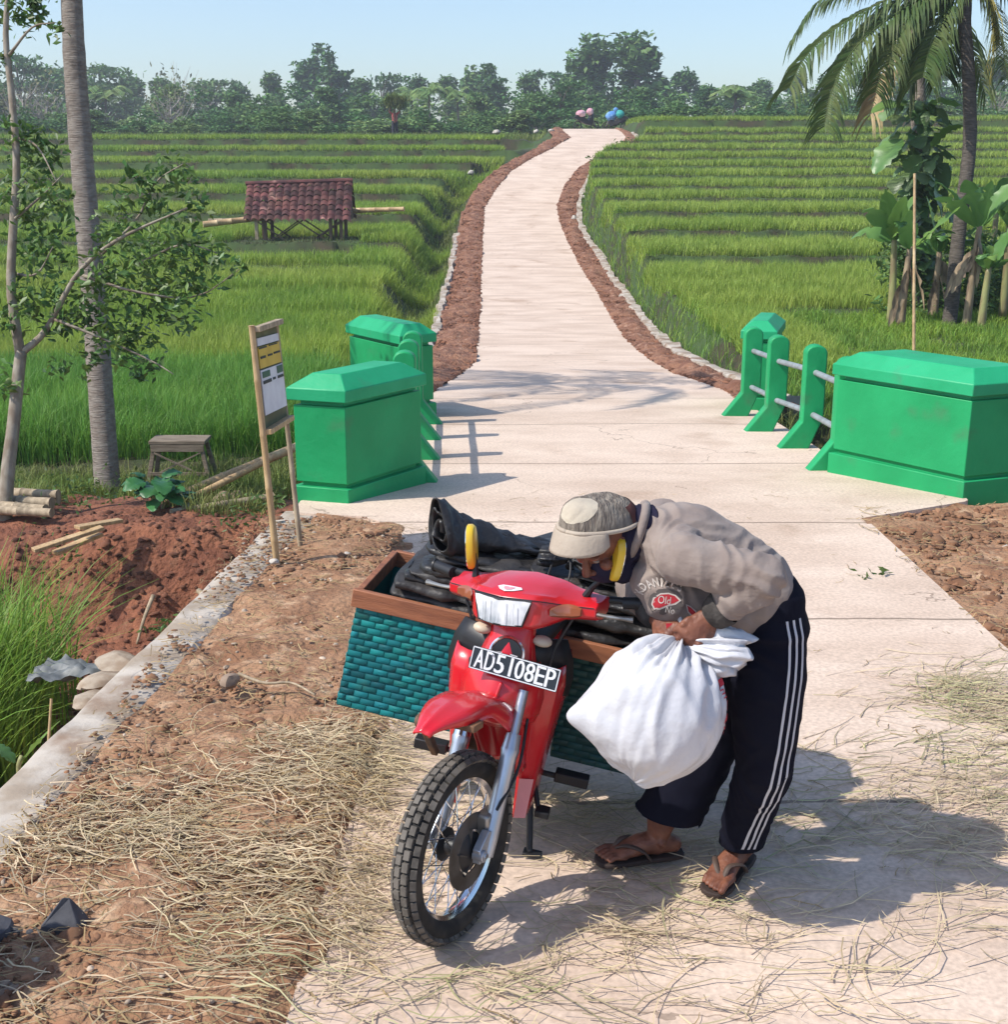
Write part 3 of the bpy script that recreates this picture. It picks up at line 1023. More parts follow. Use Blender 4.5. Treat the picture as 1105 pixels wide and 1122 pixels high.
inall = lambda x, y: np.ones(len(x), bool)
riceL = lambda x, y: np.interp(y, [12, 17, 19, 24, 76], [.68, .58, .50, .42, .38])
zonesL = [(12.7, 16), (16, 20), (20, 26), (26, 34), (34, 45), (45, 58), (58, 78)]
zonesR = [(16, 20), (20, 26), (26, 34), (34, 45), (45, 58), (58, 79)]
rice_field(0, TL, zleft, 'rice', M_rice_d, 12.6, 20, riceL, 1900, lambda x, y: y < TL[1], [(12.7, 15), (15, 18), (18, 22.5)])
rice_field(0, TL, zleft, 'rice', M_rice, 12.6, 78, riceL, 1650, lambda x, y: (y >= TL[1]) & ~((np.abs(x - hc[0]) < 1.95) & (y - hc[1] < 1.0) & (y - hc[1] > -4.2)), zonesL)
rice_field(1, TR, zright, 'rice', M_rice_r, 16, 79, lambda x, y: np.interp(y, [16, 20, 79], [.28, .36, .37]), 1800, lambda x, y: ~((x > 4.6) & (y < 23.0)), zonesR)
# bare bund strips stay dark between the terraces; short grass on the right bank, bunds and ditch edges


def scatter_grass(name, mt, n, box, hr, wr, cond, seed, lean=(.1, .9)):
    rg = np.random.default_rng(seed)
    x = rg.uniform(box[0], box[1], n); y = rg.uniform(box[2], box[3], n)
    ok = cond(x, y); x, y = x[ok], y[ok]
    z = ground_z(x, y)
    n = len(x)
    h = rg.uniform(*hr, n)
    w = np.maximum(rg.uniform(*wr, n), .8 * (y + 1) / F0)
    V, Q = blades(np.stack([x, y, z - .01], 1), h, w, rg.uniform(*lean, n), rg)
    return tag(quads(name, V, Q, mt), kind='stuff')


patch = lambda x, y, s, seed, t: n2(x, y, s, 3, seed) > t
scatter_grass('grass', M_grassb, 60000, (2.9, 9.5, 12.6, 22.5), (.10, .24), (.008, .014), lambda x, y: (x > xvr(y) + .25) & ~((y > 16) & (x < 4.6)) & patch(x, y, 1.2, 5, -.35), 5)
scatter_grass('grass', M_grass, 16000, (2.6, 9, 9.2, 13), (.12, .35), (.008, .014), lambda x, y: (x > 2.75), 6)
scatter_grass('grass', M_grass, 50000, (-8, -.9, 12.2, 60), (.10, .28), (.008, .015), lambda x, y: (x > xvl(y) - 1.5) & (x < xvl(y) - .2) & patch(x, y, .8, 8, -.25), 7)
scatter_grass('grass', M_grassb, 60000, (1, 9, 13, 62), (.12, .34), (.008, .015), lambda x, y: (x > xvr(y) + .18) & (x < xvr(y) + .95), 17)
scatter_grass('grass', M_grass, 34000, (-9, -2.0, 9.6, 13.3), (.06, .24), (.007, .012), lambda x, y: (patch(x, y, 1.1, 9, -.1) | (y > 11.6)) & (y > 10.3 - .15 * (x + 3)), 8)
M_bund = mat('bund_grass', (.075, .12, .03), .7, (.12, .12, .05), .5, transl=.2, island=.35, hue=.02, spec=.2)


def gapL(x, y):
    z, k, df, db, out = terr(x, y, TL, zleft, 0); return in_view(x, y) & ~out & (x < xvl(y) - .8) & ((df < .3 + .0042 * y) | (db < .15 + .003 * y) | ((np.abs(x - hc[0]) < 2.0) & (y - hc[1] < 1.0) & (y - hc[1] > -4.3)))


def gapR(x, y):
    z, k, df, db, out = terr(x, y, TR, zright, 1); return in_view(x, y) & ~out & (x > xvr(y) + .5) & ((df < .3 + .0065 * y) | (db < .15 + .005 * y))


scatter_grass('grass', M_bund, 190000, (-36, 0, 20, 78), (.05, .17), (.008, .016), gapL, 27)
scatter_grass('grass', M_bund, 150000, (0, 36, 20, 78), (.05, .15), (.008, .016), gapR, 28)
scatter_grass('grass', M_grass, 30000, (-40, 40, 74, 84), (.25, .6), (.03, .05), lambda x, y: in_view(x, y) & ((x < xvl(y) - .3) | (x > xvr(y) + .3)) & (x < 3), 9)
scatter_grass('weeds', M_grassb, 1500, (-3.8, -2.5, 5.0, 9.0), (.06, .24), (.010, .018), lambda x, y: patch(x, y, 1.6, 14, .38), 10)

# tall tuft of grass at the bottom left, on the near bank of the ditch
rg = np.random.default_rng(3)
n = 3000
tx = rg.normal(0, 1, n); ty = rg.normal(0, 1, n)
cen = np.array([-2.92, 6.75])
bx = cen[0] - .30 + .24 * tx * .9; by = cen[1] + .55 * ty
okk = (bx < -2.75) & (by < 8.4) & (by > 5.2)
bx, by = bx[okk], by[okk]
bz_ = ground_z(bx, by)
V, Q = blades(np.stack([bx, by, bz_ - .02], 1), rg.uniform(.7, 1.3, len(bx)), rg.uniform(.011, .020, len(bx)), rg.uniform(.1, .72, len(bx)), rg, 6)
tag(quads('grass_tuft', V, Q, M_grassb, loc=(cen[0], cen[1], gz(*cen))), 'tall bright green tuft of long grass at the left frame edge, on the ditch bank', 'grass tuft')

# ------------------------------------------------------------------ leaf helpers
def leaf_quads(C, size, rg, droop=.3, aspect=.5, up=.35, outward=None):
    """folded leaf (2 quads each) at centres C"""
    n = len(C)
    d = rg.normal(0, 1, (n, 3)); d[:, 2] = d[:, 2] * .6 - droop
    if outward is not None: d = d + outward
    d /= np.linalg.norm(d, axis=1)[:, None]
    nn = rg.normal(0, 1, (n, 3)); nn[:, 2] += up * 3
    nn -= d * (nn * d).sum(1)[:, None]; nn /= np.linalg.norm(nn, axis=1)[:, None]
    s = np.cross(d, nn)
    L_ = (size * rg.uniform(.65, 1.3, n))[:, None]; Wd = L_ * aspect * .5
    p0 = C - d * L_ * .5; p3 = C + d * L_ * .5 - nn * L_ * .12
    m1 = C - d * L_ * .12 + nn * L_ * .05; m2 = C + d * L_ * .2 + nn * L_ * .02
    a1_ = m1 - s * Wd - nn * L_ * .05; b1_ = m1 + s * Wd - nn * L_ * .05
    V = np.stack([p0, a1_, m2, b1_, p3], 1)
    i = np.arange(n) * 5
    Q = np.concatenate([np.stack([i, i + 1, i + 4, i + 2], 1), np.stack([i, i + 2, i + 4, i + 3], 1)])
    return V.reshape(-1, 3), Q


M_leaf = mat('tree_leaf', (.13, .22, .052), .45, (.075, .15, .034), 2, 3, transl=.28, island=.4, hue=.025, spec=.4)
M_leafl = mat('light_tree_leaf', (.10, .165, .035), .45, (.07, .13, .028), 2, 3, transl=.3, island=.4, hue=.03, spec=.4)
M_bark = mat('mottled_bark', (.21, .165, .12), .85, (.32, .28, .22), 14, 5, (1, 1, .5), bump=.4, bscale=30)
M_palmbark = mat('ringed_palm_bark', (.185, .15, .122), .9, (.26, .225, .19), 7, 5, (1.5, 1.5, 4), bump=.6, bscale=10, bstretch=(1, 1, 9), bdist=.03, col3=(.12, .10, .085), scale3=5, lo3=.55, hi3=.72)
M_darkbark = mat('dark_palm_bark', (.075, .062, .05), .9, (.13, .11, .09), 8, 5, (1, 1, 6), bump=.9, bscale=10, bstretch=(1, 1, 8), bdist=.03)

# ------------------------------------------------------------------ slim leafy tree at the left edge
D1 = 10.7
tr = [at(4, 590, D1), at(8, 520, D1), at(14, 470, D1), at(20, 410, D1), at(23, 385, D1)]
base = tr[0]
t = thing('slim_tree', 'slim leafy tree with pale mottled trunk at the left frame edge, before the tall palm', 'tree', base)
m = MB(); m.tube(cr(tr, 14), np.linspace(.062, .048, 14), 10)
m.tube(cr([at(22, 388, D1), at(12, 320, D1), at(14, 250, D1), at(18, 180, D1), at(12, 100, D1), at(6, 40, D1), at(10, -30, D1)], 20), np.linspace(.045, .022, 20), 8)
m.tube(cr([at(22, 388, D1), at(50, 362, D1), at(85, 300, D1 - .1), at(130, 262, D1 - .2), at(205, 228, D1 - .3)], 16), np.linspace(.034, .008, 16), 7)
for pl in ([(85, 300), (150, 320), (215, 325), (262, 295)], [(60, 350), (110, 370), (165, 395), (190, 410)], [(110, 280), (150, 240), (170, 200), (200, 180)], [(16, 240), (45, 215), (70, 190)], [(14, 300), (40, 300), (58, 270)], [(14, 150), (40, 160), (62, 200)], [(10, 60), (35, 30), (60, 25)], [(150, 290), (200, 268), (246, 280)]):
    P = [at(x, y, D1 - .25 * i / len(pl) + .1 * math.sin(x)) for i, (x, y) in enumerate(pl)]
    m.tube(cr(P, 9), np.linspace(.014, .004, 9), 5)
m.build('trunk', M_bark, t, True, 0, True, angle=180)
blobs = [(40, 165, 34), (30, 215, 38), (45, 265, 40), (38, 310, 32), (18, 345, 26), (62, 215, 24), (22, 150, 22), (15, 15, 34), (42, 8, 26), (62, 36, 13), (5, 60, 10),
         (148, 228, 42), (200, 222, 34), (150, 285, 44), (205, 270, 38), (238, 292, 26), (122, 338, 46), (170, 345, 40), (208, 335, 24), (92, 365, 34), (148, 385, 30), (60, 352, 26), (108, 300, 34), (160, 408, 20), (10, 415, 24),
         (194, 187, 26), (142, 192, 13), (262, 294, 12), (118, 252, 26), (64, 400, 16), (100, 405, 16), (176, 200, 22), (190, 300, 40), (80, 330, 26), (128, 372, 34), (226, 318, 14)]
Cs = []
rg = np.random.default_rng(5)
for bx_, by_, br in blobs:
    dens = .040 if bx_ < 80 and by_ < 350 else .028
    k = int(br * br * 3.1 * dens) + 5
    r_ = br / F0 * D1
    c = at(bx_, by_, D1 + rg.uniform(-.35, .25))
    q = rg.normal(0, 1, (k, 3)); q /= np.linalg.norm(q, axis=1)[:, None]
    q *= (rg.uniform(.15, 1.05, k) ** .6)[:, None] * r_
    # leaf sprays: gather around a few twig ends
    tw = rg.normal(0, 1, (max(2, k // 9), 3)); tw /= np.linalg.norm(tw, axis=1)[:, None]; tw *= (rg.uniform(.3, 1, len(tw)) * r_)[:, None]
    j = rg.integers(0, len(tw), k)
    q = np.where((rg.random(k) < .6)[:, None], tw[j] + rg.normal(0, r_ * .16, (k, 3)), q)
    Cs.append(c + q)
Cs = np.concatenate(Cs)
V, Q = leaf_quads(Cs, .092, rg, .5, .42)
inv = np.array(base)
cr_o = quads('crown', V - inv, Q, M_leaf, parent=t)

# ------------------------------------------------------------------ coconut palms
M_frond = mat('palm_leaflet', (.075, .125, .032), .45, (.12, .155, .05), 1.5, 3, transl=.3, island=.3, hue=.02, spec=.4)
M_frondy = mat('yellow_palm_leaflet', (.36, .30, .07), .5, (.25, .24, .06), 2, 3, transl=.3, island=.25, spec=.3)
M_frondd = mat('dry_palm_leaflet', (.40, .31, .17), .7, (.28, .20, .11), 2, 3, island=.25, spec=.2)


def frond(par, P, mt, rg, n=54, ll=.62, w=.034, hang=.75):
    """P rachis polyline (world) -> one mesh part"""
    P = cr(P, n); T, N_, B = frames(P, (0, 0, 1))
    m = MB(); m.tube(P, np.linspace(.022, .004, n), 5)
    for i in range(4, n):
        s = i / (n - 1)
        L_ = ll * (.45 + .75 * math.sin(min(1, s * 1.15 + .12) * math.pi * .8)) * rg.uniform(.8, 1.1)
        for sd in (-1, 1):
            d0 = unit(B[i] * sd * .9 + T[i] * .55 + N_[i] * .25 + rg.normal(0, .09, 3))
            pts = []
            for q in np.linspace(0, 1, 4):
                pts.append(P[i] + d0 * L_ * q * (1 - .35 * hang * q) + np.array([0, 0, -1.]) * L_ * hang * q * q * .8)
            pts = np.array(pts)
            tw = unit(np.cross(d0, [0, 0, 1]) + 1e-3) * .5 + T[i] * .7
            tw = unit(tw - d0 * np.dot(tw, d0))
            ws = w * np.array([.5, 1, .8, .12]) / 2
            g = np.stack([pts - tw * ws[:, None], pts + tw * ws[:, None]], 1)
            m.grid(g)
    return m.build('frond', mt, par, True, 0, True, fix=False, angle=180)


def trunk_palm(par, pts, r0, r1, mt, n=60):
    P = cr(pts, n); rr = np.linspace(r0, r1, n) * (1 + .035 * np.array([vnoise(np.array([i * .9, 0, 0.]), 4) for i in range(n)]))
    rr[:3] *= [1.22, 1.1, 1.03]
    m = MB(); m.tube(P, rr, 16)
    return m.build('trunk', mt, par, True, 0, True, angle=180)


def crown_fronds(par, top, n, rg, length=(2.4, 3.2), skip=None, mt=None, el=(-.2, 1.0)):
    for i in range(n):
        az = 2 * math.pi * (i * .382) + rg.uniform(-.2, .2); e = rg.uniform(*el)
        if skip and skip(az, e): continue
        L_ = rg.uniform(*length)
        d = np.array([math.cos(az), math.sin(az), 0])
        P = [top, top + d * L_ * .3 + (0, 0, L_ * .3 * math.sin(e) + .1), top + d * L_ * .65 + (0, 0, L_ * (.35 * math.sin(e) - .08)), top + d * L_ * .92 + (0, 0, L_ * (.3 * math.sin(e) - .42))]
        frond(par, P, mt or M_frond, rg, 34, .55, .05)


# left coconut palm: only its ringed trunk is in the picture, the crown stands above the frame
DP = 12.7
top = at(78, -70, DP); top2 = np.array([top[0] + .1, top[1] + .2, 5.2])
bp = at(118, 540, DP)
t = thing('coconut_palm', 'tall coconut palm with a grey ringed trunk behind the slim leafy tree', 'palm tree', bp)
trunk_palm(t, [bp - (0, 0, .1), at(113, 470, DP), at(103, 330, DP), at(90, 180, DP), at(80, 40, DP), top, top2], .128, .098, M_palmbark)
crown_fronds(t, top2, 13, np.random.default_rng(8), (2.2, 2.9), None, None, (.15, 1.2))

# right palms
DR = 21.0
rg = np.random.default_rng(21)
bp = at(1040, 356, DR)
tp = at(1063, -40, DR)
t = thing('coconut_palm', 'leaning coconut palm with a dark bent trunk and drooping fronds at upper right', 'palm tree', bp)
trunk_palm(t, [bp - (0, 0, .1), at(1045, 320, DR), at(1052, 250, DR), at(1063, 160, DR), at(1062, 80, DR), at(1058, 20, DR), tp], .120, .098, M_darkbark)
for pl, mt, dd in [([(1060, -35), (985, -6), (925, 25), (885, 60), (866, 95)], M_frond, -.5), ([(1060, -32), (990, 10), (940, 50), (914, 95), (904, 138)], M_frond, -1.2),
                   ([(1060, -30), (1005, 12), (972, 52), (960, 100)], M_frond, -.3), ([(1060, -30), (1022, 12), (1006, 55), (998, 96)], M_frond, .6), ([(1062, -30), (1030, 20), (1020, 50), (1012, 84)], M_frond, -.9),
                   ([(1062, -35), (1085, 0), (1098, 45), (1106, 95)], M_frond, -.5), ([(1062, -35), (1110, -8), (1150, 30), (1170, 90)], M_frond, .3), ([(1058, -38), (1000, -28), (945, -16), (905, 2)], M_frond, .9),
                   ([(1064, -30), (1082, 0), (1090, 30), (1093, 70)], M_frondy, .2), ([(1060, -45), (1010, -75), (960, -70), (915, -30)], M_frond, -.2), ([(1062, -45), (1100, -90), (1150, -85), (1190, -30)], M_frond, .4),
                   ([(1060, -45), (1060, -110), (1050, -140)], M_frond, 1.5), ([(1060, -32), (1012, 0), (985, 30), (975, 70)], M_frond, -.8), ([(1060, -32), (1000, -8), (955, 22), (930, 66)], M_frond, .4), ([(1060, -30), (1040, 15), (1036, 45), (1034, 80)], M_frond, .8)]:
    frond(t, [at(x, y, DR + dd * i / len(pl)) for i, (x, y) in enumerate(pl)], mt, rg, 72, .58, .036, .8)
bp = at(1008, 345, 23.0); tp = at(1004, -15, 23.0)
t = thing('coconut_palm', 'second coconut palm with a pale grey trunk wrapped by a leafy climber', 'palm tree', bp)
trunk_palm(t, [bp - (0, 0, .1), at(1010, 250, 23), at(1007, 120, 23), at(1005, 50, 23), tp], .15, .12, M_palmbark)
for pl, mt, dd in [([(1004, -12), (960, 20), (925, 60), (905, 120)], M_frond, .8), ([(1004, -12), (985, 30), (968, 80), (955, 125)], M_frondd, .3), ([(1004, -14), (950, -20), (900, 0), (872, 40)], M_frond, 1.0),
                   ([(1004, -14), (1040, 10), (1065, 50), (1080, 100)], M_frond, 1.2), ([(1004, -14), (1030, -60), (1080, -60)], M_frond, .8)]:
    frond(t, [at(x, y, 23.0 + dd * i / len(pl)) for i, (x, y) in enumerate(pl)], mt, rg, 46, .6, .042, .85)

# ------------------------------------------------------------------ broad leaves (banana, taro, climber)
M_ban = mat('banana_leaf', (.10, .23, .055), .38, (.16, .30, .08), 1.2, 3, transl=.3, island=.15, spec=.5)
M_banl = mat('pale_banana_leaf', (.19, .32, .07), .4, (.14, .27, .06), 1.2, 3, transl=.35, spec=.5)
M_band = mat('dry_banana_sheath', (.36, .27, .17), .8, (.18, .13, .085), 5, 5, (3, 3, .7), bump=.5, bscale=14)
M_pst = mat('banana_stem', (.30, .30, .12), .5, (.22, .17, .09), 4, 5, (2, 2, .6), bump=.2)
M_big = mat('climber_leaf', (.09, .18, .055), .4, (.16, .25, .10), 1.6, 3, transl=.2, island=.35, hue=.02, spec=.45)


def broad(m, base, tip_dir, L_, w, droop, rg, roll=0, tears=3, stalk=.12):
    d = unit(tip_dir); up = np.array([0, 0, 1.0])
    s = unit(np.cross(d, up) + 1e-4); nn = np.cross(s, d)
    s = s * math.cos(roll) + nn * math.sin(roll); nn = np.cross(s, d)
    nseg = 14
    g = []
    for i in range(nseg + 1):
        u = i / nseg
        c = base + d * L_ * u * (1 - .3 * droop * u) - up * L_ * droop * u ** 2.2 * .7
        ww = 0 if u < stalk else w * math.sin(math.pi * min(1, ((u - stalk) / (1 - stalk)) ** .75 * .98 + .01)) ** .6
        jag = 1 - .4 * (rg.random() < .25) * tears / 3
        ww = max(.008, ww * (jag if .25 < u < .95 else 1))
        fold = .32
        g.append([c - s * ww + nn * ww * fold * (1 + .4 * rg.normal()) - up * ww * .25, c - s * ww * .5 + nn * ww * fold * .6, c, c + s * ww * .5 + nn * ww * fold * .6, c + s * ww + nn * ww * fold * (1 + .4 * rg.normal()) - up * ww * .25])
    m.grid(g)
    return m


def banana(px, py, d, h, label, nleaf=6, seed=1, lean=0, dry=False, L_=(1.1, 1.6), col=None):
    rg = np.random.default_rng(seed)
    b = at(px, py, d)
    t = thing('banana_plant', label, 'banana plant', b, 'banana plants on the right bank')
    top = b + np.array([lean, 0, h])
    m = MB(); m.tube(cr([b - (0, 0, .1), b + (lean * .3, 0, h * .45), top], 12), np.linspace(.074, .045, 12), 10); m.build('stem', M_band if dry else M_pst, t, True, 0, True, angle=180)
    for i in range(nleaf + 3):
        az = i * 2.4 + rg.uniform(-.4, .4); el = rg.uniform(.55, 1.35)
        m = MB(); broad(m, top - (0, 0, .1), (math.cos(az) * math.cos(el), math.sin(az) * math.cos(el) * .7, math.sin(el)), rg.uniform(*L_), rg.uniform(.11, .18), rg.uniform(.1, .75), rg, rg.uniform(-.9, .9), 5)
        m.build('leaf', col or (M_banl if rg.random() < .3 else M_ban), t, True, 0, True, fix=False, angle=180)
    if dry:
        for i in range(4):
            az = rg.uniform(0, 6.28); m = MB(); broad(m, top - (0, 0, .1 + .1 * i), (math.cos(az) * .5, math.sin(az) * .5, -.7), rg.uniform(.5, .9), .09, .4, rg, 1.0)
            m.build('dry_leaf', M_band, t, True, 0, True, fix=False, angle=180)
    return t


banana(977, 348, 20.8, 1.25, 'banana plant with a pale yellow stem, leftmost of the clump on the right bank', 5, 1, -.05)
banana(988, 350, 20.5, 1.15, 'banana plant with a dry ragged stem, second from the left of the clump', 3, 2, .05, True, (.9, 1.2))
banana(1024, 345, 21.6, 1.05, 'short banana plant with dry sheaths just left of the dark leaning palm', 5, 3, .0, True, (.9, 1.3))
banana(1060, 352, 20.6, 1.5, 'banana plant with a pale upright leaf just right of the dark leaning palm', 5, 4, .06, True, (1.1, 1.6))
banana(1076, 356, 20.2, .9, 'low banana plant with one wide glossy leaf near the right frame edge', 4, 5, .03, False, (.8, 1.0))
banana(1100, 340, 21.5, 1.4, 'banana plant cut by the right frame edge, leaves spreading to the left', 7, 6, -.05, False, (1.2, 1.8))
banana(1086, 300, 25, 1.3, 'banana plant standing farther back among the terraces, right of the palms', 6, 7, 0, False, (1.0, 1.4))

# leafy climber on the second palm
rg = np.random.default_rng(31)
bp = at(1006, 330, 22.6)
t = thing('climbing_plant', 'dense climber with big dull green leaves wrapped round the pale palm trunk', 'climber', bp)
m = MB(); m.tube(cr([bp, at(1001, 280, 22.7), at(1010, 220, 22.75), at(1003, 150, 22.7), at(1008, 105, 22.7)], 20), .03, 6); m.build('stem', M_bark, t, True, 0, True, angle=180)
m = MB()
for i in range(230):
    py = rg.uniform(108, 300); s = 24 * (1 - .35 * abs(py - 190) / 90) * (1.15 if py < 180 else .9)
    c = at(1006 + rg.normal(0, s * .55), py, 22.5 + rg.normal(0, .28))
    a_ = rg.uniform(0, 6.28)
    broad(m, c, (math.cos(a_), math.sin(a_) * .8 - .3, rg.uniform(-.6, .35)), rg.uniform(.22, .5), rg.uniform(.08, .17), rg.uniform(.4, 1.0), rg, rg.uniform(-.6, .6), 0, .15)
m.build('leaves', M_big, t, True, 0, True, fix=False, angle=180)
for (x, y, dx, dz, L_, w_) in ((1000, 118, -.9, .25, 1.0, .26), (1014, 116, .8, .3, .8, .24), (1018, 165, .55, .85, 1.1, .22), (990, 150, -.7, -.5, .8, .26), (1010, 178, .5, -.9, .9, .25)):
    m = MB(); broad(m, at(x, y, 22.3), (dx, -.35, dz), L_, w_, .45, rg, .2, 1, .1); m.build('large_leaf', M_banl if dz > 0 else M_ban, t, True, 0, True, fix=False, angle=180)
pole('bamboo_pole', at(1002, 386, 17.5), at(1003, 190, 17.6), .024, M_bam, 'thin upright bamboo pole standing in front of the banana clump')
# low scrub between the banana stems
Cs = []
for i in range(90):
    c = at(rg.uniform(968, 1140), rg.uniform(262, 350), rg.uniform(21.5, 24)); r_ = rg.uniform(.15, .42)
    Cs.append(c + rg.normal(0, r_ * .5, (60, 3)))
V, Q = leaf_quads(np.concatenate(Cs), .15, rg, .3, .4)
tag(quads('undergrowth', V, Q, M_leaf), kind='stuff')

# big-leaved plant on top of the red bank
rg = np.random.default_rng(41)
bp = at(175, 562, 10.9)
t = thing('taro_plant', 'dark green plant with broad leaves on top of the red soil bank', 'plant', bp)
m = MB()
for i in range(26):
    az = i * 2.4 + rg.uniform(-.3, .3); r_ = rg.uniform(.03, .16); z = rg.uniform(.08, .36)
    c = bp + (math.cos(az) * r_, math.sin(az) * r_ * .8, z)
    m2_ = MB()
    broad(m, c, (math.cos(az), math.sin(az), rg.uniform(.0, .7)), rg.uniform(.16, .26), rg.uniform(.06, .095), rg.uniform(.2, .6), rg, rg.uniform(-.3, .3), 0, .02)
m.build('leaves', mat('taro_leaf', (.035, .15, .045), .4, (.06, .20, .055), 4, transl=.2, island=.3, spec=.5), t, True, 0, True, fix=False, angle=180)
m = MB()
for i in range(12):
    az = rg.uniform(0, 6.28); m.tube([bp - (0, 0, .05), bp + (math.cos(az) * .12, math.sin(az) * .1, .25)], .007, 5)
m.build('stems', M_pst, t, True, 0, True)

# banana sprout by the wall, bottom left
rg = np.random.default_rng(43)
bp = at(22, 850, 5.9)
t = thing('banana_sprout', 'small banana sprout with one bright yellow green leaf beside the concrete wall', 'plant', bp)
m = MB(); m.tube(cr([bp - (0, 0, .3), at(20, 846, 5.9), at(24, 828, 5.9)], 6), .012, 6); m.build('stem', M_pst, t, True, 0, True, angle=180)
m = MB(); broad(m, at(20, 840, 5.9), at(64, 786, 5.95) - at(20, 840, 5.9), .30, .045, .12, rg, .55, 0, .05); m.build('leaf', M_banl, t, True, 0, True, fix=False, angle=180)
m = MB(); broad(m, at(16, 836, 5.9), at(-14, 806, 5.9) - at(16, 836, 5.9), .2, .05, .3, rg, -.3, 0, .05); m.build('leaf', M_ban, t, True, 0, True, fix=False, angle=180)
pole('cane', at(51, 842, 5.6), at(56, 765, 5.65), .007, M_bam, 'thin dry cane stuck upright beside the banana sprout', 'stick')
# ------------------------------------------------------------------ the red motorcycle
M_redp = mat('red_paint', (.60, .010, .020), .27, (.52, .020, .026), 7, 6, coat=.5, spec=.5, col3=(.42, .045, .04), scale3=11, lo3=.62, hi3=.85)
M_black = mat('black_plastic', (.018, .018, .02), .45, spec=.4)
M_rub = mat('tyre_rubber', (.022, .021, .020), .8, (.05, .043, .036), 14, 5, spec=.3)
M_knob = mat('dusty_tread', (.155, .138, .118), .9, (.075, .067, .058), 20, 4, spec=.3)
M_chr = mat('chrome', (.72, .73, .75), .16, metal=1)
M_sil = mat('silver_fork', (.50, .54, .60), .32, (.42, .45, .50), 10, metal=.75, spec=.5)
M_steel = mat('brushed_steel', (.36, .35, .33), .4, (.22, .19, .16), 14, metal=.8)
M_lens = mat('headlight_lens', (.34, .38, .42), .08, (.92, .93, .95), 13, 3, (1, 1, .7), metal=.1, spec=.8, coat=1)  # glare on the glass painted in as white patches over grey
M_ribs = mat('lens_rib', (.60, .63, .66), .3)
M_amber = mat('amber_lens', (.28, .085, .04), .2, spec=.6, coat=.5)
M_yelp = mat('yellow_plastic', (.74, .50, .035), .3, spec=.4, coat=.2)
M_mirror = mat('mirror_glass', (.8, .82, .85), .03, metal=1)
M_stick = mat('white_sticker', (.78, .76, .77), .4)
M_pinks = mat('pink_sticker', (.72, .30, .33), .4)
M_plate = mat('plate_black', (.018, .024, .032), .4, spec=.4)
M_pwh = mat('plate_white', (.66, .68, .70), .45)
M_seat = mat('seat_vinyl', (.03, .03, .032), .5)
M_eng = mat('engine_grey', (.13, .12, .11), .5, (.07, .06, .05), 12, metal=.6)
M_rust = mat('rusty_metal', (.20, .10, .05), .7, (.10, .06, .04), 20)
M_beige = mat('beige_plastic', (.55, .45, .33), .45)

TH = R(11.0); LEAN = R(9.5); STEER = R(21.5); RAKE = R(26.5)
FX = atz(490, 1020, 0.0)
f_ = Vector((-math.sin(TH), -math.cos(TH), 0)); l_ = Vector((math.cos(TH), -math.sin(TH), 0))
Rm = Matrix(((f_.x, l_.x, 0), (f_.y, l_.y, 0), (0, 0, 1))).to_4x4()
MBK = Matrix.Translation(Vector((FX[0], FX[1], .004))) @ Rm @ Matrix.Rotation(-LEAN, 4, 'X')
bike = thing('motorcycle', 'red step through motorcycle with yellow mirrors and black number plate, parked on the road', 'motorcycle', mat=MBK)

AX = np.array([-math.sin(RAKE), 0, math.cos(RAKE)]); A0 = np.array([.075, 0, 0])
Kx = np.array([[0, -AX[2], AX[1]], [AX[2], 0, -AX[0]], [-AX[1], AX[0], 0]])
_t = -STEER
RS = np.eye(3) + math.sin(_t) * Kx + (1 - math.cos(_t)) * (Kx @ Kx)
steer = lambda V: (np.asarray(V, float) - A0) @ RS.T + A0


def sp_(m, name, mats, par=bike, steered=True, **k):
    if steered: m.xf(steer)
    return m.build(name, mats, par, **k)


RW = .268


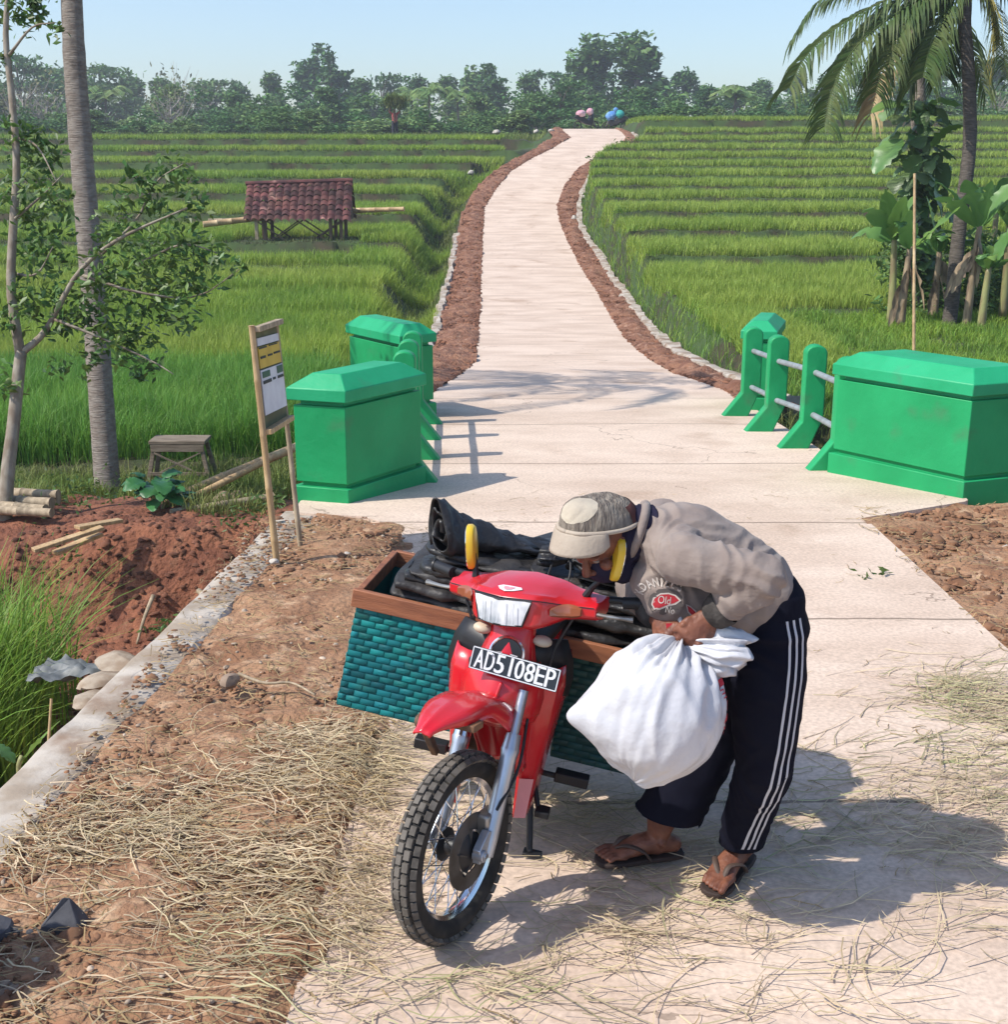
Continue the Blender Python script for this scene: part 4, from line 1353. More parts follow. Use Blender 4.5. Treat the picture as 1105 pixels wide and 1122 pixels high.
def wheel(name, o, steered, knobs=True):
    o = np.array(o)
    m = MB()
    w_, h_ = .037, .036
    prof = []
    for a in np.linspace(-1.0, math.pi + 1.0, 15):
        prof.append((RW - h_ - .004 + h_ * math.sin(a) if math.sin(a) > 0 else RW - h_ - .004 + .034 * math.sin(a), w_ * math.cos(a)))
    m.lathe(prof, o, (0, 1, 0), 72, closed=False)
    wroot = sp_(m, name, M_rub, steered=steered, angle=60)
    # tread knobs
    m = MB(); NK = 52
    for i in range(NK):
        for k, (yo, tl) in enumerate(((-.030, .75), (-.0105, .12), (.0105, -.12), (.030, -.75))):
            a = 2 * math.pi * (i + (.5 if k % 2 else 0)) / NK
            rad = RW - .003 - (.011 if abs(yo) > .02 else 0)
            rdir = np.array([math.cos(a), 0, math.sin(a)]); tdir = np.array([-math.sin(a), 0, math.cos(a)])
            nn = unit(rdir * math.cos(tl * .9) + np.array([0, 1, 0]) * math.sin(-tl * .9)); ss = np.cross(tdir, nn)
            m.box(o + rdir * rad + np.array([0, yo, 0]), (.0245, .0165, .013), np.stack([tdir, ss, nn], 1))
    sp_(m, 'tread', M_knob, wroot, steered, smooth=False)
    m = MB(); m.lathe([(RW - .049 + a_, b_) for a_, b_ in ((0, -.028), (.004, -.024), (-.010, -.019), (-.022, -.012), (-.026, 0), (-.022, .012), (-.010, .019), (.004, .024), (0, .028), (-.014, .022), (-.031, .010), (-.033, 0), (-.031, -.010), (-.014, -.022))], o, (0, 1, 0), 72, closed=True)
    sp_(m, 'rim', M_chr, wroot, steered)
    m = MB(); m.lathe([(.012, -.06), (.03, -.055), (.045, -.045), (.048, -.03), (.028, -.02), (.026, .02), (.052, .03), (.056, .05), (.04, .058), (.012, .064)], o, (0, 1, 0), 28)
    sp_(m, 'hub', M_black, wroot, steered)
    m = MB()
    for i in range(36):
        a = 2 * math.pi * i / 36; sd = 1 if i % 2 else -1; off = (.9 if (i // 2) % 2 else -.9)
        m.tube([o + np.array([.044 * math.cos(a + off), sd * .034, .044 * math.sin(a + off)]), o + np.array([(RW - .073) * math.cos(a), sd * .004, (RW - .073) * math.sin(a)])], .0017, 5)
    sp_(m, 'spokes', M_chr, wroot, steered)
    return wroot


fw = wheel('front_wheel', (0, 0, RW), True)
rw = wheel('rear_wheel', (-1.22, 0, RW), False)
# brake disc on the near side
o = np.array([0, .050, RW])
m = MB(); m.lathe([(.062, -.002), (.108, -.002), (.110, 0), (.108, .002), (.062, .002)], o, (0, 1, 0), 40, closed=True)
for i in range(5):
    a = 2 * math.pi * i / 5; m.beam(o + (.03 * math.cos(a), 0, .03 * math.sin(a)), o + (.07 * math.cos(a + .3), 0, .07 * math.sin(a + .3)), .004, .02, (0, 1, 0))
sp_(m, 'brake_disc', M_eng, fw)
m = MB(); m.box(o + (-.075, .012, .065), (.075, .045, .06)); sp_(m, 'brake_caliper', M_steel, bike, bevel=.008)

fd = AX
for s in (-1, 1):
    y = .082 * s
    ax0 = np.array([0, y, RW])
    p0 = ax0 + np.array([-.030, 0, -.020]) ; 
    m = MB(); m.tube([p0, p0 + fd * .05, p0 + fd * .28, p0 + fd * .30, p0 + fd * .31], [.021, .023, .0235, .027, .024], 16)
    m.tube([ax0 + (.006, -.014 * s, 0), ax0 + (.006, .020 * s, 0)], .017, 12)
    m.prism([(.02, -.02), (.02, .02), (-.03, .06), (-.05, .05), (-.045, -.02)], ax0 + (0, -.012, 0), (1, 0, 0), (0, 0, 1), (0, .024, 0))
    sp_(m, 'fork_lower', M_sil, bike, bevel=.002)
    m = MB(); m.tube([p0 + fd * .30, p0 + fd * .345], [.026, .022], 14); m.tube([p0 + fd * .30, p0 + fd * .47], .0145, 12)
    sp_(m, 'fork_tube', M_sil if s > 0 else M_chr, bike)
m = MB(); m.tube([(.0, -.10, RW), (.0, .105, RW)], .008, 8); sp_(m, 'axle', M_chr, bike)
sc_ = np.array([-.030, 0, RW - .02]) + fd * .53
m = MB(); m.box(sc_ + (0, 0, 0), (.07, .20, .03), None); m.tube([sc_ - fd * .02, sc_ + fd * .14], .026, 12); sp_(m, 'steering_stem', M_black, bike, bevel=.006)

# front fender: a beak over the wheel that sweeps down behind it
path = cr([(.165, .672), (.10, .692), (.01, .702), (-.09, .694), (-.185, .650), (-.265, .575), (-.305, .47), (-.315, .40)], 26)
rings_o = []; 
for i, (x, z) in enumerate(path):
    u = i / 25
    hw = .026 + .052 * smoothstep(0, .30, u) - .018 * smoothstep(.55, 1, u)
    dp = .010 + .036 * smoothstep(0, .35, u) + .03 * smoothstep(.35, .6, u)
    tx, tz = path[min(i + 1, 25)] - path[max(i - 1, 0)]; q = unit([tx, tz]); nx_, nz_ = (q[1], -q[0]); 
    if nz_ < 0 and i < 13: nx_, nz_ = -nx_, -nz_
    # outward normal (away from the wheel centre)
    c0 = np.array([x, z]) - np.array([0, RW]);  nn = np.array([nx_, nz_]); nn = nn if np.dot(nn, c0) > 0 else -nn
    row = []
    for v, dq in ((-1, -1), (-1.0, -.5), (-.93, -.12), (-.6, .0), (-.12, .16), (0, .24), (.12, .16), (.6, .0), (.93, -.12), (1.0, -.5), (1, -1)):
        off = dq * dp if dq < 0 else dq * .035
        row.append((x + nn[0] * off, v * hw, z + nn[1] * off))
    rings_o.append(row)
m = MB(); m.grid(rings_o)
fo = sp_(m, 'front_fender', M_redp, bike, angle=180)
sol = fo.modifiers.new('s', 'SOLIDIFY'); sol.thickness = .005; sol.offset = -1
m = MB(); m.beam((.02, -.09, .655), (.02, .09, .655), .05, .02); m.beam((.05, -.075, .65), (-.03, -.082, .52), .02, .02); m.tube([(.03, -.03, .64), (.03, -.10, .635)], .02, 10)
sp_(m, 'fender_bracket', M_rust, bike, bevel=.003)

# handlebar cowl: lofted across the bike
ST = A0 + AX * ((.900 - 0) / AX[2])         # stem top
cx0, cz0 = ST[0], .897


def cowl_ring(y):
    a = min(1, abs(y) / .27)
    big = 1 - smoothstep(.32, .62, a)
    x_front = cx0 + .010 + .050 * (1 - a) + .075 * big
    x_back = cx0 - .085 + .02 * a
    ztop = cz0 + .026 + .018 * (1 - a) + .012 * big - .004 * a
    zbot = cz0 - .044 - .018 * big + .012 * a
    zl = cz0 + .024 * big + .012
    pts = [(x_back, zbot + .01), (x_front - .05, zbot - .004), (x_front - .012, zbot + .004), (x_front, zbot + .016), (x_front - .012 * big, zl - .004), (x_front - .02 - .01 * big, zl + .008), (x_front - .05 - .02 * big, ztop - .008), (x_front - .08 - .02 * big, ztop), (x_back - .01, ztop - .004), (x_back - .012, (ztop + zbot) / 2)]
    return [(px_, y, pz_) for px_, pz_ in pts]


m = MB(); m.loft([cowl_ring(y) for y in (-.245, -.235, -.19, -.15, -.13, -.112, -.098, -.085, -.05, 0, .05, .085, .098, .112, .13, .15, .19, .235, .245)])
cw = sp_(m, 'handlebar_cowl', M_redp, bike, angle=38, bevel=.004)
m = MB(); m.tube([np.array(cowl_ring(y)[4]) + (.0012, 0, .001) for y in np.linspace(-.24, .24, 40)], .0014, 5); sp_(m, 'cowl_seam', M_black, cw)
# headlight
def front_pt(y, z):  # point on the cowl front near height z
    r_ = cowl_ring(y); a, b = r_[3], r_[4]; s = (z - a[2]) / (b[2] - a[2]); return np.array([a[0] + (b[0] - a[0]) * s, y, z])


zA, zB = cz0 - .040, cz0 + .031
g = []
for k, z in enumerate(np.linspace(zA, zB, 7)):
    hw = .070 + .022 * k / 6
    g.append([front_pt(np.clip(y, -.094, .094), z) + np.array([.006 + .012 * math.cos(y / hw * 1.2) , 0, 0]) for y in np.linspace(-hw, hw, 11)])
m = MB(); m.grid(g); hl = sp_(m, 'headlight', M_lens, bike, angle=180)
m = MB()
edge = [g[0][0], g[0][5], g[0][10], g[3][10], g[6][10], g[6][5], g[6][0], g[3][0], g[0][0]]
m.tube(np.array(edge) + (-.003, 0, 0), .0045, 6); sp_(m, 'bezel', M_black, hl)
m = MB()
for y in (-.05, -.025, 0, .025, .05): m.beam(np.array(g[0][5]) * (1, 0, 1) + (-.0012, y, .006), np.array(g[6][5]) * (1, 0, 1) + (-.0012, y, -.006), .002, .0016)
sp_(m, 'lens_ribs', M_ribs, hl)
for s in (-1, 1):
    rg_ = []
    m = MB()
    for q in np.linspace(0, 1, 7):
        y = s * (.130 + .075 * q); r_ = cowl_ring(y); c = (np.array(r_[3]) + np.array(r_[4])) / 2 + (.002, 0, .0)
        hh = .021 * math.sin(math.pi * (.12 + .78 * q)) ** .5
        rg_.append([c + np.array([0, 0, hh]), c + np.array([.008, 0, hh * .6]), c + np.array([.009, 0, -hh * .6]), c + np.array([0, 0, -hh]), c + np.array([-.012, 0, 0])])
    m.loft(rg_); sp_(m, 'indicator_lens', M_amber, bike)
# emblem sticker on top of the cowl: white shield with a pink mark
def top_pt(y, s):
    r_ = cowl_ring(y); a, b = np.array(r_[5]), np.array(r_[6]); p = a + (b - a) * s; nrm_ = unit([-(b - a)[2], 0, (b - a)[0]]); nrm_ = nrm_ if nrm_[2] > 0 else -nrm_; return p + nrm_ * .003


m = MB(); V = [top_pt(y, s) for y, s in ((-.030, .98), (.0, 1.0), (.030, .98), (.040, .6), (.022, .12), (0, -.05), (-.022, .12), (-.040, .6))]; m.add(V, [tuple(range(8))]); em = sp_(m, 'emblem', M_stick, bike, smooth=False)
m = MB(); V = [top_pt(y, s) + (0, 0, .0012) for y, s in ((-.018, .75), (.018, .75), (.013, .35), (0, .18), (-.013, .35))]; m.add(V, [tuple(range(5))]); sp_(m, 'emblem_mark', M_pinks, em, smooth=False)

# grips, levers, mirrors
for s in (-1, 1):
    b0_ = np.array([cx0 - .045, s * .20, cz0 + .006]); b1_ = np.array([cx0 - .105, s * .375, cz0 + .012])
    m = MB(); m.tube([b0_, b0_ * .4 + b1_ * .6 - (0, s * .06, 0), b1_], [.011, .011, .011], 10)
    m.tube([b0_ * .5 + b1_ * .5, b1_ - (0, s * .004, 0)], [.018, .0175], 14); m.tube([b1_ - (0, s * .006, 0), b1_], .021, 14)
    sp_(m, 'grip', M_black, bike)
    m = MB(); l0 = np.array([cx0 + .0, s * .215, cz0 - .008]); l1 = np.array([cx0 - .02, s * .345, cz0 - .016])
    m.tube(cr([l0, l0 * .6 + l1 * .4 + (.012, 0, 0), l1], 8), [.009, .008, .007, .006, .006, .006, .007, .010], 8); sp_(m, 'brake_lever' if s < 0 else 'clutch_lever', M_steel, bike)
    q0 = np.array([cx0 - .04, s * .185, cz0 + .022]); q1 = q0 + ((.005, .052, .062) if s > 0 else (-.005, -.002, .040)); q2 = q1 + ((.012, .030, .052) if s > 0 else (0, -.006, .030))
    m = MB(); m.tube(cr([q0, q0 * .5 + q1 * .5 + (0, 0, .004), q1, q2], 9), [.012, .011, .009, .008, .007, .006, .006, .006, .006], 8)
    mirror_root = sp_(m, 'mirror', M_black, bike)
    # housing: oval dish, glass facing back
    c = q2 + np.array([-.006, s * .012, .018]); nx2 = unit([.72, -.69, .1]) if s > 0 else unit([-.36, .93, .05]); u0_ = np.array([-.2, .50, 1.0]) if s > 0 else np.array([.05, -.16, 1.0]); upv = unit(u0_ - nx2 * np.dot(nx2, u0_)); sdv = np.cross(upv, nx2)
    ring = lambda k, off: [c + nx2 * off + upv * (.068 * k * math.copysign(abs(math.sin(a)) ** .75, math.sin(a))) + sdv * (.044 * k * math.copysign(abs(math.cos(a)) ** .75, math.cos(a))) for a in np.linspace(0, 2 * math.pi, 28, endpoint=False)]
    m = MB(); m.loft([ring(.70, .013), ring(.92, .010), ring(1, .003), ring(1, -.010)]); sp_(m, 'mirror_housing', M_yelp, mirror_root)
    m = MB(); m.loft([ring(.93, -.0105), ring(.93, -.013)]); sp_(m, 'mirror_glass', M_mirror, mirror_root)
# cables
for pl in ([(cx0 + .01, -.19, cz0 - .02), (cx0 + .03, -.15, cz0 - .12), (-.28, -.11, .68), (-.22, -.10, .56)], [(cx0 - .02, -.17, cz0 - .03), (cx0 + .02, -.16, cz0 - .16), (-.33, -.13, .66)], [(cx0, .17, cz0 - .03), (cx0 + .03, .12, cz0 - .14), (-.33, .11, .66)], [(-.25, .09, .58), (-.17, .105, .46), (-.06, .10, .38)]):
    m = MB(); m.tube(cr(pl, 12), .0045, 6); sp_(m, 'control_cable', M_black, bike)

# neck cover between cowl and plate (fixed to the body)
def wing_loft(stations, n=15, power=1.0):
    """stations: (z, x_front, half_width, x_side)"""
    rows_ = []
    for z, xf, hw, xs in stations:
        row = []
        for v in np.linspace(-1, 1, n):
            row.append((xf + (xs - xf) * abs(v) ** 1.9 * power, v * hw, z))
        rows_.append(row)
    return rows_


m = MB(); m.grid(wing_loft([(.885, -.30, .055, -.33), (.855, -.275, .062, -.31), (.80, -.245, .068, -.29), (.755, -.225, .080, -.285), (.745, -.222, .085, -.285)], 11))
o = m.build('neck_cover', M_redp, bike); sl = o.modifiers.new('s', 'SOLIDIFY'); sl.thickness = .006
m = MB(); m.grid(wing_loft([(.745, -.225, .095, -.29), (.70, -.195, .115, -.285), (.64, -.165, .125, -.28), (.59, -.165, .12, -.28), (.56, -.19, .11, -.28)], 13))
o = m.build('front_panel', M_redp, bike); sl = o.modifiers.new('s', 'SOLIDIFY'); sl.thickness = .006
m = MB(); m.beam((-.172, -.006, .62), (-.192, .006, .70), .010, .022, (1, 0, 0)); m.build('panel_rib', M_redp, bike, bevel=.004)
m = MB()
for s in (-1, 1):
    m2 = MB()
    m2.add([(-.222, s * .014, .762), (-.222, s * .034, .760), (-.224, s * .034, .775), (-.224, s * .012, .777)], [(0, 1, 2, 3)])
    m2.build('vent_badge', M_stick, bike, smooth=False)
m.lathe([(.043, 0), (.047, .004), (.052, .0)], (-.236, 0, .770), (1, 0, .35), 30); m.build('horn_ring', M_chr, bike)
m = MB(); m.lathe([(.001, .0015), (.043, .001)], (-.236, 0, .770), (1, 0, .35), 24); m.build('horn_grille', M_black, bike)
# black inner cowl behind the plate
m = MB(); m.grid(wing_loft([(.80, -.315, .15, -.37), (.74, -.30, .175, -.38), (.68, -.30, .185, -.385), (.62, -.31, .18, -.39)], 11)); o = m.build('inner_cowl', M_black, bike); sl = o.modifiers.new('s', 'SOLIDIFY'); sl.thickness = .01
for s in (-1, 1):
    m = MB(); m.ell((-.30, s * .088, .805), (.025, .03, .016), None, 14, 8); m.build('cowl_clip', M_beige, bike)
# leg shield with its two wings running down to the foot boards
for s in (-1, 1):
    st = [(.725, -.30, .08, .165), (.66, -.285, .07, .172), (.58, -.285, .065, .166), (.48, -.315, .07, .155), (.38, -.345, .08, .145), (.28, -.36, .085, .138), (.22, -.365, .088, .134), (.185, -.37, .09, .132)]
    rows_ = []
    for z, xf, yi, yo in st:
        rows_.append([(xf + .02 - .02, s * yi, z), (xf - .005, s * (yi * .5 + yo * .5), z), (xf - .022, s * (yi * .15 + yo * .85), z), (xf - .05, s * yo, z), (xf - .15 - .05 * (z < .6), s * (yo + .006), z - .01), (xf - .22 - .1 * (z < .5), s * (yo - .004), z - .015)])
    m = MB(); m.grid(rows_); o = m.build('leg_shield', M_redp, bike, angle=35); sl = o.modifiers.new('s', 'SOLIDIFY'); sl.thickness = .006
    m = MB(); m.add([(-.352, s * .092, .335), (-.368, s * .134, .335), (-.376, s * .130, .195), (-.362, s * .096, .195)], [(0, 1, 2, 3)]); m.xf(lambda V: V + np.array([.010, 0, 0])); m.build('lower_panel', M_pinks, bike, smooth=False)

# number plate, facing forward
pc = np.array([-.188, .036, .752]); pw, ph = .262, .066
pr = unit([.10, 0.99, -.005]); pu = unit([-.28, 0, .96]); pu = unit(pu - pr * np.dot(pu, pr)); pn = np.cross(pr, pu)
PR = np.stack([pr, pu, pn], 1)
m = MB(); m.box(pc, (pw, ph, .003), PR); plate = m.build('number_plate', M_plate, bike, bevel=.001)
m = MB()
for sx2 in (-1, 1):
    m.box(pc + PR @ np.array([sx2 * (pw / 2 - .003), 0, .0022]), (.0028, ph - .006, .0014), PR); m.box(pc + PR @ np.array([0, sx2 * (ph / 2 - .003), .0022]), (pw - .006, .0028, .0014), PR)
m.build('plate_border', M_pwh, plate)
xcur = -pw / 2 + .012
widths = {'1': .020, ' ': .006}
word = 'AD5 108EP'
mtx = MB()
tot = sum(widths.get(c, .0275) for c in word); sc = (pw - .022) / tot
for ch in word:
    wch = widths.get(ch, .0275) * sc
    if ch != ' ':
        V, F = text_mb(ch, .066, depth=.0006)
        V = V - [(V[:, 0].max() + V[:, 0].min()) / 2, (V[:, 1].max() + V[:, 1].min()) / 2, 0]
        ww = V[:, 0].max() - V[:, 0].min(); hh = V[:, 1].max() - V[:, 1].min()
        V[:, 0] *= (wch * .84 / ww if ch != '1' else wch * .27 / ww); V[:, 1] *= .053 / hh
        # thicken strokes: two slightly shifted copies
        for dx_ in (-.0012, 0, .0012):
            mtx.add(pc + (V + [xcur + wch / 2 + dx_, .001, .0026 + dx_ * .1]) @ PR.T, F)
    xcur += wch
mtx.build('plate_letters', M_pwh, plate, smooth=False, fix=False)
m = MB()
for sx2 in (-1, 1): m.ell(pc + PR @ np.array([sx2 * .07, .02, .003]), (.005, .005, .003), None, 8, 6)
m.build('plate_bolt', M_chr, plate)

# frame, engine, seat, tail, exhaust, stand (mostly hidden behind the baskets)
m = MB(); m.tube(cr([(-.34, 0, .74), (-.42, 0, .55), (-.55, 0, .42), (-.75, 0, .45), (-.95, 0, .62), (-1.25, 0, .70)], 18), .03, 10); m.build('frame', M_black, bike)
m = MB(); m.tube([(-.46, 0, .36), (-.72, 0, .34)], [.075, .085], 16); m.tube([(-.40, 0, .39), (-.50, 0, .37)], [.055, .06], 14); m.tube([(-.62, -.12, .32), (-.62, .13, .32)], .085, 20)
for i in range(6): m.tube([(-.40 - .017 * i, 0, .39), (-.406 - .017 * i, 0, .39)], .066, 14)
m.build('engine', M_eng, bike)
m = MB(); m.loft([[(x, y * hw, z + dz) for y, dz in ((-1, -.03), (-1, .01), (-.6, .035), (.6, .035), (1, .01), (1, -.03))] for x, hw, z in ((-.52, .07, .70), (-.62, .10, .725), (-.8, .125, .73), (-1.0, .13, .755), (-1.25, .11, .78), (-1.33, .07, .775))]); m.build('seat', M_seat, bike, bevel=.01)
m = MB(); m.loft([[(x, y * hw, z) for y, z in ((-1, z1), (-1, z0), (1, z0), (1, z1))] for x, hw, z0, z1 in ((-.45, .06, .46, .66), (-.65, .10, .50, .70), (-1.0, .12, .56, .74), (-1.30, .10, .64, .76), (-1.5, .05, .72, .76))]); m.build('tail_body', M_redp, bike, bevel=.02)
m = MB(); m.tube(cr([(-.42, -.05, .32), (-.48, -.11, .2), (-.7, -.15, .2), (-.95, -.17, .25)], 12), .018, 10); m.tube([(-.95, -.17, .25), (-1.1, -.18, .29), (-1.5, -.19, .38)], [.03, .042, .045], 14); m.build('exhaust', M_chr, bike)
for s in (-1, 1):
    m = MB(); m.tube([(-.60, s * .10, .235), (-.60, s * .20, .235)], .010, 8); m.box((-.60, s * .235, .24), (.045, .11, .035)); m.build('foot_peg', M_black, bike, bevel=.006)
m = MB(); m.tube([(-.50, .12, .27), (-.43, .16, .20)], .009, 8); m.box((-.42, .175, .2), (.05, .045, .022)); m.build('gear_pedal', M_black, bike, bevel=.004)
m = MB(); e = np.array([-.47, .155, .02]); m.tube([(-.60, .10, .24), e], .011, 8); m.box(e + (0, .01, -.002), (.04, .06, .01)); m.build('side_stand', M_black, bike, bevel=.002)
m = MB(); m.beam((-.62, .11, .33), (-1.22, .085, RW), .05, .06, (0, 0, 1)); m.beam((-.62, -.11, .33), (-1.22, -.085, RW), .03, .05, (0, 0, 1)); m.build('swing_arm', M_black, bike, bevel=.01)
for s in (-1, 1):
    m = MB(); m.tube([(-1.2, s * .12, .32), (-1.02, s * .12, .66)], .03, 12); m.build('rear_shock', M_steel, bike)

# ------------------------------------------------------------------ woven basket panniers over the seat
M_weave = mat('teal_woven_strap', (.006, .185, .185), .55, (.005, .135, .15), 5, 4, island=.38, hue=.015, spec=.3, col3=(.03, .17, .16), scale3=12, lo3=.55, hi3=.8)
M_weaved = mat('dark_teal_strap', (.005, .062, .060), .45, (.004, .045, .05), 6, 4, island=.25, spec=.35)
M_rimw = mat('red_brown_board', (.34, .135, .065), .65, (.22, .085, .045), 4, 6, (8, 1, 8), bump=.25, bscale=30)


def xlate(M, v): return M @ Matrix.Translation(Vector(v))


pan = thing('pannier_baskets', 'pair of teal woven basket panniers with wooden rims slung over the red motorcycle', 'panniers', mat=xlate(MBK, (-.95, 0, .30)))
OB = np.array([-.95, 0, .30])
xF, xB = -.72, -1.16; zR, zB_ = .655, .238


def weave_panel(mb, q00, q10, q11, q01, nu, nv, out):
    """q00 bottom-left .. q11 top-right; bulged straps, brick offset"""
    out = unit(out)
    mb_pt = lambda u, v: (q00 * (1 - u) + q10 * u) * (1 - v) + (q01 * (1 - u) + q11 * u) * v
    for j in range(nv):
        for i in range(-1, nu):
            o_ = (.5 if j % 2 else 0)
            u0 = (i + o_ + .03) / nu; u1 = (i + o_ + .97) / nu
            if u1 <= 0.01 or u0 >= .99: continue
            u0 = max(0, u0); u1 = min(1, u1)
            v0 = (j + .06) / nv; v1 = (j + .94) / nv
            jit = rnd.uniform(-.06, .06) / nv; v0 += jit; v1 += jit * .6
            g = []; bl_ = rnd.uniform(.0030, .0065)
            for a in np.linspace(0, 1, 5):
                b_ = .0005 + bl_ * math.sin(math.pi * a) ** .7
                g.append([mb_pt(u0 + (u1 - u0) * a, v) + out * b_ * k for v, k in ((v0, .2), (v0 + .25 * (v1 - v0), 1), (v1 - .25 * (v1 - v0), 1), (v1, .2))])
            mb.grid(g)
    # vertical stakes glimpsed between the straps
    mb.grid([[mb_pt(u, v) - out * .003 for v in (0, 1)] for u in (0, 1)])
    return mb


A_ = lambda *p: np.array(p, float) - OB
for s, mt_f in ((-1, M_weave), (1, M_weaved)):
    yi, yo = s * .135, s * .575; yib, yob = s * .145, s * .60
    c = {}
    bk = MB()
    xFb = xF + .005; xBb = xB
    if s < 0: q = (A_(xFb, yob, zB_), A_(xFb, yib, zB_), A_(xF, yi, zR), A_(xF, yo, zR))
    else: q = (A_(xFb, yib, zB_), A_(xFb, yob, zB_), A_(xF, yo, zR), A_(xF, yi, zR))
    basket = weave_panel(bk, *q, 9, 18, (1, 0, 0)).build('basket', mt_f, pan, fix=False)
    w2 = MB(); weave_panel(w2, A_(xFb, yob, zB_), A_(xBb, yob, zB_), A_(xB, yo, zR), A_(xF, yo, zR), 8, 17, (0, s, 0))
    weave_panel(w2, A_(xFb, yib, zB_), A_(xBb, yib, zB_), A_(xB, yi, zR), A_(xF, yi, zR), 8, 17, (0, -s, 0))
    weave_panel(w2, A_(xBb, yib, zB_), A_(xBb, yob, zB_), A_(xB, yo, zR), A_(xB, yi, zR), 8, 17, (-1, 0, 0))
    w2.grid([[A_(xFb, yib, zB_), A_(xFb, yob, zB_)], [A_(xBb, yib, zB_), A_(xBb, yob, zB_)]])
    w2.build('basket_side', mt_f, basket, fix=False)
    m = MB(); m.beam(A_(xF + .005, yo + s * .02, zR - .02), A_(xF + .005, yi - s * .02, zR - .02), .022, .062); m.build('rim_board', M_rimw, pan, bevel=.003)
    m = MB(); m.beam(A_(xB, yo, zR - .02), A_(xB, yi, zR - .02), .022, .06); m.build('rim_board', M_rimw, pan, bevel=.003)
    m = MB(); m.beam(A_(xF - .012, yo, zR - .016), A_(xB + .012, yo, zR - .016), .022, .055); m.build('rim_board', M_rimw, pan, bevel=.003)
    m = MB(); m.beam(A_(xF - .012, yi, zR - .016), A_(xB + .012, yi, zR - .016), .022, .055); m.build('rim_board', M_rimw, pan, bevel=.003)
for x in (xF + .005 - .03, xB + .03):
    m = MB(); m.beam(A_(x, -.16, zR - .045), A_(x, .16, zR - .045), .03, .05); m.build('cross_bar', M_rimw, pan, bevel=.003)

# ------------------------------------------------------------------ black tarpaulins folded on top
M_tarp = mat('black_tarpaulin', (.016, .0155, .016), .42, (.034, .032, .031), 7, 6, bump=.9, bscale=22, bdist=.012, spec=.5)
M_tarpg = mat('dusty_tarpaulin', (.065, .059, .056), .55, (.026, .024, .023), 5, 6, bump=.9, bscale=22, bdist=.012, spec=.4)
M_string = mat('black_string', (.02, .02, .022), .6)
OT = np.array([-.95, 0, .66])
tarp = thing('folded_tarpaulin', 'bundle of folded black tarpaulins tied on top of the teal baskets', 'tarpaulin', mat=xlate(MBK, OT))


def slab(x0, x1, y0, y1, z0, z1, seed, sag=.015, mt=M_tarp, nm='fold'):
    """soft rounded slab lying across the baskets (long axis y)"""
    ys_ = np.linspace(y0, y1, 34); rings = []
    for i, y in enumerate(ys_):
        e = min(1, min(i, 33 - i) / 1.6 + .80)
        ring = []
        for a in np.linspace(0, 2 * math.pi, 26, endpoint=False):
            ca, sa = math.cos(a), math.sin(a)
            ex = math.copysign(abs(ca) ** .42, ca); ez = math.copysign(abs(sa) ** .55, sa)
            p = np.array([(x0 + x1) / 2 + ex * (x1 - x0) / 2 * e, y, (z0 + z1) / 2 + ez * (z1 - z0) / 2 * e - sag * math.sin((y - y0) / (y1 - y0) * math.pi)])
            w_ = fbm(np.array([p[0] * 10, p[1] * 9, p[2] * 12 + seed]), 4, seed) * 1.25
            p = p + np.array([ex * .013 * w_, 0, ez * .011 * w_ + .012 * vnoise(np.array([y * 3.3, seed, 0.]), seed)])
            ring.append(p - OT)
        rings.append(ring)
    m = MB(); m.loft(rings)
    return m.build(nm, mt, tarp, angle=60)


for k, (x0, x1, y0, y1, z0, z1, mt_) in enumerate([
        (-1.12, -.735, -.485, .04, .652, .685, M_tarpg), (-1.12, -.725, -.475, .06, .682, .715, M_tarpg), (-1.13, -.745, -.45, .02, .713, .738, M_tarp),
        (-1.14, -.735, -.06, .53, .668, .708, M_tarp), (-1.14, -.725, -.10, .54, .705, .752, M_tarp), (-1.12, -.73, -.44, .34, .736, .762, M_tarpg),
        (-1.13, -.745, -.40, .40, .758, .784, M_tarp), (-1.10, -.725, -.30, .47, .780, .806, M_tarp), (-1.12, -.76, -.36, .44, .803, .824, M_tarpg),
        (-1.12, -.78, -.40, .42, .822, .846, M_tarp), (-1.06, -.75, .10, .38, .842, .860, M_tarp), (-1.08, -.77, -.04, .41, .826, .852, M_tarpg), (-1.05, -.765, .14, .44, .858, .876, M_tarp)]):
    slab(x0 + rnd.uniform(-.01, .01), x1, y0, y1, z0, z1, k + 1, rnd.uniform(0, .012), mt_)
# the coil: a sheet rolled on itself, its open end turned to the front
sp_pts = []
for k, a in enumerate(np.linspace(0, 2 * math.pi * 2.6, 70)):
    r_ = .014 + .0040 * a + .0035 * math.sin(2 * a + 1)
    sp_pts.append((math.cos(a) * r_ * .56 * (1 - .3 * math.sin(a)) + .005 * math.sin(a * 1.3), math.sin(a) * r_ * 1.38))
sp_pts = np.array(sp_pts)
axis = cr([(-.755, -.355, .915), (-.82, -.285, .895), (-.90, -.15, .872), (-.97, .03, .862), (-1.0, .25, .86)], 30)
rows_ = []
for i, p in enumerate(axis):
    u = i / 29
    fl = 1 - .80 * smoothstep(.02, .65, u)
    q = sp_pts * [1 + .9 * smoothstep(0, .65, u), fl]
    sh = np.array([.10, 1, 0]); sh = unit([.45, .89, 0])
    # lean the loop backwards like a folded strap
    rows_.append([p + sh * a_[0] + np.array([-.10, -.30, 1.0]) * a_[1] * .95 + np.array([0, 0, .012 * vnoise(np.array([i * .6, k2 * .22, 0.]), 5) + .006 * vnoise(np.array([i * 1.7, k2 * .5, 3.]), 6)]) + np.array([.010 * vnoise(np.array([i * .8, k2 * .25, 7.]), 8), 0, 0]) - OT for k2, a_ in enumerate(q)])
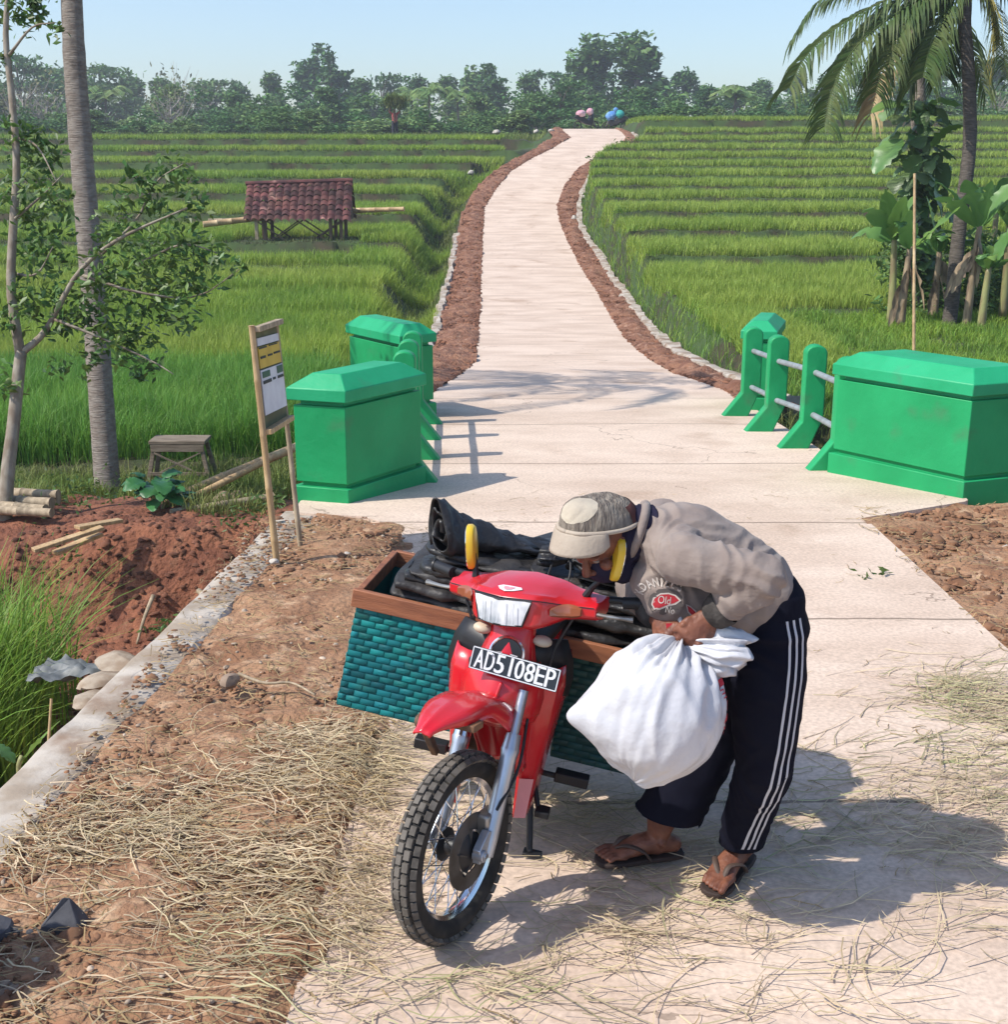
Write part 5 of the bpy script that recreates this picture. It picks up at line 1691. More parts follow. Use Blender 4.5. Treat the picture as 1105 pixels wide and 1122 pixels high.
m = MB(); m.grid(rows_); o = m.build('roll', M_tarp, tarp, fix=False, angle=180)
sl = o.modifiers.new('s', 'SOLIDIFY'); sl.thickness = .0055
# loose gathered tail on the right and the tie round it
rings = []
for i, u in enumerate(np.linspace(0, 1, 26)):
    y = -.02 + .46 * u; pin = 1 - .62 * math.exp(-((u - .22) / .08) ** 2)
    c = np.array([-.80 - .05 * u, y, .885 + .015 * math.sin(u * 3) + .012 * u]); ring = []
    for a in np.linspace(0, 2 * math.pi, 40, endpoint=False):
        rr = (1 + .22 * math.sin(7 * a + 3 * u) + .1 * math.sin(13 * a)) * pin * (.6 + .5 * math.sin(math.pi * min(1, u + .08)))
        ring.append(c + np.array([.055 * rr * math.cos(a), 0, .034 * rr * math.sin(a)]) - OT)
    rings.append(ring)
m = MB(); m.loft(rings); m.build('gathered_tail', M_tarp, tarp, angle=180)
m = MB()
yk = .085
for dy, rr in ((-.006, 1), (.006, .96)):
    m.tube([np.array([-.81 + .03 * rr * math.cos(a) , yk + dy + .004 * math.sin(3 * a), .888 + .026 * rr * math.sin(a)]) - OT for a in np.linspace(0, 2 * math.pi, 18)], .005, 6)
m.tube(cr([np.array(p) - OT for p in ((-.775, yk, .90), (-.755, yk - .03, .93), (-.765, yk - .05, .90), (-.735, yk - .06, .84))], 10), .004, 6)
m.tube(cr([np.array(p) - OT for p in ((-.775, yk, .90), (-.735, yk + .01, .87), (-.71, yk + .005, .81), (-.71, yk - .01, .74))], 10), .004, 6)
m.build('tie', M_string, tarp)
# ------------------------------------------------------------------ the person bending over the baskets
M_skin = mat('sun_tanned_skin', (.22, .085, .048), .5, (.14, .050, .030), 22, 5, bump=.35, bscale=70, spec=.4)
M_sweat = mat('taupe_sweatshirt', (.285, .235, .205), .95, (.225, .18, .158), 7, 5, bump=.35, bscale=11, bdist=.03, bstretch=(1, 1, 1.8), sheen=.1, spec=.12)
M_cuff = mat('dark_ribbed_cuff', (.075, .068, .062), .95, (.05, .045, .042), 30, 3, (1, 1, 1), bump=.4, bscale=120, spec=.1)
M_navy = mat('navy_trousers', (.0055, .0060, .0135), .9, (.0075, .008, .016), 6, 5, bump=.25, bscale=30, bdist=.01, spec=.1)
M_stripe = mat('white_stripe', (.50, .50, .53), .8)
M_gait = mat('navy_neck_gaiter', (.016, .014, .032), .85, (.026, .023, .045), 8, bump=.2, bscale=100, spec=.15)
M_knit = mat('grey_brown_cap_knit', (.255, .22, .18), .95, (.155, .13, .108), 26, 3, (2.4, 1, .5), bump=1, bscale=60, bdist=.012, spec=.1, lo=.40, hi=.60)
M_cream = mat('cream_cap_panel', (.56, .50, .39), .9, (.44, .38, .30), 9, bump=.3, bscale=80, spec=.1)
M_brim = mat('beige_cap_brim', (.44, .375, .30), .9, (.38, .315, .25), 8, bump=.2, bscale=90, spec=.1)
M_maroon = mat('maroon_cap_back', (.15, .06, .05), .9, (.10, .042, .036), 8, bump=.2, bscale=90, spec=.1)
M_sole = mat('sandal_sole', (.06, .038, .03), .8, (.035, .022, .018), 10)
M_strap = mat('sandal_strap', (.085, .055, .042), .6)
M_nail = mat('nail', (.42, .25, .19), .4)
M_eye = mat('eye_white', (.22, .18, .15), .2)

PX0 = (.60, 3.47, 0.0)
A3 = lambda *p: np.array(p, float)
hipL, hipR = A3(.748, 3.385, .80), A3(.728, 3.555, .80)
kneL, kneR = A3(.755, 3.375, .42), A3(.635, 3.575, .42)
ankL, ankR = A3(.724, 3.515, .085), A3(.482, 3.575, .085)
pel, wai, che, nec = A3(.742, 3.47, .86), A3(.69, 3.47, .95), A3(.52, 3.465, 1.055), A3(.365, 3.475, 1.105)
head_c = A3(.282, 3.455, 1.090)
fdir = unit([-.56, -.52, -.64])
shL, shR = A3(.490, 3.265, 1.085), A3(.47, 3.64, 1.075)
GRIP = at(750, 701, 3.475)
elbL, elbR = at(836, 634, 3.365), A3(.40, 3.66, .875)
wriL = at(780, 676, 3.455); wriR = at(722, 676, 3.60)

b = MB()
# trunk
b.caps(cr([pel, wai, che, nec], 12), np.array([.115, .12, .12, .118, .118, .12, .122, .125, .125, .115, .09, .06]), 20, np.array([.085, .085, .085, .085, .085, .088, .09, .09, .088, .08, .068, .052]), (0, 0, 1))
b.caps(cr([nec + (.03, 0, -.01), nec, head_c + (.04, 0, -.02)], 6), .050, 16)
for sh, el, wr in ((shL, elbL, wriL), (shR, elbR, wriR)):
    b.caps([che * .55 + nec * .3 + sh * .15, sh], [.055, .050], 14)
    b.caps(cr([sh, sh * .5 + el * .5, el], 7), np.linspace(.052, .038, 7), 14)
    b.caps(cr([el, el * .55 + wr * .45, wr], 8), [.038, .040, .039, .036, .032, .029, .026, .026], 14)
for hp, kn, an in ((hipL, kneL, ankL), (hipR, kneR, ankR)):
    b.caps(cr([hp, hp * .5 + kn * .5, kn], 7), [.072, .072, .07, .066, .060, .056, .052], 16)
    b.caps(cr([kn, kn * .6 + an * .4, an], 8), [.055, .055, .054, .05, .044, .038, .034, .034], 16)


# head
hup = unit(np.array([0, 0, 1]) - fdir * fdir[2]); hsd = np.cross(hup, fdir)
HR = np.stack([fdir, hsd, hup], 1)
hp_ = lambda f, s_, u: head_c + HR @ np.array([f, s_, u], float)
b.ell(hp_(-.008, 0, .03), (.098, .076, .088), HR)
b.ell(hp_(.028, 0, -.045), (.062, .058, .072), HR)
b.ell(hp_(.055, 0, -.085), (.030, .035, .026), HR)
b.tube([hp_(.085, 0, .015), hp_(.105, 0, -.018), hp_(.112, 0, -.034)], [.009, .013, .016], 10)
for s in (-1, 1):
    b.ell(hp_(.098, s * .012, -.036), (.010, .010, .008), HR, 10, 8)
    b.ell(hp_(-.005, s * .078, -.012), (.020, .009, .032), HR, 12, 8)
    b.ell(hp_(.080, s * .035, .026), (.016, .024, .008), HR, 10, 8)
    b.ell(hp_(.066, s * .046, -.022), (.020, .020, .018), HR, 10, 8)
b.ell(hp_(.090, 0, -.062), (.012, .024, .006), HR, 12, 8); b.ell(hp_(.086, 0, -.074), (.012, .020, .007), HR, 12, 8)


def hand(W, fw_, nr, curl, thumb_side, spread=.0205, scale=1.0, rots=(38, 62, 50)):
    """palm from the wrist W along fw_, nr = back of the hand"""
    fw_ = unit(fw_); nr = unit(nr - fw_ * np.dot(nr, fw_)); lat = np.cross(nr, fw_)
    k = scale
    b.caps([W - fw_ * .02, W + fw_ * .02 * k, W + fw_ * .055 * k, W + fw_ * .082 * k], np.array([.028, .034, .040, .040]) * k, 14, np.array([.018, .016, .015, .013]) * k, nr)
    tips = []
    for i, ln in enumerate((.072, .082, .076, .060)):
        off = (i - 1.5) * spread * k * -thumb_side
        p = W + fw_ * (.080 - .006 * abs(i - 1.3)) * k + lat * off + nr * .003
        d = fw_.copy(); pts = [p - fw_ * .02, p]
        q = 0
        for seg, rt in zip((.46, .30, .24), rots):
            q += R(rt * curl)
            d = fw_ * math.cos(q) - nr * math.sin(q)
            pts.append(pts[-1] + d * ln * seg * k)
        b.caps(pts, np.array([.0100, .0100, .0092, .0085, .0072]) * k, 10)
        tips.append((pts[-1], d, fw_ * math.sin(q) + nr * math.cos(q)))
        b.ell(pts[1] + nr * .004, (.010 * k, .010 * k, .008 * k), None, 8, 6)
    p = W + fw_ * .022 * k + lat * thumb_side * .026 * k - nr * .004
    d1 = unit(fw_ * .62 + lat * thumb_side * .62 - nr * .35); d2 = unit(fw_ * .75 - lat * thumb_side * .05 - nr * .6)
    b.caps([p, p + d1 * .042 * k, p + d1 * .042 * k + d2 * .030 * k, p + d1 * .042 * k + d2 * .052 * k], np.array([.014, .0115, .0105, .0085]) * k, 10)
    return tips


# both hands close round the gathered neck of the sack
tipsL = hand(wriL, GRIP + A3(-.035, -.030, -.015) - wriL, A3(.15, -1, .55), 1.0, 1, .0212, 1.04, (30, 66, 60))
tipsR = hand(wriR, GRIP + A3(-.005, -.010, .02) - wriR + A3(.05, -.06, -.03), A3(-.4, -.6, .75), .9, -1, .0205, 1.0)


# feet
def foot(an, toe_dir, L_=.22):
    t_ = unit([toe_dir[0], toe_dir[1], 0]); s_ = A3(-t_[1], t_[0], 0); z0 = .022
    heel = A3(an[0], an[1], 0) - t_ * .05
    P = [heel + (0, 0, z0 + .028), heel + t_ * .05 + (0, 0, z0 + .040), heel + t_ * .11 + (0, 0, z0 + .036), heel + t_ * .165 + (0, 0, z0 + .022), heel + t_ * .19 + (0, 0, z0 + .016)]
    b.caps(P, [.030, .034, .037, .043, .041], 16, [.028, .040, .034, .021, .015], (0, 0, 1))
    b.caps([an + (0, 0, .06), an, heel + t_ * .055 + (0, 0, z0 + .035)], [.036, .035, .036], 14)
    for s in (-1, 1): b.ell(an + s_ * s * .033 + (0, 0, -.012), (.013, .013, .013), None, 10, 8)
    return t_, s_, heel, z0


ftL = foot(ankL, (-.58, -.82)); ftR = foot(ankR, (-.98, -.20))
toe_tips = []
for (t_, s_, heel, z0), big in ((ftL, -1), (ftR, 1)):
    for i in range(5):
        o_ = (-.033, -.012, .004, .019, .033)[i] * 1.0
        ln = (.050, .048, .043, .036, .028)[i]; r_ = (.0125, .0095, .009, .0085, .008)[i]
        p = heel + t_ * .185 + s_ * o_ * big * 1.05 + (0, 0, z0 + .014)
        tip = p + t_ * ln + (0, 0, -.006)
        b.caps([p - t_ * .02, p + t_ * ln * .5 + (0, 0, .004), tip], [r_, r_, r_ * .9], 9)
        toe_tips.append((tip + (0, 0, r_ * .7), t_, r_))
body = fuse(b, .0036, 2, .5)
person = link('person', body, M_skin, None, True, 0, None, False, 180)
setverts(body, mverts(body) - np.array(PX0)); person.location = PX0
tag(person, 'person in taupe sweatshirt and navy striped trousers bending over the panniers with the white sack', 'person')
pw_ = lambda mb, name, mats, **k: (setattr(mb, 'V', [v - np.array(PX0) for v in mb.V]), mb.build(name, mats, k.pop('parent', person), **k))[1]
# nails and eyes
m = MB()
for tp, d, up_ in tipsL + tipsR:
    m.ell(tp + up_ * .0055 - d * .001, (.006, .005, .002), np.stack([unit(d), unit(np.cross(up_, d)), unit(up_)], 1), 10, 6)
for tp, t_, r_ in toe_tips: m.ell(tp - t_ * .004, (r_ * .6, r_ * .6, .002), None, 10, 6)
pw_(m, 'nails', M_nail)
m = MB()
for s in (-1, 1): m.ell(hp_(.081, s * .034, .008), (.008, .012, .006), HR, 12, 8)
pw_(m, 'eyes', M_eye)


def folds(me, centers, seed, amp, base_amp=.003):
    """cloth folds: ridges of stretched noise; centres (p, radius, dir, freq, amp) add local pleats"""
    V = mverts(me); Nn = mnorms(me)
    d = base_amp * fbm(V * 16, 3, seed) + amp * (np.abs(vnoise(V @ np.diag([9, 9, 9]) + .8 * fbm(V * 5, 2, seed + 3)[:, None], seed + 5)) * -1.6 + .4)
    for p, r_, dr, fq, am in centers:
        q = V - np.asarray(p); w_ = np.exp(-(q ** 2).sum(1) / r_ ** 2)
        u = q @ unit(dr)
        wv = u * fq + 1.6 * fbm(V * 7, 2, seed + 9)
        rid = 1 - 2 * np.abs(np.mod(wv, 1) - .5) * 1.0
        d += w_ * am * (rid ** 1.5 * 2 - .9)
    setverts(me, V + Nn * d[:, None])


# sweatshirt
b = MB()
b.caps(cr([pel * .62 + wai * .38 + (.0, 0, .01), wai, che, nec + (.035, 0, -.005)], 14), np.array([.150, .152, .152, .150, .148, .148, .150, .152, .152, .150, .146, .134, .110, .080]), 28,
       np.array([.120, .122, .126, .128, .128, .128, .130, .132, .132, .128, .120, .108, .092, .072]), (0, 0, 1))
b.caps(cr([wai + (.0, -.01, -.085), che + (.06, -.02, -.13), che + (-.05, -.03, -.105), che + (-.095, -.03, -.08)], 7), [.128, .135, .138, .138, .136, .128, .108], 20, [.085, .095, .105, .108, .105, .095, .07], (0, 0, 1))
for sh in (shL, shR):
    b.caps([che * .5 + nec * .35 + sh * .15, sh * .9 + (che * .5 + nec * .5) * .1], [.095, .070], 18)
sw = fuse(b, .0065, 6, .5)
dU = unit(elbL - shL); dF = unit(wriL - elbL)
folds(sw, [(shL * .7 + elbL * .3, .10, dU + A3(0, 0, .5), 17, .0075), (elbL, .085, dF - dU * .3, 22, .009), (elbL * .5 + wriL * .5, .065, dF, 26, .006), (shL + (-.02, .03, -.10), .09, (.6, 0, .8), 15, .006),
           (nec + (.07, -.05, .02), .09, (1, 0, .2), 20, .007), (elbR, .10, unit(wriR - elbR), 24, .008), (wai + (.02, -.10, .06), .12, (.8, 0, -.3), 12, .006), (che + (-.02, -.12, .02), .12, (.5, 0, .9), 11, .006)], 3, .0022, .0030)
keep_bvh = bvh(sw)
swo = link('sweatshirt', sw, M_sweat, person, True, 0, None, False, 180); setverts(sw, mverts(sw) - np.array(PX0))
for sh, el, wr, sd_ in ((shL, elbL, wriL, 21), (shR, elbR, wriR, 22)):
    b = MB(); inn = sh * .80 + (che * .5 + nec * .5) * .20
    w1 = el + (wr - el) * .76
    b.caps(cr([inn, sh, sh * .5 + el * .5, el], 10), [.070, .074, .074, .072, .070, .068, .066, .064, .063, .062], 20)
    b.caps(cr([el, el * .5 + w1 * .5, w1], 8), [.062, .064, .063, .060, .056, .053, .050, .046], 18)
    sl_ = fuse(b, .0055, 5, .5)
    dU_, dF_ = unit(el - sh), unit(wr - el)
    folds(sl_, [(sh * .6 + el * .4, .10, dU_ + A3(0, .2, .35), 15, .006), (el, .085, dF_ - dU_ * .4, 20, .010), (el * .45 + wr * .55, .065, dF_, 24, .007), (sh, .08, dU_, 16, .004)], sd_, .0020, .0025)
    link('sleeve', sl_, M_sweat, swo, True, 0, None, False, 180); setverts(sl_, mverts(sl_) - np.array(PX0))
for el, wr in ((elbL, wriL), (elbR, wriR)):
    d_ = unit(wr - el); Lf = np.linalg.norm(wr - el)
    m = MB(); p0 = el + d_ * Lf * .72; p1 = el + d_ * Lf * 1.0
    m.tube([p0, p0 + (p1 - p0) * .12, p0 + (p1 - p0) * .5, p1 - d_ * .006, p1, p1 - d_ * .012], [.050, .0525, .049, .043, .038, .034], 28, False); pw_(m, 'cuff', M_cuff, parent=swo, angle=180)
# collar ring
m = MB(); cc = nec + A3(.012, 0, 0); tdir = unit(nec - che)
T_, N__, B__ = frames(np.array([cc, cc + tdir]), (0, 0, 1))
m.tube([cc + N__[0] * .078 * math.cos(a) + B__[0] * .085 * math.sin(a) for a in np.linspace(0, 2 * math.pi, 30)], .013, 10); pw_(m, 'collar', M_sweat, parent=swo, angle=180)

# trousers
b = MB()
b.caps(cr([pel + (.02, 0, .03), pel + (.012, 0, -.05)], 4), [.146, .16, .170, .162], 24, [.104, .118, .126, .12], (1, 0, 0))
b.caps(cr([hipL + (.0, .03, 0), hipL * .5 + kneL * .5, kneL, kneL * .5 + ankL * .5, ankL + (0, 0, -.045)], 16), np.array([.115, .118, .116, .110, .104, .098, .092, .088, .085, .082, .079, .076, .073, .071, .070, .069]), 24)
b.caps(cr([hipR + (.0, -.03, 0), hipR * .5 + kneR * .5, kneR, kneR * .5 + ankR * .5, ankR + (.012, 0, .03)], 16), np.array([.115, .118, .116, .110, .106, .102, .098, .096, .095, .096, .097, .098, .100, .102, .104, .105]), 24)
tr_me = fuse(b, .0065, 6, .5)
folds(tr_me, [(hipL + (-.08, -.06, .02), .11, (.5, 0, 1), 16, .007), (kneL, .13, (.3, 0, 1), 11, .005), (ankL + (0, 0, .13), .11, (.2, 0, 1), 16, .006), (kneR, .14, (.4, 0, 1), 10, .006), (pel + (-.1, -.08, -.06), .1, (1, 0, .5), 15, .006)], 11, .004, .002)
V = mverts(tr_me)
# flatten the hems
hl_ = ankL[2] + .020; hr_ = ankR[2] + .088
isR = (V[:, 0] < .605) & (V[:, 2] < .4)
lim = np.where(isR, hr_ + (V[:, 0] - ankR[0]) * -.16, hl_)
import bmesh
bm = bmesh.new(); bm.from_mesh(tr_me); bm.verts.ensure_lookup_table()
low = V[:, 2] < lim
snap = low & (V[:, 2] > lim - .010)
for i in np.nonzero(snap)[0]: bm.verts[i].co.z = lim[i]
bmesh.ops.delete(bm, geom=[bm.verts[i] for i in np.nonzero(low & ~snap)[0]], context='VERTS')
bm.to_mesh(tr_me); bm.free()
tb = bvh(tr_me)
tro = link('trousers', tr_me, M_navy, person, True, 0, None, False, 180); setverts(tr_me, mverts(tr_me) - np.array(PX0))
# three white stripes down the outside of the near leg
line = cr([A3(.800, 0, .885), A3(.805, 0, .80), A3(.790, 0, .62), A3(.772, 0, .42), A3(.752, 0, .25), A3(.738, 0, .125)], 60)
for off in (-.022, 0, .022):
    rows_ = []
    for p in line:
        row = []
        for w_ in (-.0038, .0038):
            o_ = Vector((p[0] + off * (1.0 if p[2] > .3 else .8) + w_ - .012 + .03, 2.9, p[2])); dr = Vector((-.12, 1, 0)).normalized()
            h = tb.ray_cast(o_ + Vector((.07 - .03, 0, 0)), dr)
            row.append(np.array(h[0]) + np.array(h[1]) * .0018 if h[0] is not None else None)
        if row[0] is not None and row[1] is not None: rows_.append(row)
    m = MB(); m.grid(rows_); pw_(m, 'stripe', M_stripe, parent=tro, fix=False, angle=180)

# chest print, laid on the cloth
M_print = mat('pale_print', (.50, .45, .41), .9); M_printr = mat('red_print', (.36, .02, .03), .85); M_printd = mat('dark_print', (.10, .085, .08), .9)
PRC = at(735, 668, 3.35)


def on_shirt(px, py, lift=.002):
    r_ = Vector(ray(px, py)).normalized(); h = keep_bvh.ray_cast(Vector((0, 0, CAMZ)), r_)
    return None if h[0] is None else np.array(h[0]) - np.array(r_) * lift


def decal(V2, F, lift):
    """V2 in photo pixels on the chest"""
    P = [on_shirt(x, y, lift) for x, y in V2]
    if any(p is None for p in P): return None
    return np.array(P), F


m = MB()
letters = [('C', 702, 655, -96), ('K', 701, 648, -76), ('D', 704.5, 642.5, -56), ('A', 711.5, 639.5, -36), ('N', 719, 638, -14), ('I', 725.5, 638, 0), ('E', 732, 638.5, 12), ('L', 738.5, 640, 22), ("'", 743, 640, 28), ('S', 746.5, 644, 34)]
for ch, x, y, rot in letters:
    V2, F = text_mb(ch, 1.0)
    V2 = V2[:, :2] - (V2[:, :2].max(0) + V2[:, :2].min(0)) / 2
    hgt = 10.0 if ch != "'" else 9
    V2[:, 1] *= hgt / .72; V2[:, 0] *= 6.2 / .72
    c_, s__ = math.cos(R(rot)), math.sin(R(rot))
    pts = [(x + vx * c_ + vy * s__, y + vx * s__ - vy * c_) for vx, vy in V2]
    r_ = decal(pts, F, .0032)
    if r_:
        m.add(*r_)
        for ox, oy in ((.45, .2), (-.4, -.25)):
            r2 = decal([(qx + ox, qy + oy) for qx, qy in pts], F, .0034)
            if r2: m.add(*r2)
pw_(m, 'chest_print', M_print, parent=swo, smooth=False, fix=False)
outl = [(716, 661), (718, 654), (725, 649.5), (733, 649), (740, 651.5), (748, 657.5), (752, 661), (757, 663), (763, 667), (767, 674), (764, 679), (757, 676), (751, 668), (746, 662), (741, 662), (733, 664), (724, 667), (718, 668)]


def fill(poly, lift, mt, nm):
    poly = np.array(poly, float); c = poly.mean(0); m = MB()
    rings = []
    P = []
    for s in np.linspace(1, .02, 6): P.append([on_shirt(*(c + (q - c) * s), lift) for q in poly])
    if any(p is None for r_ in P for p in r_): return
    m.grid(P, cv=True); pw_(m, nm, mt, parent=swo, fix=False, angle=180)


fill([(x + .9 * np.sign(x - 740), y + .9 * np.sign(y - 662)) for x, y in [(711, 662), (714, 653), (723, 646.5), (733, 646), (742, 649), (750, 655), (748, 663), (740, 668), (728, 673), (716, 670)]], .0022, M_printd, 'print_badge')
fill([(714, 662), (716, 655), (724, 650), (733, 649.5), (741, 652), (747, 658), (741, 662.5), (732, 664.5), (724, 668), (717, 668)], .0032, M_print, 'print_badge')
fill([(715.5, 662), (717.5, 656), (724.5, 651.5), (733, 651), (740, 653.2), (744.5, 658), (739, 661), (731, 663), (724, 666), (718, 666.5)], .0042, M_printr, 'print_badge')
fill([(752, 662), (757, 664), (763, 669), (766, 675), (760, 677), (754, 671)], .0032, M_print, 'print_badge')
fill([(753.5, 663.5), (757, 665.5), (762, 670), (764.5, 675), (760, 675.5), (755, 670)], .0042, M_printr, 'print_badge')
m = MB()
for wd_, x, y, rot, hh, ww in (('Old', 728.5, 657.5, 8, 8.5, 14), ('No', 735, 668.5, 14, 7.5, 10)):
    V2, F = text_mb(wd_, 1.0); V2 = V2[:, :2] - (V2[:, :2].max(0) + V2[:, :2].min(0)) / 2
    V2 = V2 / np.ptp(V2, axis=0) * [ww, hh]; c_, s__ = math.cos(R(rot)), math.sin(R(rot))
    r_ = decal([(x + vx * c_ + vy * s__, y + vx * s__ - vy * c_) for vx, vy in V2], F, .0052)
    if r_: m.add(*r_)
pw_(m, 'badge_letters', M_print, parent=swo, smooth=False, fix=False)

# neck gaiter over the neck and lower face
b = MB()
b.caps(cr([nec + (.03, 0, .0), nec * .55 + head_c * .45 + (0, 0, -.015), hp_(-.01, 0, -.05)], 7), [.088, .086, .083, .080, .078, .078, .078], 22, [.078, .078, .080, .082, .084, .086, .088], (0, 0, 1))
b.ell(hp_(.032, 0, -.058), (.072, .070, .066), HR, 22, 14)
b.caps([hp_(.02, 0, -.085), nec + (-.03, -.02, -.10)], [.062, .05], 18)
gm = fuse(b, .006, 4, .5)
folds(gm, [(nec, .1, (1, 0, 0), 30, .005), (hp_(.0, -.05, -.08), .08, (.3, 0, 1), 28, .004)], 17, .003, .002)
V = mverts(gm)
setverts(gm, V - np.array(PX0)); link('neck_gaiter', gm, M_gait, person, True, 0, None, False, 180)

# cap: soft crown, cream front panel, maroon back, curved brim
cup = unit(hup * .80 - fdir * .58); cfw = unit(fdir - cup * np.dot(fdir, cup)); csd = np.cross(cup, cfw)
CR = np.stack([cfw, csd, cup], 1)
cc = hp_(-.006, 0, .034)


def crown_patch(a0, a1, t0, t1, k, n1=40, n2_=14, pf=1.0):
    rows_ = []
    for t_ in np.linspace(t0, t1, n2_):
        row = []
        for a in np.linspace(a0, a1, n1):
            r_ = math.cos(t_) ** .62; z = math.sin(t_) ** 1.0
            p = np.array([math.cos(a) * .124 * r_ * (1.0 + .14 * max(0, math.cos(a)) * (.4 + z)), math.sin(a) * .101 * r_, (.094 if z > 0 else .11) * z + .018 * max(0, math.cos(a)) * math.sin(2 * t_)]) * k
            p = p * (1 + .028 * fbm(p * 26, 3, 7))
            row.append(cc + CR @ p)
        rows_.append(row)
    return rows_


m = MB(); m.grid(crown_patch(0, 2 * math.pi, .19, math.pi / 2 - .001, 1.0, 72, 20)); cap = pw_(m, 'cap', M_knit, angle=180)
rows_ = crown_patch(0, 2 * math.pi, .42, math.pi / 2 - .12, 1.008, 181, 16); g = []
for j, row in enumerate(rows_):
    hw_ = max(.06, (1 - (abs(j - 7.5) / 7.6) ** 2.6) ** .5) * (.62 + .25 * j / 15)
    g.append([row[int(round((a % (2 * math.pi)) / (2 * math.pi) * 180)) % 180] for a in np.linspace(.12 - hw_, .12 + hw_, 26)])
m = MB(); m.grid(g); pw_(m, 'cap_front_panel', M_cream, parent=cap, fix=False, angle=180)
m = MB(); m.grid(crown_patch(1.85, 2 * math.pi - 1.85, .2, .86, 1.015)); pw_(m, 'cap_back_panel', M_maroon, parent=cap, fix=False, angle=180)
m = MB(); m.tube([p for p in crown_patch(0, 2 * math.pi, .21, .22, 1.012, 60, 2)[0]], .0065, 8); pw_(m, 'cap_band', M_brim, parent=cap, angle=180)
g = []
for q in np.linspace(0, 1, 10):
    row = []
    for a in np.linspace(-1.08, 1.08, 27):
        e = math.cos(a / 1.08 * math.pi / 2) ** .5
        r0 = np.array([math.cos(a) * .136, math.sin(a) * .101, .022])
        r1 = r0 + np.array([.030 * e, math.sin(a) * .006, -.044 * e - .030 * abs(math.sin(a)) ** 2 * q])
        row.append(cc + CR @ (r0 + (r1 - r0) * q + np.array([0, 0, -.012 * (q ** 2)])))
    g.append(row)
m = MB(); m.grid(g); o = pw_(m, 'cap_brim', M_brim, parent=cap, fix=False, angle=180); sl = o.modifiers.new('s', 'SOLIDIFY'); sl.thickness = .005

# sandals
for (t_, s_, heel, z0), big in ((ftL, -1), (ftR, 1)):
    out = []
    for u, wl, wr_ in ((-.035, .012, .012), (-.025, .030, .030), (.02, .038, .038), (.08, .037, .036), (.14, .046, .042), (.19, .050, .046), (.225, .046, .042), (.245, .032, .026), (.252, .012, .008)): out.append((u, wl, wr_))
    poly = [(u, wl * 1.0) for u, wl, _ in out] + [(u, -w2) for u, _, w2 in out[::-1]]
    m = MB(); m.prism(poly, heel + (0, 0, .006), t_, s_ * big * -1, (0, 0, .016)); sd = pw_(m, 'sandal', M_sole, bevel=.004)
    m = MB(); toe = heel + t_ * .198 + s_ * big * -.018 + (0, 0, z0 + .012)
    for sgn in (-1, 1):
        pts = [toe, heel + t_ * .165 + s_ * sgn * .022 + (0, 0, z0 + .050), heel + t_ * .115 + s_ * sgn * .044 + (0, 0, z0 + .038), heel + t_ * .085 + s_ * sgn * .044 + (0, 0, z0 + .002)]
        m.tube(cr(pts, 12), [.005] * 2 + [.009] * 8 + [.008] * 2, 8, ref=(0, 0, 1), rb=[.005] * 2 + [.0045] * 10)
    pw_(m, 'sandal_strap', M_strap, parent=sd)

# ------------------------------------------------------------------ the white sack in the hands
M_sack = mat('white_woven_plastic', (.57, .57, .59), .34, (.51, .51, .54), 5, 5, bump=.5, bscale=38, bdist=.006, spec=.45)
M_sackr = mat('red_sack_print', (.52, .025, .04), .45)
SC = at(722, 773, 3.47)
neck = GRIP + A3(-.012, .004, -.012)
ax = unit(neck - SC)
e1 = unit(np.cross(A3(0, 1, 0), ax)); e1 = e1 if e1[0] > 0 else -e1
e2 = np.cross(ax, e1)
nu_, nv_ = 150, 90
cA = at(622, 784, 3.44) - SC; cB = at(708, 852, 3.46) - SC
rows_ = []
Hn = np.linalg.norm(neck - SC)
for j in range(nv_ + 1):
    s = j / nv_
    row = []
    for i in range(nu_):
        a = 2 * math.pi * i / nu_
        th = s * math.pi
        # body of revolution: bulging below, drawn into the neck above
        z = math.cos(th)
        rad = math.sin(th) ** (.78 if s > .5 else .92)
        zz = z * (Hn if z > 0 else .185)
        r_ = .177 * rad
        if z > 0: r_ *= 1 - .18 * z ** 3
        pt = ax * zz + (e1 * math.cos(a) * 1.0 + e2 * math.sin(a) * .86) * max(r_, .026 if s < .3 else 0)
        ple = np.exp(-((s - .10) / .17) ** 2)
        wv = math.sin(a * 13 + 2.4 * math.sin(a * 2 + 1) + 2 * s) * .5 + math.sin(a * 23 + 5 * s + 3 * math.sin(3 * a)) * .35
        amp = .026 * ple * min(1, rad * 2.2) + .0025
        pt = pt * (1 + 0) + unit(pt + 1e-9) * wv * amp
        for c_, wd_, am in ((cA, .13, .066), (cB, .10, .024)):
            w_ = np.exp(-(1 - np.dot(unit(pt), unit(c_))) / (wd_ * .35)); pt = pt + unit(c_) * am * w_
        pt = pt + unit(pt + 1e-9) * (.009 * fbm(pt * 7, 3, 4) - .018 * abs(vnoise(pt * np.array([9, 9, 5]) + 3, 8)) - .009 * abs(vnoise(pt * np.array([19, 19, 9]) + .7 * vnoise(pt * 9, 2), 12)) + .010)
        row.append(SC + pt)
    rows_.append(row)
mS = MB(); mS.grid(rows_, cv=True)
me_s = mS.mesh('sack')
sack_b = bvh(me_s)
sack = link('sack', me_s, M_sack, None, True, 0, None, True, 180)
setverts(me_s, mverts(me_s) - SC); sack.location = SC
tag(sack, 'full white woven plastic sack hanging from the hands of the bending person', 'sack')
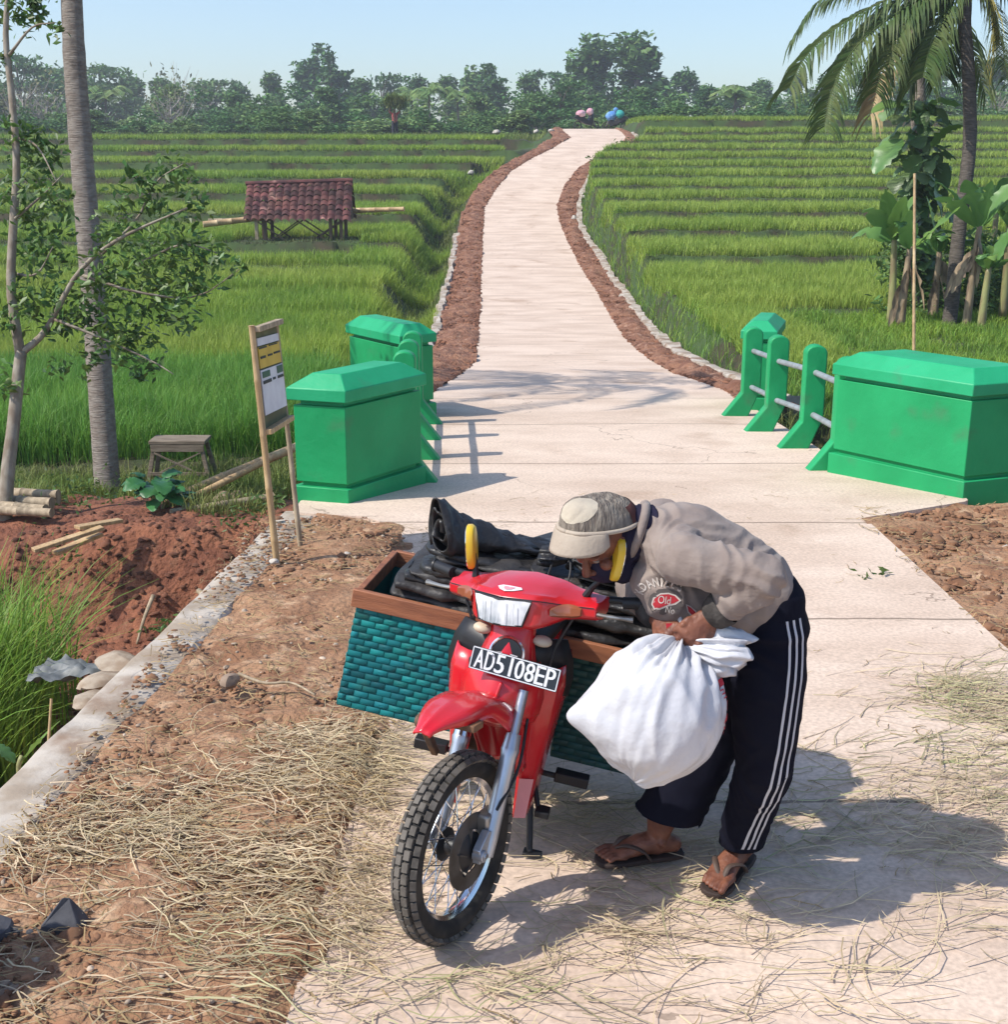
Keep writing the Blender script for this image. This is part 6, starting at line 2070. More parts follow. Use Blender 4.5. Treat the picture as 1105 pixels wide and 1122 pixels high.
# the ruffled mouth of the sack, beyond the fist
m = MB()
dirs = cr([neck, neck + A3(.045, -.012, .0), neck + A3(.11, -.02, -.012), neck + A3(.165, -.02, -.022)], 18)
T_, N__, B__ = frames(dirs, (0, 0, 1)); rr = []
for i in range(18):
    u = i / 17; row = []
    for k in range(90):
        a = 2 * math.pi * k / 90
        r_ = .024 + .048 * smoothstep(.1, .75, u) - .006 * smoothstep(.8, 1, u)
        w_ = 1 + (.24 * math.sin(a * 9 + 2 * math.sin(2 * a) + 1.5 * u) + .14 * math.sin(17 * a + 4 * u)) * (1 - .45 * u)
        row.append(dirs[i] + (N__[i] * math.cos(a) * .82 + B__[i] * math.sin(a)) * r_ * w_ + .010 * u * np.array([fbm(np.array([a * 2.2, u * 4, 1.]), 3, 3), fbm(np.array([a * 2.2, u * 4, 5.]), 3, 4), fbm(np.array([a * 2.2, u * 4, 9.]), 3, 5)]) + T_[i] * (.016 * math.sin(a * 5 + 1) * u + .020 * math.sin(a * 2 + .5) * u))
    rr.append(row)
for q, row_s in ((.72, -.010), (.45, -.03)):
    c_ = dirs[-1]; rr.append([c_ + (p - c_) * q + T_[-1] * row_s for p in rr[17]])
m.grid(rr, cv=True); m.V = [v - SC for v in m.V]; m.build('sack_mouth', M_sack, sack, angle=180)
# loose flap above the hand
m = MB(); g = []
for u in np.linspace(0, 1, 7):
    g.append([at(733 + 20 * v - 2 * u, 696 - 24 * u + 8 * (v - .45) ** 2 * (1 + u) * 2, 3.54 + .02 * math.sin(5 * v + u)) for v in np.linspace(0, 1, 9)])
m.grid(g); m.V = [v - SC for v in m.V]; o = m.build('sack_flap', M_sack, sack, fix=False, angle=180); sl = o.modifiers.new('s', 'SOLIDIFY'); sl.thickness = .003
m = MB(); g = [[at(732 + 8 * v - 2 * u, 697 - 14 * u, 3.53) for v in np.linspace(0, 1, 4)] for u in np.linspace(0, 1, 4)]; m.grid(g); m.V = [v - SC for v in m.V]; m.build('flap_print', M_sackr, sack, fix=False)


def on_sack(p, lift=.002):
    d_ = Vector(SC + A3(0, .02, 0) - p).normalized(); h = sack_b.ray_cast(Vector(p), d_)
    return None if h[0] is None else np.array(h[0]) - np.array(d_) * lift


# red print down the right side of the sack
m = MB()
ring_pos = lambda ang, zz: SC + A3(math.cos(ang) * .5, -math.sin(ang) * .5, zz * 1.9)
word = 'TEPUNG'
for k, ch in enumerate(('E', 'L', 'A', 'Y')):
    V2, F = text_mb(ch, 1.0); V2 = V2[:, :2] - (V2[:, :2].max(0) + V2[:, :2].min(0)) / 2
    zc = .075 - .052 * k
    P = [on_sack(ring_pos(.27 + vx * .17, zc + vy * .058), .003) for vx, vy in V2]
    if all(p is not None for p in P): m.add(np.array(P), F)
for zc0, zc1 in ((.135, .105),):
    P = [[on_sack(ring_pos(a, z), .003) for z in np.linspace(zc0, zc1, 3)] for a in np.linspace(.12, .42, 8)]
    m.grid(P)
m.V = [v - SC for v in m.V]; m.build('red_print', M_sackr, sack, smooth=False, fix=False)
# ------------------------------------------------------------------ straw, clods and stones
M_straw = mat('dry_straw', (.56, .45, .29), .6, (.45, .36, .22), 3, 3, island=.3, hue=.012, spec=.3, transl=.1)
M_strawg = mat('greenish_straw', (.36, .35, .17), .6, (.46, .40, .24), 2, 3, island=.3, hue=.02, spec=.3, transl=.15)
M_strawd = mat('brown_straw', (.27, .19, .095), .7, (.36, .26, .13), 3, 3, island=.3, spec=.2)


def surf_z(x, y):
    z = zroad(y) + .004
    sh = (x < xrl(y)) | (x > xrr(y))
    return z + np.where(sh, .022, 0)


def straw(name, mt, n, box, dens, seed, L_=(.07, .34), w=(.0012, .0026), ang=.55, hz=.035, bias=0.0):
    rg = np.random.default_rng(seed)
    x = rg.uniform(box[0], box[1], n); y = rg.uniform(box[2], box[3], n)
    p = np.clip(dens(x, y), 0, 1); ok = rg.random(n) < p
    x, y, p = x[ok], y[ok], p[ok]; n = len(x)
    az = rg.normal(bias, ang, n) + np.where(rg.random(n) < .12, rg.uniform(-1.5, 1.5, n), 0)
    Ls = rg.uniform(0, 1, n) ** 1.6 * (L_[1] - L_[0]) + L_[0]
    curv = rg.normal(0, .75, n); lift = rg.uniform(.002, 1, n) ** 1.5 * hz * (.25 + .9 * p)
    tilt = rg.normal(0, .05, n); ww = rg.uniform(w[0], w[1], n); ns = 5
    V = np.zeros((n, ns + 1, 2, 3)); kink = rg.normal(0, .5, n) * (rg.random(n) < .4)
    px_, py_ = x.copy(), y.copy(); st = Ls / ns
    for k in range(ns + 1):
        a = az + curv * (k / ns - .5) + np.where(k > ns * .55, kink, 0)
        z = surf_z(px_, py_) + lift + tilt * Ls * (k / ns - .5) + .006 * np.sin(k * 1.7 + x * 40)
        z = np.maximum(z, surf_z(px_, py_) + .002)
        c = np.stack([px_, py_, z], 1)
        d = np.stack([-np.sin(a), np.cos(a), .45 * np.sin(x * 90 + y * 60)], 1); d /= np.linalg.norm(d, axis=1)[:, None]
        t_ = ww * (1 - .5 * (k / ns) ** 2)
        V[:, k, 0] = c - d * t_[:, None]; V[:, k, 1] = c + d * t_[:, None]
        px_ = px_ + np.cos(a) * st; py_ = py_ + np.sin(a) * st
    i = np.arange(n) * (ns + 1) * 2
    Q = np.concatenate([np.stack([i + 2 * k, i + 2 * k + 1, i + 2 * k + 3, i + 2 * k + 2], 1) for k in range(ns)])
    return tag(quads(name, V.reshape(-1, 3), Q, mt), kind='stuff')


def spot(x, y, px, py, rx, ry, s=1.0):
    c = atz(px, py, 0.0)
    return s * np.exp(-(((x - c[0]) / rx) ** 2 + ((y - c[1]) / ry) ** 2))


def d_left(x, y):
    q = spot(x, y, 300, 880, .42, .5, .9) + spot(x, y, 150, 905, .5, .3, .6) + spot(x, y, 380, 830, .25, .5, .8) + spot(x, y, 90, 930, .5, .22, .45) + spot(x, y, 260, 1050, .5, .22, .9) + spot(x, y, 330, 980, .3, .3, .5) + spot(x, y, 200, 1100, .4, .16, .7) + spot(x, y, 40, 1110, .3, .12, .4) + spot(x, y, 180, 960, .7, .2, .3)
    t_ = .5 + .75 * n2(x, y, 2.4, 4, 61)
    return (q * np.clip(t_, .05, 1.1) + .05 * (y < 4.6)) * .85


def d_right(x, y):
    q = spot(x, y, 1000, 850, .40, .5, .9) + spot(x, y, 1080, 770, .35, .5, .9) + spot(x, y, 900, 890, .25, .25, .9) + spot(x, y, 960, 925, .3, .12, .8) + spot(x, y, 1080, 920, .3, .16, .5) + spot(x, y, 690, 985, .5, .18, .75) + spot(x, y, 600, 1010, .6, .16, .8) + spot(x, y, 860, 1040, .35, .14, .45) + spot(x, y, 620, 960, .4, .14, .75) + spot(x, y, 660, 905, .35, .25, .55) + spot(x, y, 560, 870, .5, .3, .6) + spot(x, y, 940, 1090, .5, .12, .30) + spot(x, y, 480, 1060, .5, .14, .8) + spot(x, y, 800, 1100, .4, .1, .5) + spot(x, y, 740, 930, .3, .12, .6) + spot(x, y, 420, 900, .25, .4, .8) + spot(x, y, 1050, 1000, .3, .1, .25) + spot(x, y, 600, 1100, .5, .1, .6)
    t_ = .5 + .85 * n2(x, y, 2.0, 4, 62)
    return (q * np.clip(t_, .03, 1.2) + .03 * (y < 4.6)) * .9


def d_green(x, y):
    return (spot(x, y, 310, 1065, .30, .16, 1.0) + spot(x, y, 420, 1090, .4, .12, .5) + spot(x, y, 1010, 850, .32, .4, .7) + spot(x, y, 1085, 760, .3, .4, .8) + spot(x, y, 620, 985, .5, .16, .35) + spot(x, y, 890, 895, .2, .15, .6)) * np.clip(.5 + .8 * n2(x, y, 2.2, 3, 63), 0, 1.2)


straw('straw', M_straw, 10500, (-1.65, -.40, 2.4, 5.4), d_left, 1, (.04, .34))
straw('straw', M_strawd, 20000, (-1.65, -.40, 2.4, 7.9), lambda x, y: .10 + .5 * d_left(x, y), 2, (.03, .18), (.0015, .003), .7, .02)
straw('straw', M_straw, 19000, (-.5, 2.9, 2.4, 6.2), d_right, 3, (.08, .40))
straw('straw', M_strawg, 21000, (-1.5, 2.9, 2.4, 6.2), d_green, 4, (.10, .38), (.0016, .0032), .5, .05)
straw('straw', M_strawd, 6000, (2.3, 5.0, 4.5, 8.4), lambda x, y: .25 + .5 * n2(x, y, 1.5, 3, 66), 6, (.04, .2), (.002, .004), .8, .02)
straw('straw', M_strawd, 9000, (-.5, 2.6, 2.4, 9), lambda x, y: .02 + .10 * np.clip(n2(x, y, 1.1, 3, 67), 0, 1), 7, (.03, .14), (.0013, .0025), .8, .006)


def rocks(name, mt, X, Y, Z, S, seed, kind='stuff', flat=.6):
    """many small angular lumps in one mesh"""
    rg = np.random.default_rng(seed); n = len(X)
    th = np.linspace(0, 2 * math.pi, 6, endpoint=False)
    B_ = np.concatenate([[[0, 0, 1.0]], np.stack([np.cos(th) * .85, np.sin(th) * .85, np.full(6, .5)], 1), np.stack([np.cos(th + .5), np.sin(th + .5), np.full(6, -.15)], 1)])
    V = B_[None] * (1 + rg.normal(0, .2, (n, 13, 1))) * np.stack([rg.uniform(.7, 1.4, n), rg.uniform(.7, 1.3, n), rg.uniform(.4, .9, n) * flat / .6], 1)[:, None, :]
    a = rg.uniform(0, 6.28, n); c, s = np.cos(a), np.sin(a)
    Vx = V[..., 0] * c[:, None] - V[..., 1] * s[:, None]; Vy = V[..., 0] * s[:, None] + V[..., 1] * c[:, None]
    V = np.stack([Vx, Vy, V[..., 2]], -1) * S[:, None, None] + np.stack([X, Y, Z], 1)[:, None, :]
    Qb = []
    for k in range(0, 6, 2): Qb.append((0, 1 + k, 1 + (k + 1) % 6, 1 + (k + 2) % 6))
    for k in range(6): Qb.append((1 + k, 7 + k, 7 + (k + 1) % 6, 1 + (k + 1) % 6))
    Q = (np.arange(n)[:, None, None] * 13 + np.array(Qb)[None]).reshape(-1, 4)
    return tag(quads(name, V.reshape(-1, 3), Q, mt, smooth=False), kind=kind)


M_clod = mat('soil_clod', (.27, .145, .08), .95, (.18, .085, .045), 9, island=.3)
M_peb = mat('pale_pebble', (.46, .37, .28), .9, (.33, .24, .17), 9, island=.3)
rg = np.random.default_rng(71)
n = 5200; x = rg.uniform(-1.6, -.42, n); y = 2.4 + rg.random(n) ** 1.2 * 5.7; s = rg.uniform(.004, .015, n) * (1 + 1.6 * (rg.random(n) < .04))
ok = (x < xrl(y) + .05) & (n2(x, y, 2.2, 3, 72) > -.15); rocks('soil_clods', M_clod, x[ok], y[ok], surf_z(x[ok], y[ok]) - .012, s[ok], 1)
n = 500; x = rg.uniform(-1.6, -.35, n); y = 2.4 + rg.random(n) * 5.7; s = rg.uniform(.004, .012, n); ok = x < xrl(y) + .15
rocks('pebbles', M_peb, x[ok], y[ok], surf_z(x[ok], y[ok]) - .006, s[ok], 2)
n = 5200; x = rg.uniform(2.3, 5.2, n); y = rg.uniform(4.5, 8.5, n); s = rg.uniform(.006, .024, n) * (1 + 1.2 * (rg.random(n) < .05)); ok = x > xrr(y) + .03
rocks('soil_clods', M_clod, x[ok], y[ok], zroad(y[ok]) - .02, s[ok], 3)
for side in (0, 1):
    n = 9000; y = 13.2 + rg.random(n) ** 1.3 * 55; u = rg.random(n)
    x = (xvl(y) + (xrl(y) - xvl(y)) * u) if side == 0 else (xrr(y) + (xvr(y) - xrr(y)) * u)
    s = rg.uniform(.010, .042, n) * (.7 + y / 60)
    rocks('soil_clods', mat('verge_clod_%s' % 'ab'[side], (.22, .10, .055), .95, (.14, .06, .035), 4, island=.4), x, y, zroad(y) + .0, s, 4 + side)
n = 2500; x = rg.uniform(-3.9, -1.7, n); y = rg.uniform(5.5, 10.4, n); s = rg.uniform(.008, .035, n)
rocks('soil_clods', mat('red_clod', (.16, .066, .038), .95, (.10, .04, .024), 8, island=.35), x, y, ground_z(x, y) - .004, s, 7)

M_stone = mat('dark_stone', (.105, .105, .115), .85, (.06, .06, .068), 8, 5, bump=.5, bscale=25)
M_wst = mat('white_stone', (.52, .48, .42), .9, (.38, .33, .28), 7, 5, bump=.4, bscale=20)
M_slab = mat('broken_slab', (.40, .33, .25), .95, (.26, .19, .13), 9, 6, bump=.6, bscale=22)
M_gst = mat('brown_stone', (.30, .22, .16), .9, (.20, .14, .1), 7, 5, bump=.4, bscale=20)


def stone(c, r, mt, label, seed, group=None, flat=.7, name='stone', cat='stone', ang=1.0):
    rgs = np.random.default_rng(seed)
    m = MB(); m.ell((0, 0, 0), (1, 1, 1), None, 18, 11)
    V = m.V[0]
    for k in range(9):   # chip facets
        nn = unit(rgs.normal(0, 1, 3)); h = rgs.uniform(.55, .85); dd = V @ nn; V = V - np.outer(np.clip(dd - h, 0, None), nn) * ang
    V = V * (1 + .06 * fbm(V * 3, 3, seed)[:, None]) * np.array([r, r * rgs.uniform(.7, 1.1), r * flat])
    a = rgs.uniform(0, 6.28); Rz = np.array([[math.cos(a), -math.sin(a), 0], [math.sin(a), math.cos(a), 0], [0, 0, 1]]); m.V = [V @ Rz.T + np.array(c) + (0, 0, r * flat * .55)]
    return tag(m.build(name, mt, loc=c, angle=30), label, cat, group)


V_ = np.array([(-.085, -.05, -.02), (.08, -.06, -.02), (.075, .05, -.02), (-.07, .06, -.02), (-.072, -.042, .03), (.060, -.05, .022), (.05, .035, .04), (-.05, .045, .04), (.0, -.004, .118), (.018, .012, .108)]) * .86
m = MB(); m.add(V_ + atz(73, 1016, 0), [(0, 3, 2, 1), (0, 1, 5, 4), (1, 2, 6, 5), (2, 3, 7, 6), (3, 0, 4, 7), (4, 5, 9, 8), (5, 6, 9), (6, 7, 8, 9), (7, 4, 8)])
tag(m.build('stone', M_stone, loc=atz(73, 1016, 0), smooth=False, bevel=.006), 'dark grey pyramid shaped stone on the dirt at bottom left', 'stone')
stone(atz(-6, 1030, 0) - (.02, 0, 0), .07, M_stone, 'dark stone cut by the left frame edge beside the pyramid shaped stone', 2, flat=.7)
stone(atz(14, 1026, 0), .03, M_stone, 'small dark stone between the frame edge stone and the pyramid shaped stone', 12, flat=.7)
stone(atz(108, 972, 0), .014, M_stone, 'tiny blue grey stone behind the pyramid shaped stone', 3)
stone(atz(6, 1088, 0), .045, M_gst, 'flat grey brown stone in the shade at the bottom left corner', 4, flat=.4)
# unseen rocks added outside the left frame edge to cast shade into the corner
for k, (x, y, z, r_) in enumerate([(-1.72, 2.72, .02, .26), (-1.66, 2.98, .0, .2), (-1.70, 2.80, .26, .22), (-1.62, 2.55, .0, .2), (-1.74, 2.9, .44, .15)]):
    stone(np.array([x, y, z]), r_, M_stone, 'unseen dark rock added past the left frame edge to shade the corner', 20 + k, 'unseen rocks added for corner shade', .8, 'shade_rock', 'shade_rock')
stone(atz(380, 608, -.13), .022, M_wst, 'small white stone on the dirt near the left green block', 6)
stone(atz(300, 618, -.1), .03, M_wst, 'whitish stone at the foot of the nearer notice board post', 7)
stone(atz(253, 752, -.02), .05, M_gst, 'reddish brown stone on the dirt shoulder left of the panniers', 8)
for k, (x, y, z, r_, fl, lb) in enumerate([(112, 752, -.42, .13, .32, 'flat pale slab of broken concrete in the ditch, largest of the three'), (132, 730, -.5, .14, .3, 'pale slab of broken concrete behind the largest one'), (98, 770, -.4, .10, .3, 'small pale slab lowest in the ditch, next to the wall')]):
    stone(atz(x, y, z), r_, M_slab, lb, 30 + k, 'broken concrete slabs in the ditch', fl, 'concrete_slab', 'slab')
for k, (x, y, w_, rr, lb) in enumerate([(243, 544, 11.2, .10, 'brownish rock left of the bamboo poles'), (228, 553, 11.0, .08, 'reddish rubble stone between the two lower bamboo poles'), (262, 540, 11.4, .085, 'grey brown rubble stone behind the lying bamboo pole'), (205, 553, 10.9, .07, 'yellowish stone beside the broad leaved plant')]):
    stone(at(x, y, w_) - (0, 0, .06), rr, M_gst if k != 3 else M_wst, lb, 40 + k, 'rubble on the ditch bank')
for k, (x, y, r_, lb) in enumerate([(630, 240, .16, 'round white stone on the right kerb at the bend of the road'), (641, 217, .14, 'pale stone beside the right verge above the bend'), (683, 326, .13, 'pale stone on the right verge, lower part of the road'), (690, 331, .11, 'greyish stone just below the pale one on the right verge'),
                                    (651, 181, .2, 'white stone at the top of the right verge near the green weed'), (655, 184, .16, 'smaller white stone next to the one by the green weed'), (516, 190, .17, 'white stone at the left terrace edge below the upper bend'), (544, 146, .22, 'pale boundary stone left of the road crest, nearer the road'),
                                    (604, 144, .2, 'white stone beside the left verge at the road crest'), (588, 145, .18, 'pale stone left of the road crest'), (670, 283, .15, 'brown grey stone between right kerb and terraces')]):
    p = on_surf(x, y, zroad); stone(p - (0, 0, .03), r_, M_wst if k not in (3, 10) else M_gst, lb, 50 + k, 'stones along the winding road')
for k, (x, y, r_, mt_, lb) in enumerate([(1092, 528, .13, M_wst, 'white rubble piece under the right green block at the frame edge'), (1078, 532, .08, M_wst, 'rounded white rubble piece left of the larger one under the green block'), (1105, 536, .12, M_wst, 'white rubble cut by the right frame edge below the green block'), (1104, 603, .06, M_wst, 'white stone on the dirt at the right frame edge')]):
    stone(atz(x, y, -.22), r_, mt_, lb, 70 + k, 'rubble beside the right green block', .45)

# weeds among the soil: small leaf clumps
rg = np.random.default_rng(81)
Cs = []
for (x, y, z, r_, k_) in [(182, 690, -.55, .07, 60), (965, 628, -.12, .03, 9), (945, 632, -.12, .03, 6), (300, 560, -.6, .16, 120), (60, 560, -.85, .3, 200), (110, 552, -.85, .25, 160), (255, 575, -.75, .12, 40), (85, 610, -.9, .18, 50)]:
    Cs.append(atz(x, y, z) + rg.normal(0, 1, (k_, 3)) * [r_, r_, r_ * .35] + (0, 0, r_ * .3))
V, Q = leaf_quads(np.concatenate(Cs), .055, rg, .0, .4)
tag(quads('weeds', V, Q, M_leafl), kind='stuff')
Cs = [on_surf(x, y, zroad) + rg.normal(0, 1, (110, 3)) * [.3, .5, .12] + (0, 0, .2) for x, y in ((686, 163), (694, 170), (678, 174), (662, 180))]
V, Q = leaf_quads(np.concatenate(Cs), .22, rg, .0, .4)
tag(quads('weeds', V, Q, M_leafl), kind='stuff')
# dry roots and twigs on the red bank and the shoulder
for k, (pl, r_, lb) in enumerate([([(168, 655, -1.1), (158, 680, -1.2), (150, 708, -1.35)], .018, 'grey twig leaning against the foot of the red soil bank'), ([(262, 742, -.0), (290, 752, 0), (320, 752, 0), (345, 765, 0)], .008, 'thin pale root lying on the dirt left of the panniers'),
                                  ([(218, 650, -.6), (228, 660, -.6)], .02, 'short pale stick by the wall near the red bank')]):
    m = MB(); P = cr([atz(x, y, z) + (0, 0, .015) for x, y, z in pl], 12); m.tube(P, np.linspace(r_, r_ * .5, 12), 7)
    tag(m.build('twig', M_bam2, loc=P[0], angle=180), lb, 'twig')

# crumpled grey plastic sheet in the ditch
g = []; c0 = atz(78, 742, -.62)
for u in np.linspace(-1, 1, 16): g.append([c0 + (.20 * u, .13 * v, .03 + .05 * vnoise(np.array([u * 3, v * 3, 0.]), 3) + .02 * vnoise(np.array([u * 8, v * 8, 1.]), 4) + .03 * (u + 1) * .5) for v in np.linspace(-1, 1, 12)])
m = MB(); m.grid(g)
tag(m.build('plastic_sheet', mat('grey_plastic_sheet', (.17, .18, .18), .55, (.10, .11, .11), 9, spec=.5), loc=c0, fix=False, angle=180), 'crumpled grey plastic sheet lying in the ditch beside the tall grass', 'plastic sheet')

# ------------------------------------------------------------------ far trees, each one on its own
M_ft = [mat('far_leaf_dark', (.085, .19, .055), .6, (.065, .145, .042), .25, 3, transl=.2, island=.35, hue=.02, spec=.2),
        mat('far_leaf_mid', (.13, .235, .068), .6, (.10, .19, .055), .25, 3, transl=.2, island=.35, hue=.02, spec=.2),
        mat('far_leaf_light', (.2, .29, .095), .6, (.15, .25, .075), .25, 3, transl=.2, island=.35, hue=.025, spec=.2),
        mat('far_leaf_olive', (.16, .18, .08), .6, (.2, .21, .1), .25, 3, transl=.2, island=.35, hue=.02, spec=.2)]
M_ftr = mat('far_trunk', (.22, .18, .14), .9, (.13, .105, .085), 1.2)
M_bare = mat('bare_branch', (.40, .36, .31), .9, (.30, .26, .22), 1)


def tree_proto(kind, seed, mt):
    """unit tree 10 m tall: Empty > trunk, crown"""
    rgt = np.random.default_rng(seed)
    t = thing('far_tree', None, None, (0, 0, 0))
    m = MB(); Cs = []; sz = .50
    if kind == 'dense':
        m.tube(cr([(0, 0, -1), (.1, 0, 3), (0, .1, 6)], 8), np.linspace(.22, .08, 8), 7)
        for i in range(26):
            a = rgt.uniform(0, 6.28); z = rgt.uniform(.22, 1); r_ = math.sin(min(1, (1.08 - z) * 1.25) * math.pi / 2) * rgt.uniform(.35, 1) * 3.2
            c = np.array([math.cos(a) * r_, math.sin(a) * r_, z * 9.0]); R0 = rgt.uniform(.7, 1.35)
            q = rgt.normal(0, 1, (120, 3)); q /= np.linalg.norm(q, axis=1)[:, None]; Cs.append(c + q * (rgt.random((120, 1)) ** .4) * R0 * [1, 1, .75])
            if i % 3 == 0: m.tube(cr([(0, 0, 3), c * .6 + (0, 0, 1), c], 5), np.linspace(.09, .02, 5), 5)
    elif kind == 'tall':
        m.tube(cr([(0, 0, -1), (.15, 0, 4), (-.1, 0, 8.6)], 10), np.linspace(.2, .05, 10), 7)
        for i in range(24):
            a = rgt.uniform(0, 6.28); z = rgt.uniform(.3, 1); r_ = (1.15 - z) * rgt.uniform(.4, 1) * 2.0 + .3
            c = np.array([math.cos(a) * r_, math.sin(a) * r_, z * 9.4]); R0 = rgt.uniform(.5, 1.0)
            q = np.clip(rgt.normal(0, 1, (85, 3)), -1.5, 1.5); Cs.append(c + q * R0 * .55)
            m.tube(cr([(0, 0, z * 8), c * [.5, .5, 1], c], 4), np.linspace(.06, .015, 4), 5)
    elif kind == 'layered':
        m.tube(cr([(0, 0, -1), (.2, 0, 4), (0, .2, 8.5)], 10), np.linspace(.2, .06, 10), 7)
        for i in range(15):
            a = rgt.uniform(0, 6.28); z = rgt.uniform(.55, 1); r_ = rgt.uniform(.6, 3.6) * (1.25 - .5 * z)
            c = np.array([math.cos(a) * r_, math.sin(a) * r_, z * 9.3]); q = rgt.normal(0, 1, (120, 3)) * [1.0, 1.0, .16]; Cs.append(c + q)
            m.tube(cr([(0, 0, z * 6.5), c * [.5, .5, .93], c - (0, 0, .15)], 6), np.linspace(.075, .02, 6), 5)
    elif kind == 'bush':
        m.tube([(0, 0, -.5), (0, 0, 4)], [.2, .1], 6)
        for i in range(24):
            a = rgt.uniform(0, 6.28); r_ = rgt.uniform(0, 1) ** .6 * 5.2; z = rgt.uniform(.1, 1) * (1 - .5 * (r_ / 5.2) ** 2)
            c = np.array([math.cos(a) * r_, math.sin(a) * r_, z * 8.2 + .5]); q = rgt.normal(0, 1, (130, 3)); q /= np.linalg.norm(q, axis=1)[:, None]; Cs.append(c + q * (rgt.random((130, 1)) ** .4) * rgt.uniform(1.0, 1.9) * [1, 1, .8])
        sz = .62
    elif kind == 'bare':
        m.tube(cr([(0, 0, -1), (.2, 0, 3), (0, .1, 6.5)], 8), np.linspace(.24, .1, 8), 7)
        for i in range(26):
            a = rgt.uniform(0, 6.28); z0 = rgt.uniform(2, 6.2); L_ = rgt.uniform(1.5, 3.6)
            p0 = np.array([0, 0, z0]); p1 = p0 + [math.cos(a) * L_ * .6, math.sin(a) * L_ * .6, L_ * .5]; p2 = p1 + [math.cos(a + .4) * L_ * .35, math.sin(a + .4) * L_ * .35, L_ * .55]
            m.tube(cr([p0, p1, p2], 6), np.linspace(.10, .02, 6), 5)
            for j in range(4):
                s_ = rgt.uniform(.3, 1); b0 = p0 + (p1 - p0) * s_; d_ = rgt.normal(0, 1, 3); d_[2] = abs(d_[2]); m.tube([b0, b0 + d_ * .6, b0 + d_ * 1.1 + (0, 0, .3)], [.035, .02, .008], 4)
            Cs.append(p2 + rgt.normal(0, .5, (7, 3)))
    elif kind == 'palm':
        m.tube(cr([(0, 0, -1), (.3, 0, 5), (.1, 0, 8.8)], 10), np.linspace(.2, .13, 10), 7)
        for i in range(16):
            a = i * 2.4; e = rgt.uniform(-.3, 1.1); d_ = np.array([math.cos(a), math.sin(a), 0])
            P = cr([(.1, 0, 8.8), d_ * 1.4 + (0, 0, 8.9 + e), d_ * 2.7 + (0, 0, 8.4 + e * .9)], 16)
            T, N_, B = frames(P, (0, 0, 1))
            g = [[p - b_ * w_ + (0, 0, -.5 * w_), p, p + b_ * w_ + (0, 0, -.5 * w_)] for p, b_, w_ in zip(P, B, .55 * np.sin(np.linspace(.25, 3.0, 16)))]
            mm = MB()
            for k in range(15):
                for s in (-1, 1):
                    p = P[k]; mm.grid([[p, P[k] + T[k] * .16], [p + B[k] * s * .75 + T[k] * .4 - (0, 0, .35), p + B[k] * s * .75 + T[k] * .5 - (0, 0, .35)]])
            V = mm.arr(); 
            if i == 0: pf = MB()
            pf.add(V, mm.F)
    m.build('trunk', M_bare if kind == 'bare' else M_ftr, t, True, 0, angle=180)
    if kind == 'palm':
        pf.build('crown', mt, t, True, 0, fix=False, angle=180)
    else:
        V, Q = leaf_quads(np.concatenate(Cs), sz, rgt, .2, .55, .5)
        quads('crown', V, Q, mt, parent=t)
    return t


protos = {}
for nm, kd, sd, mi_ in (('dense1', 'dense', 1, 0), ('dense2', 'dense', 2, 1), ('dense3', 'dense', 3, 2), ('tall1', 'tall', 4, 0), ('tall2', 'tall', 5, 1), ('lay1', 'layered', 6, 1), ('lay2', 'layered', 7, 0), ('bush1', 'bush', 8, 0), ('bush2', 'bush', 9, 2), ('bush3', 'bush', 10, 1), ('bare1', 'bare', 11, 3), ('palm1', 'palm', 12, 2)):
    protos[nm] = tree_proto(kd, sd, M_ft[mi_])
used_p = set()
adj = {'dense1': 'dark round crowned', 'dense2': 'mid green round crowned', 'dense3': 'light green round crowned', 'tall1': 'tall dark narrow', 'tall2': 'tall mid green narrow', 'lay1': 'flat topped layered', 'lay2': 'dark flat topped layered',
       'bush1': 'dark spreading', 'bush2': 'light green spreading', 'bush3': 'mid green spreading', 'bare1': 'pale half bare', 'palm1': 'feathery coconut'}


def where(px):
    for a, b, s in ((-200, 20, 'at the left frame edge'), (20, 62, 'left of the tall palm trunk'), (62, 110, 'behind the tall palm trunk'), (110, 190, 'right of the tall palm trunk'), (190, 272, 'left of the hut roof'), (272, 392, 'above the tiled hut'),
                    (392, 470, 'above the far walker'), (470, 540, 'right of the far walker'), (540, 622, 'just left of the road crest'), (622, 690, 'right behind the road crest'), (690, 760, 'just right of the road crest'), (760, 870, 'left of the palm fronds'),
                    (870, 1000, 'behind the drooping palm fronds'), (1000, 1060, 'behind the right palm trunks'), (1060, 1400, 'at the right frame edge')):
        if a <= px < b: return s
    return 'in the far tree line'


rowname = {0: 'of the far back row', 1: 'of the far middle row', 2: 'of the far front row'}
seen_lab = {}


def far_tree(nm, px, top_row, Y, row, wf=1.0):
    r_ = ray(px, top_row); P = np.array([0, 0, CAMZ]) + r_ * (Y / r_[1])
    b = gz(P[0], Y) - .3; h = max(2.5, P[2] - b)
    s = h / 9.7
    M = Matrix.Translation(Vector((P[0], Y, b))) @ Matrix.Rotation(rnd.uniform(0, 6.28), 4, 'Z') @ Matrix.Diagonal((s * wf, s * wf, s, 1))
    lab = '%s tree %s %s' % (adj[nm], rowname[row], where(px))
    grp = 'trees of the far tree line'
    if nm not in used_p:
        t = protos[nm]; used_p.add(nm); t.matrix_basis = M; tag(t, lab, 'tree', grp)
    else:
        t = dup(protos[nm], M, lab, 'tree', grp)
    return t


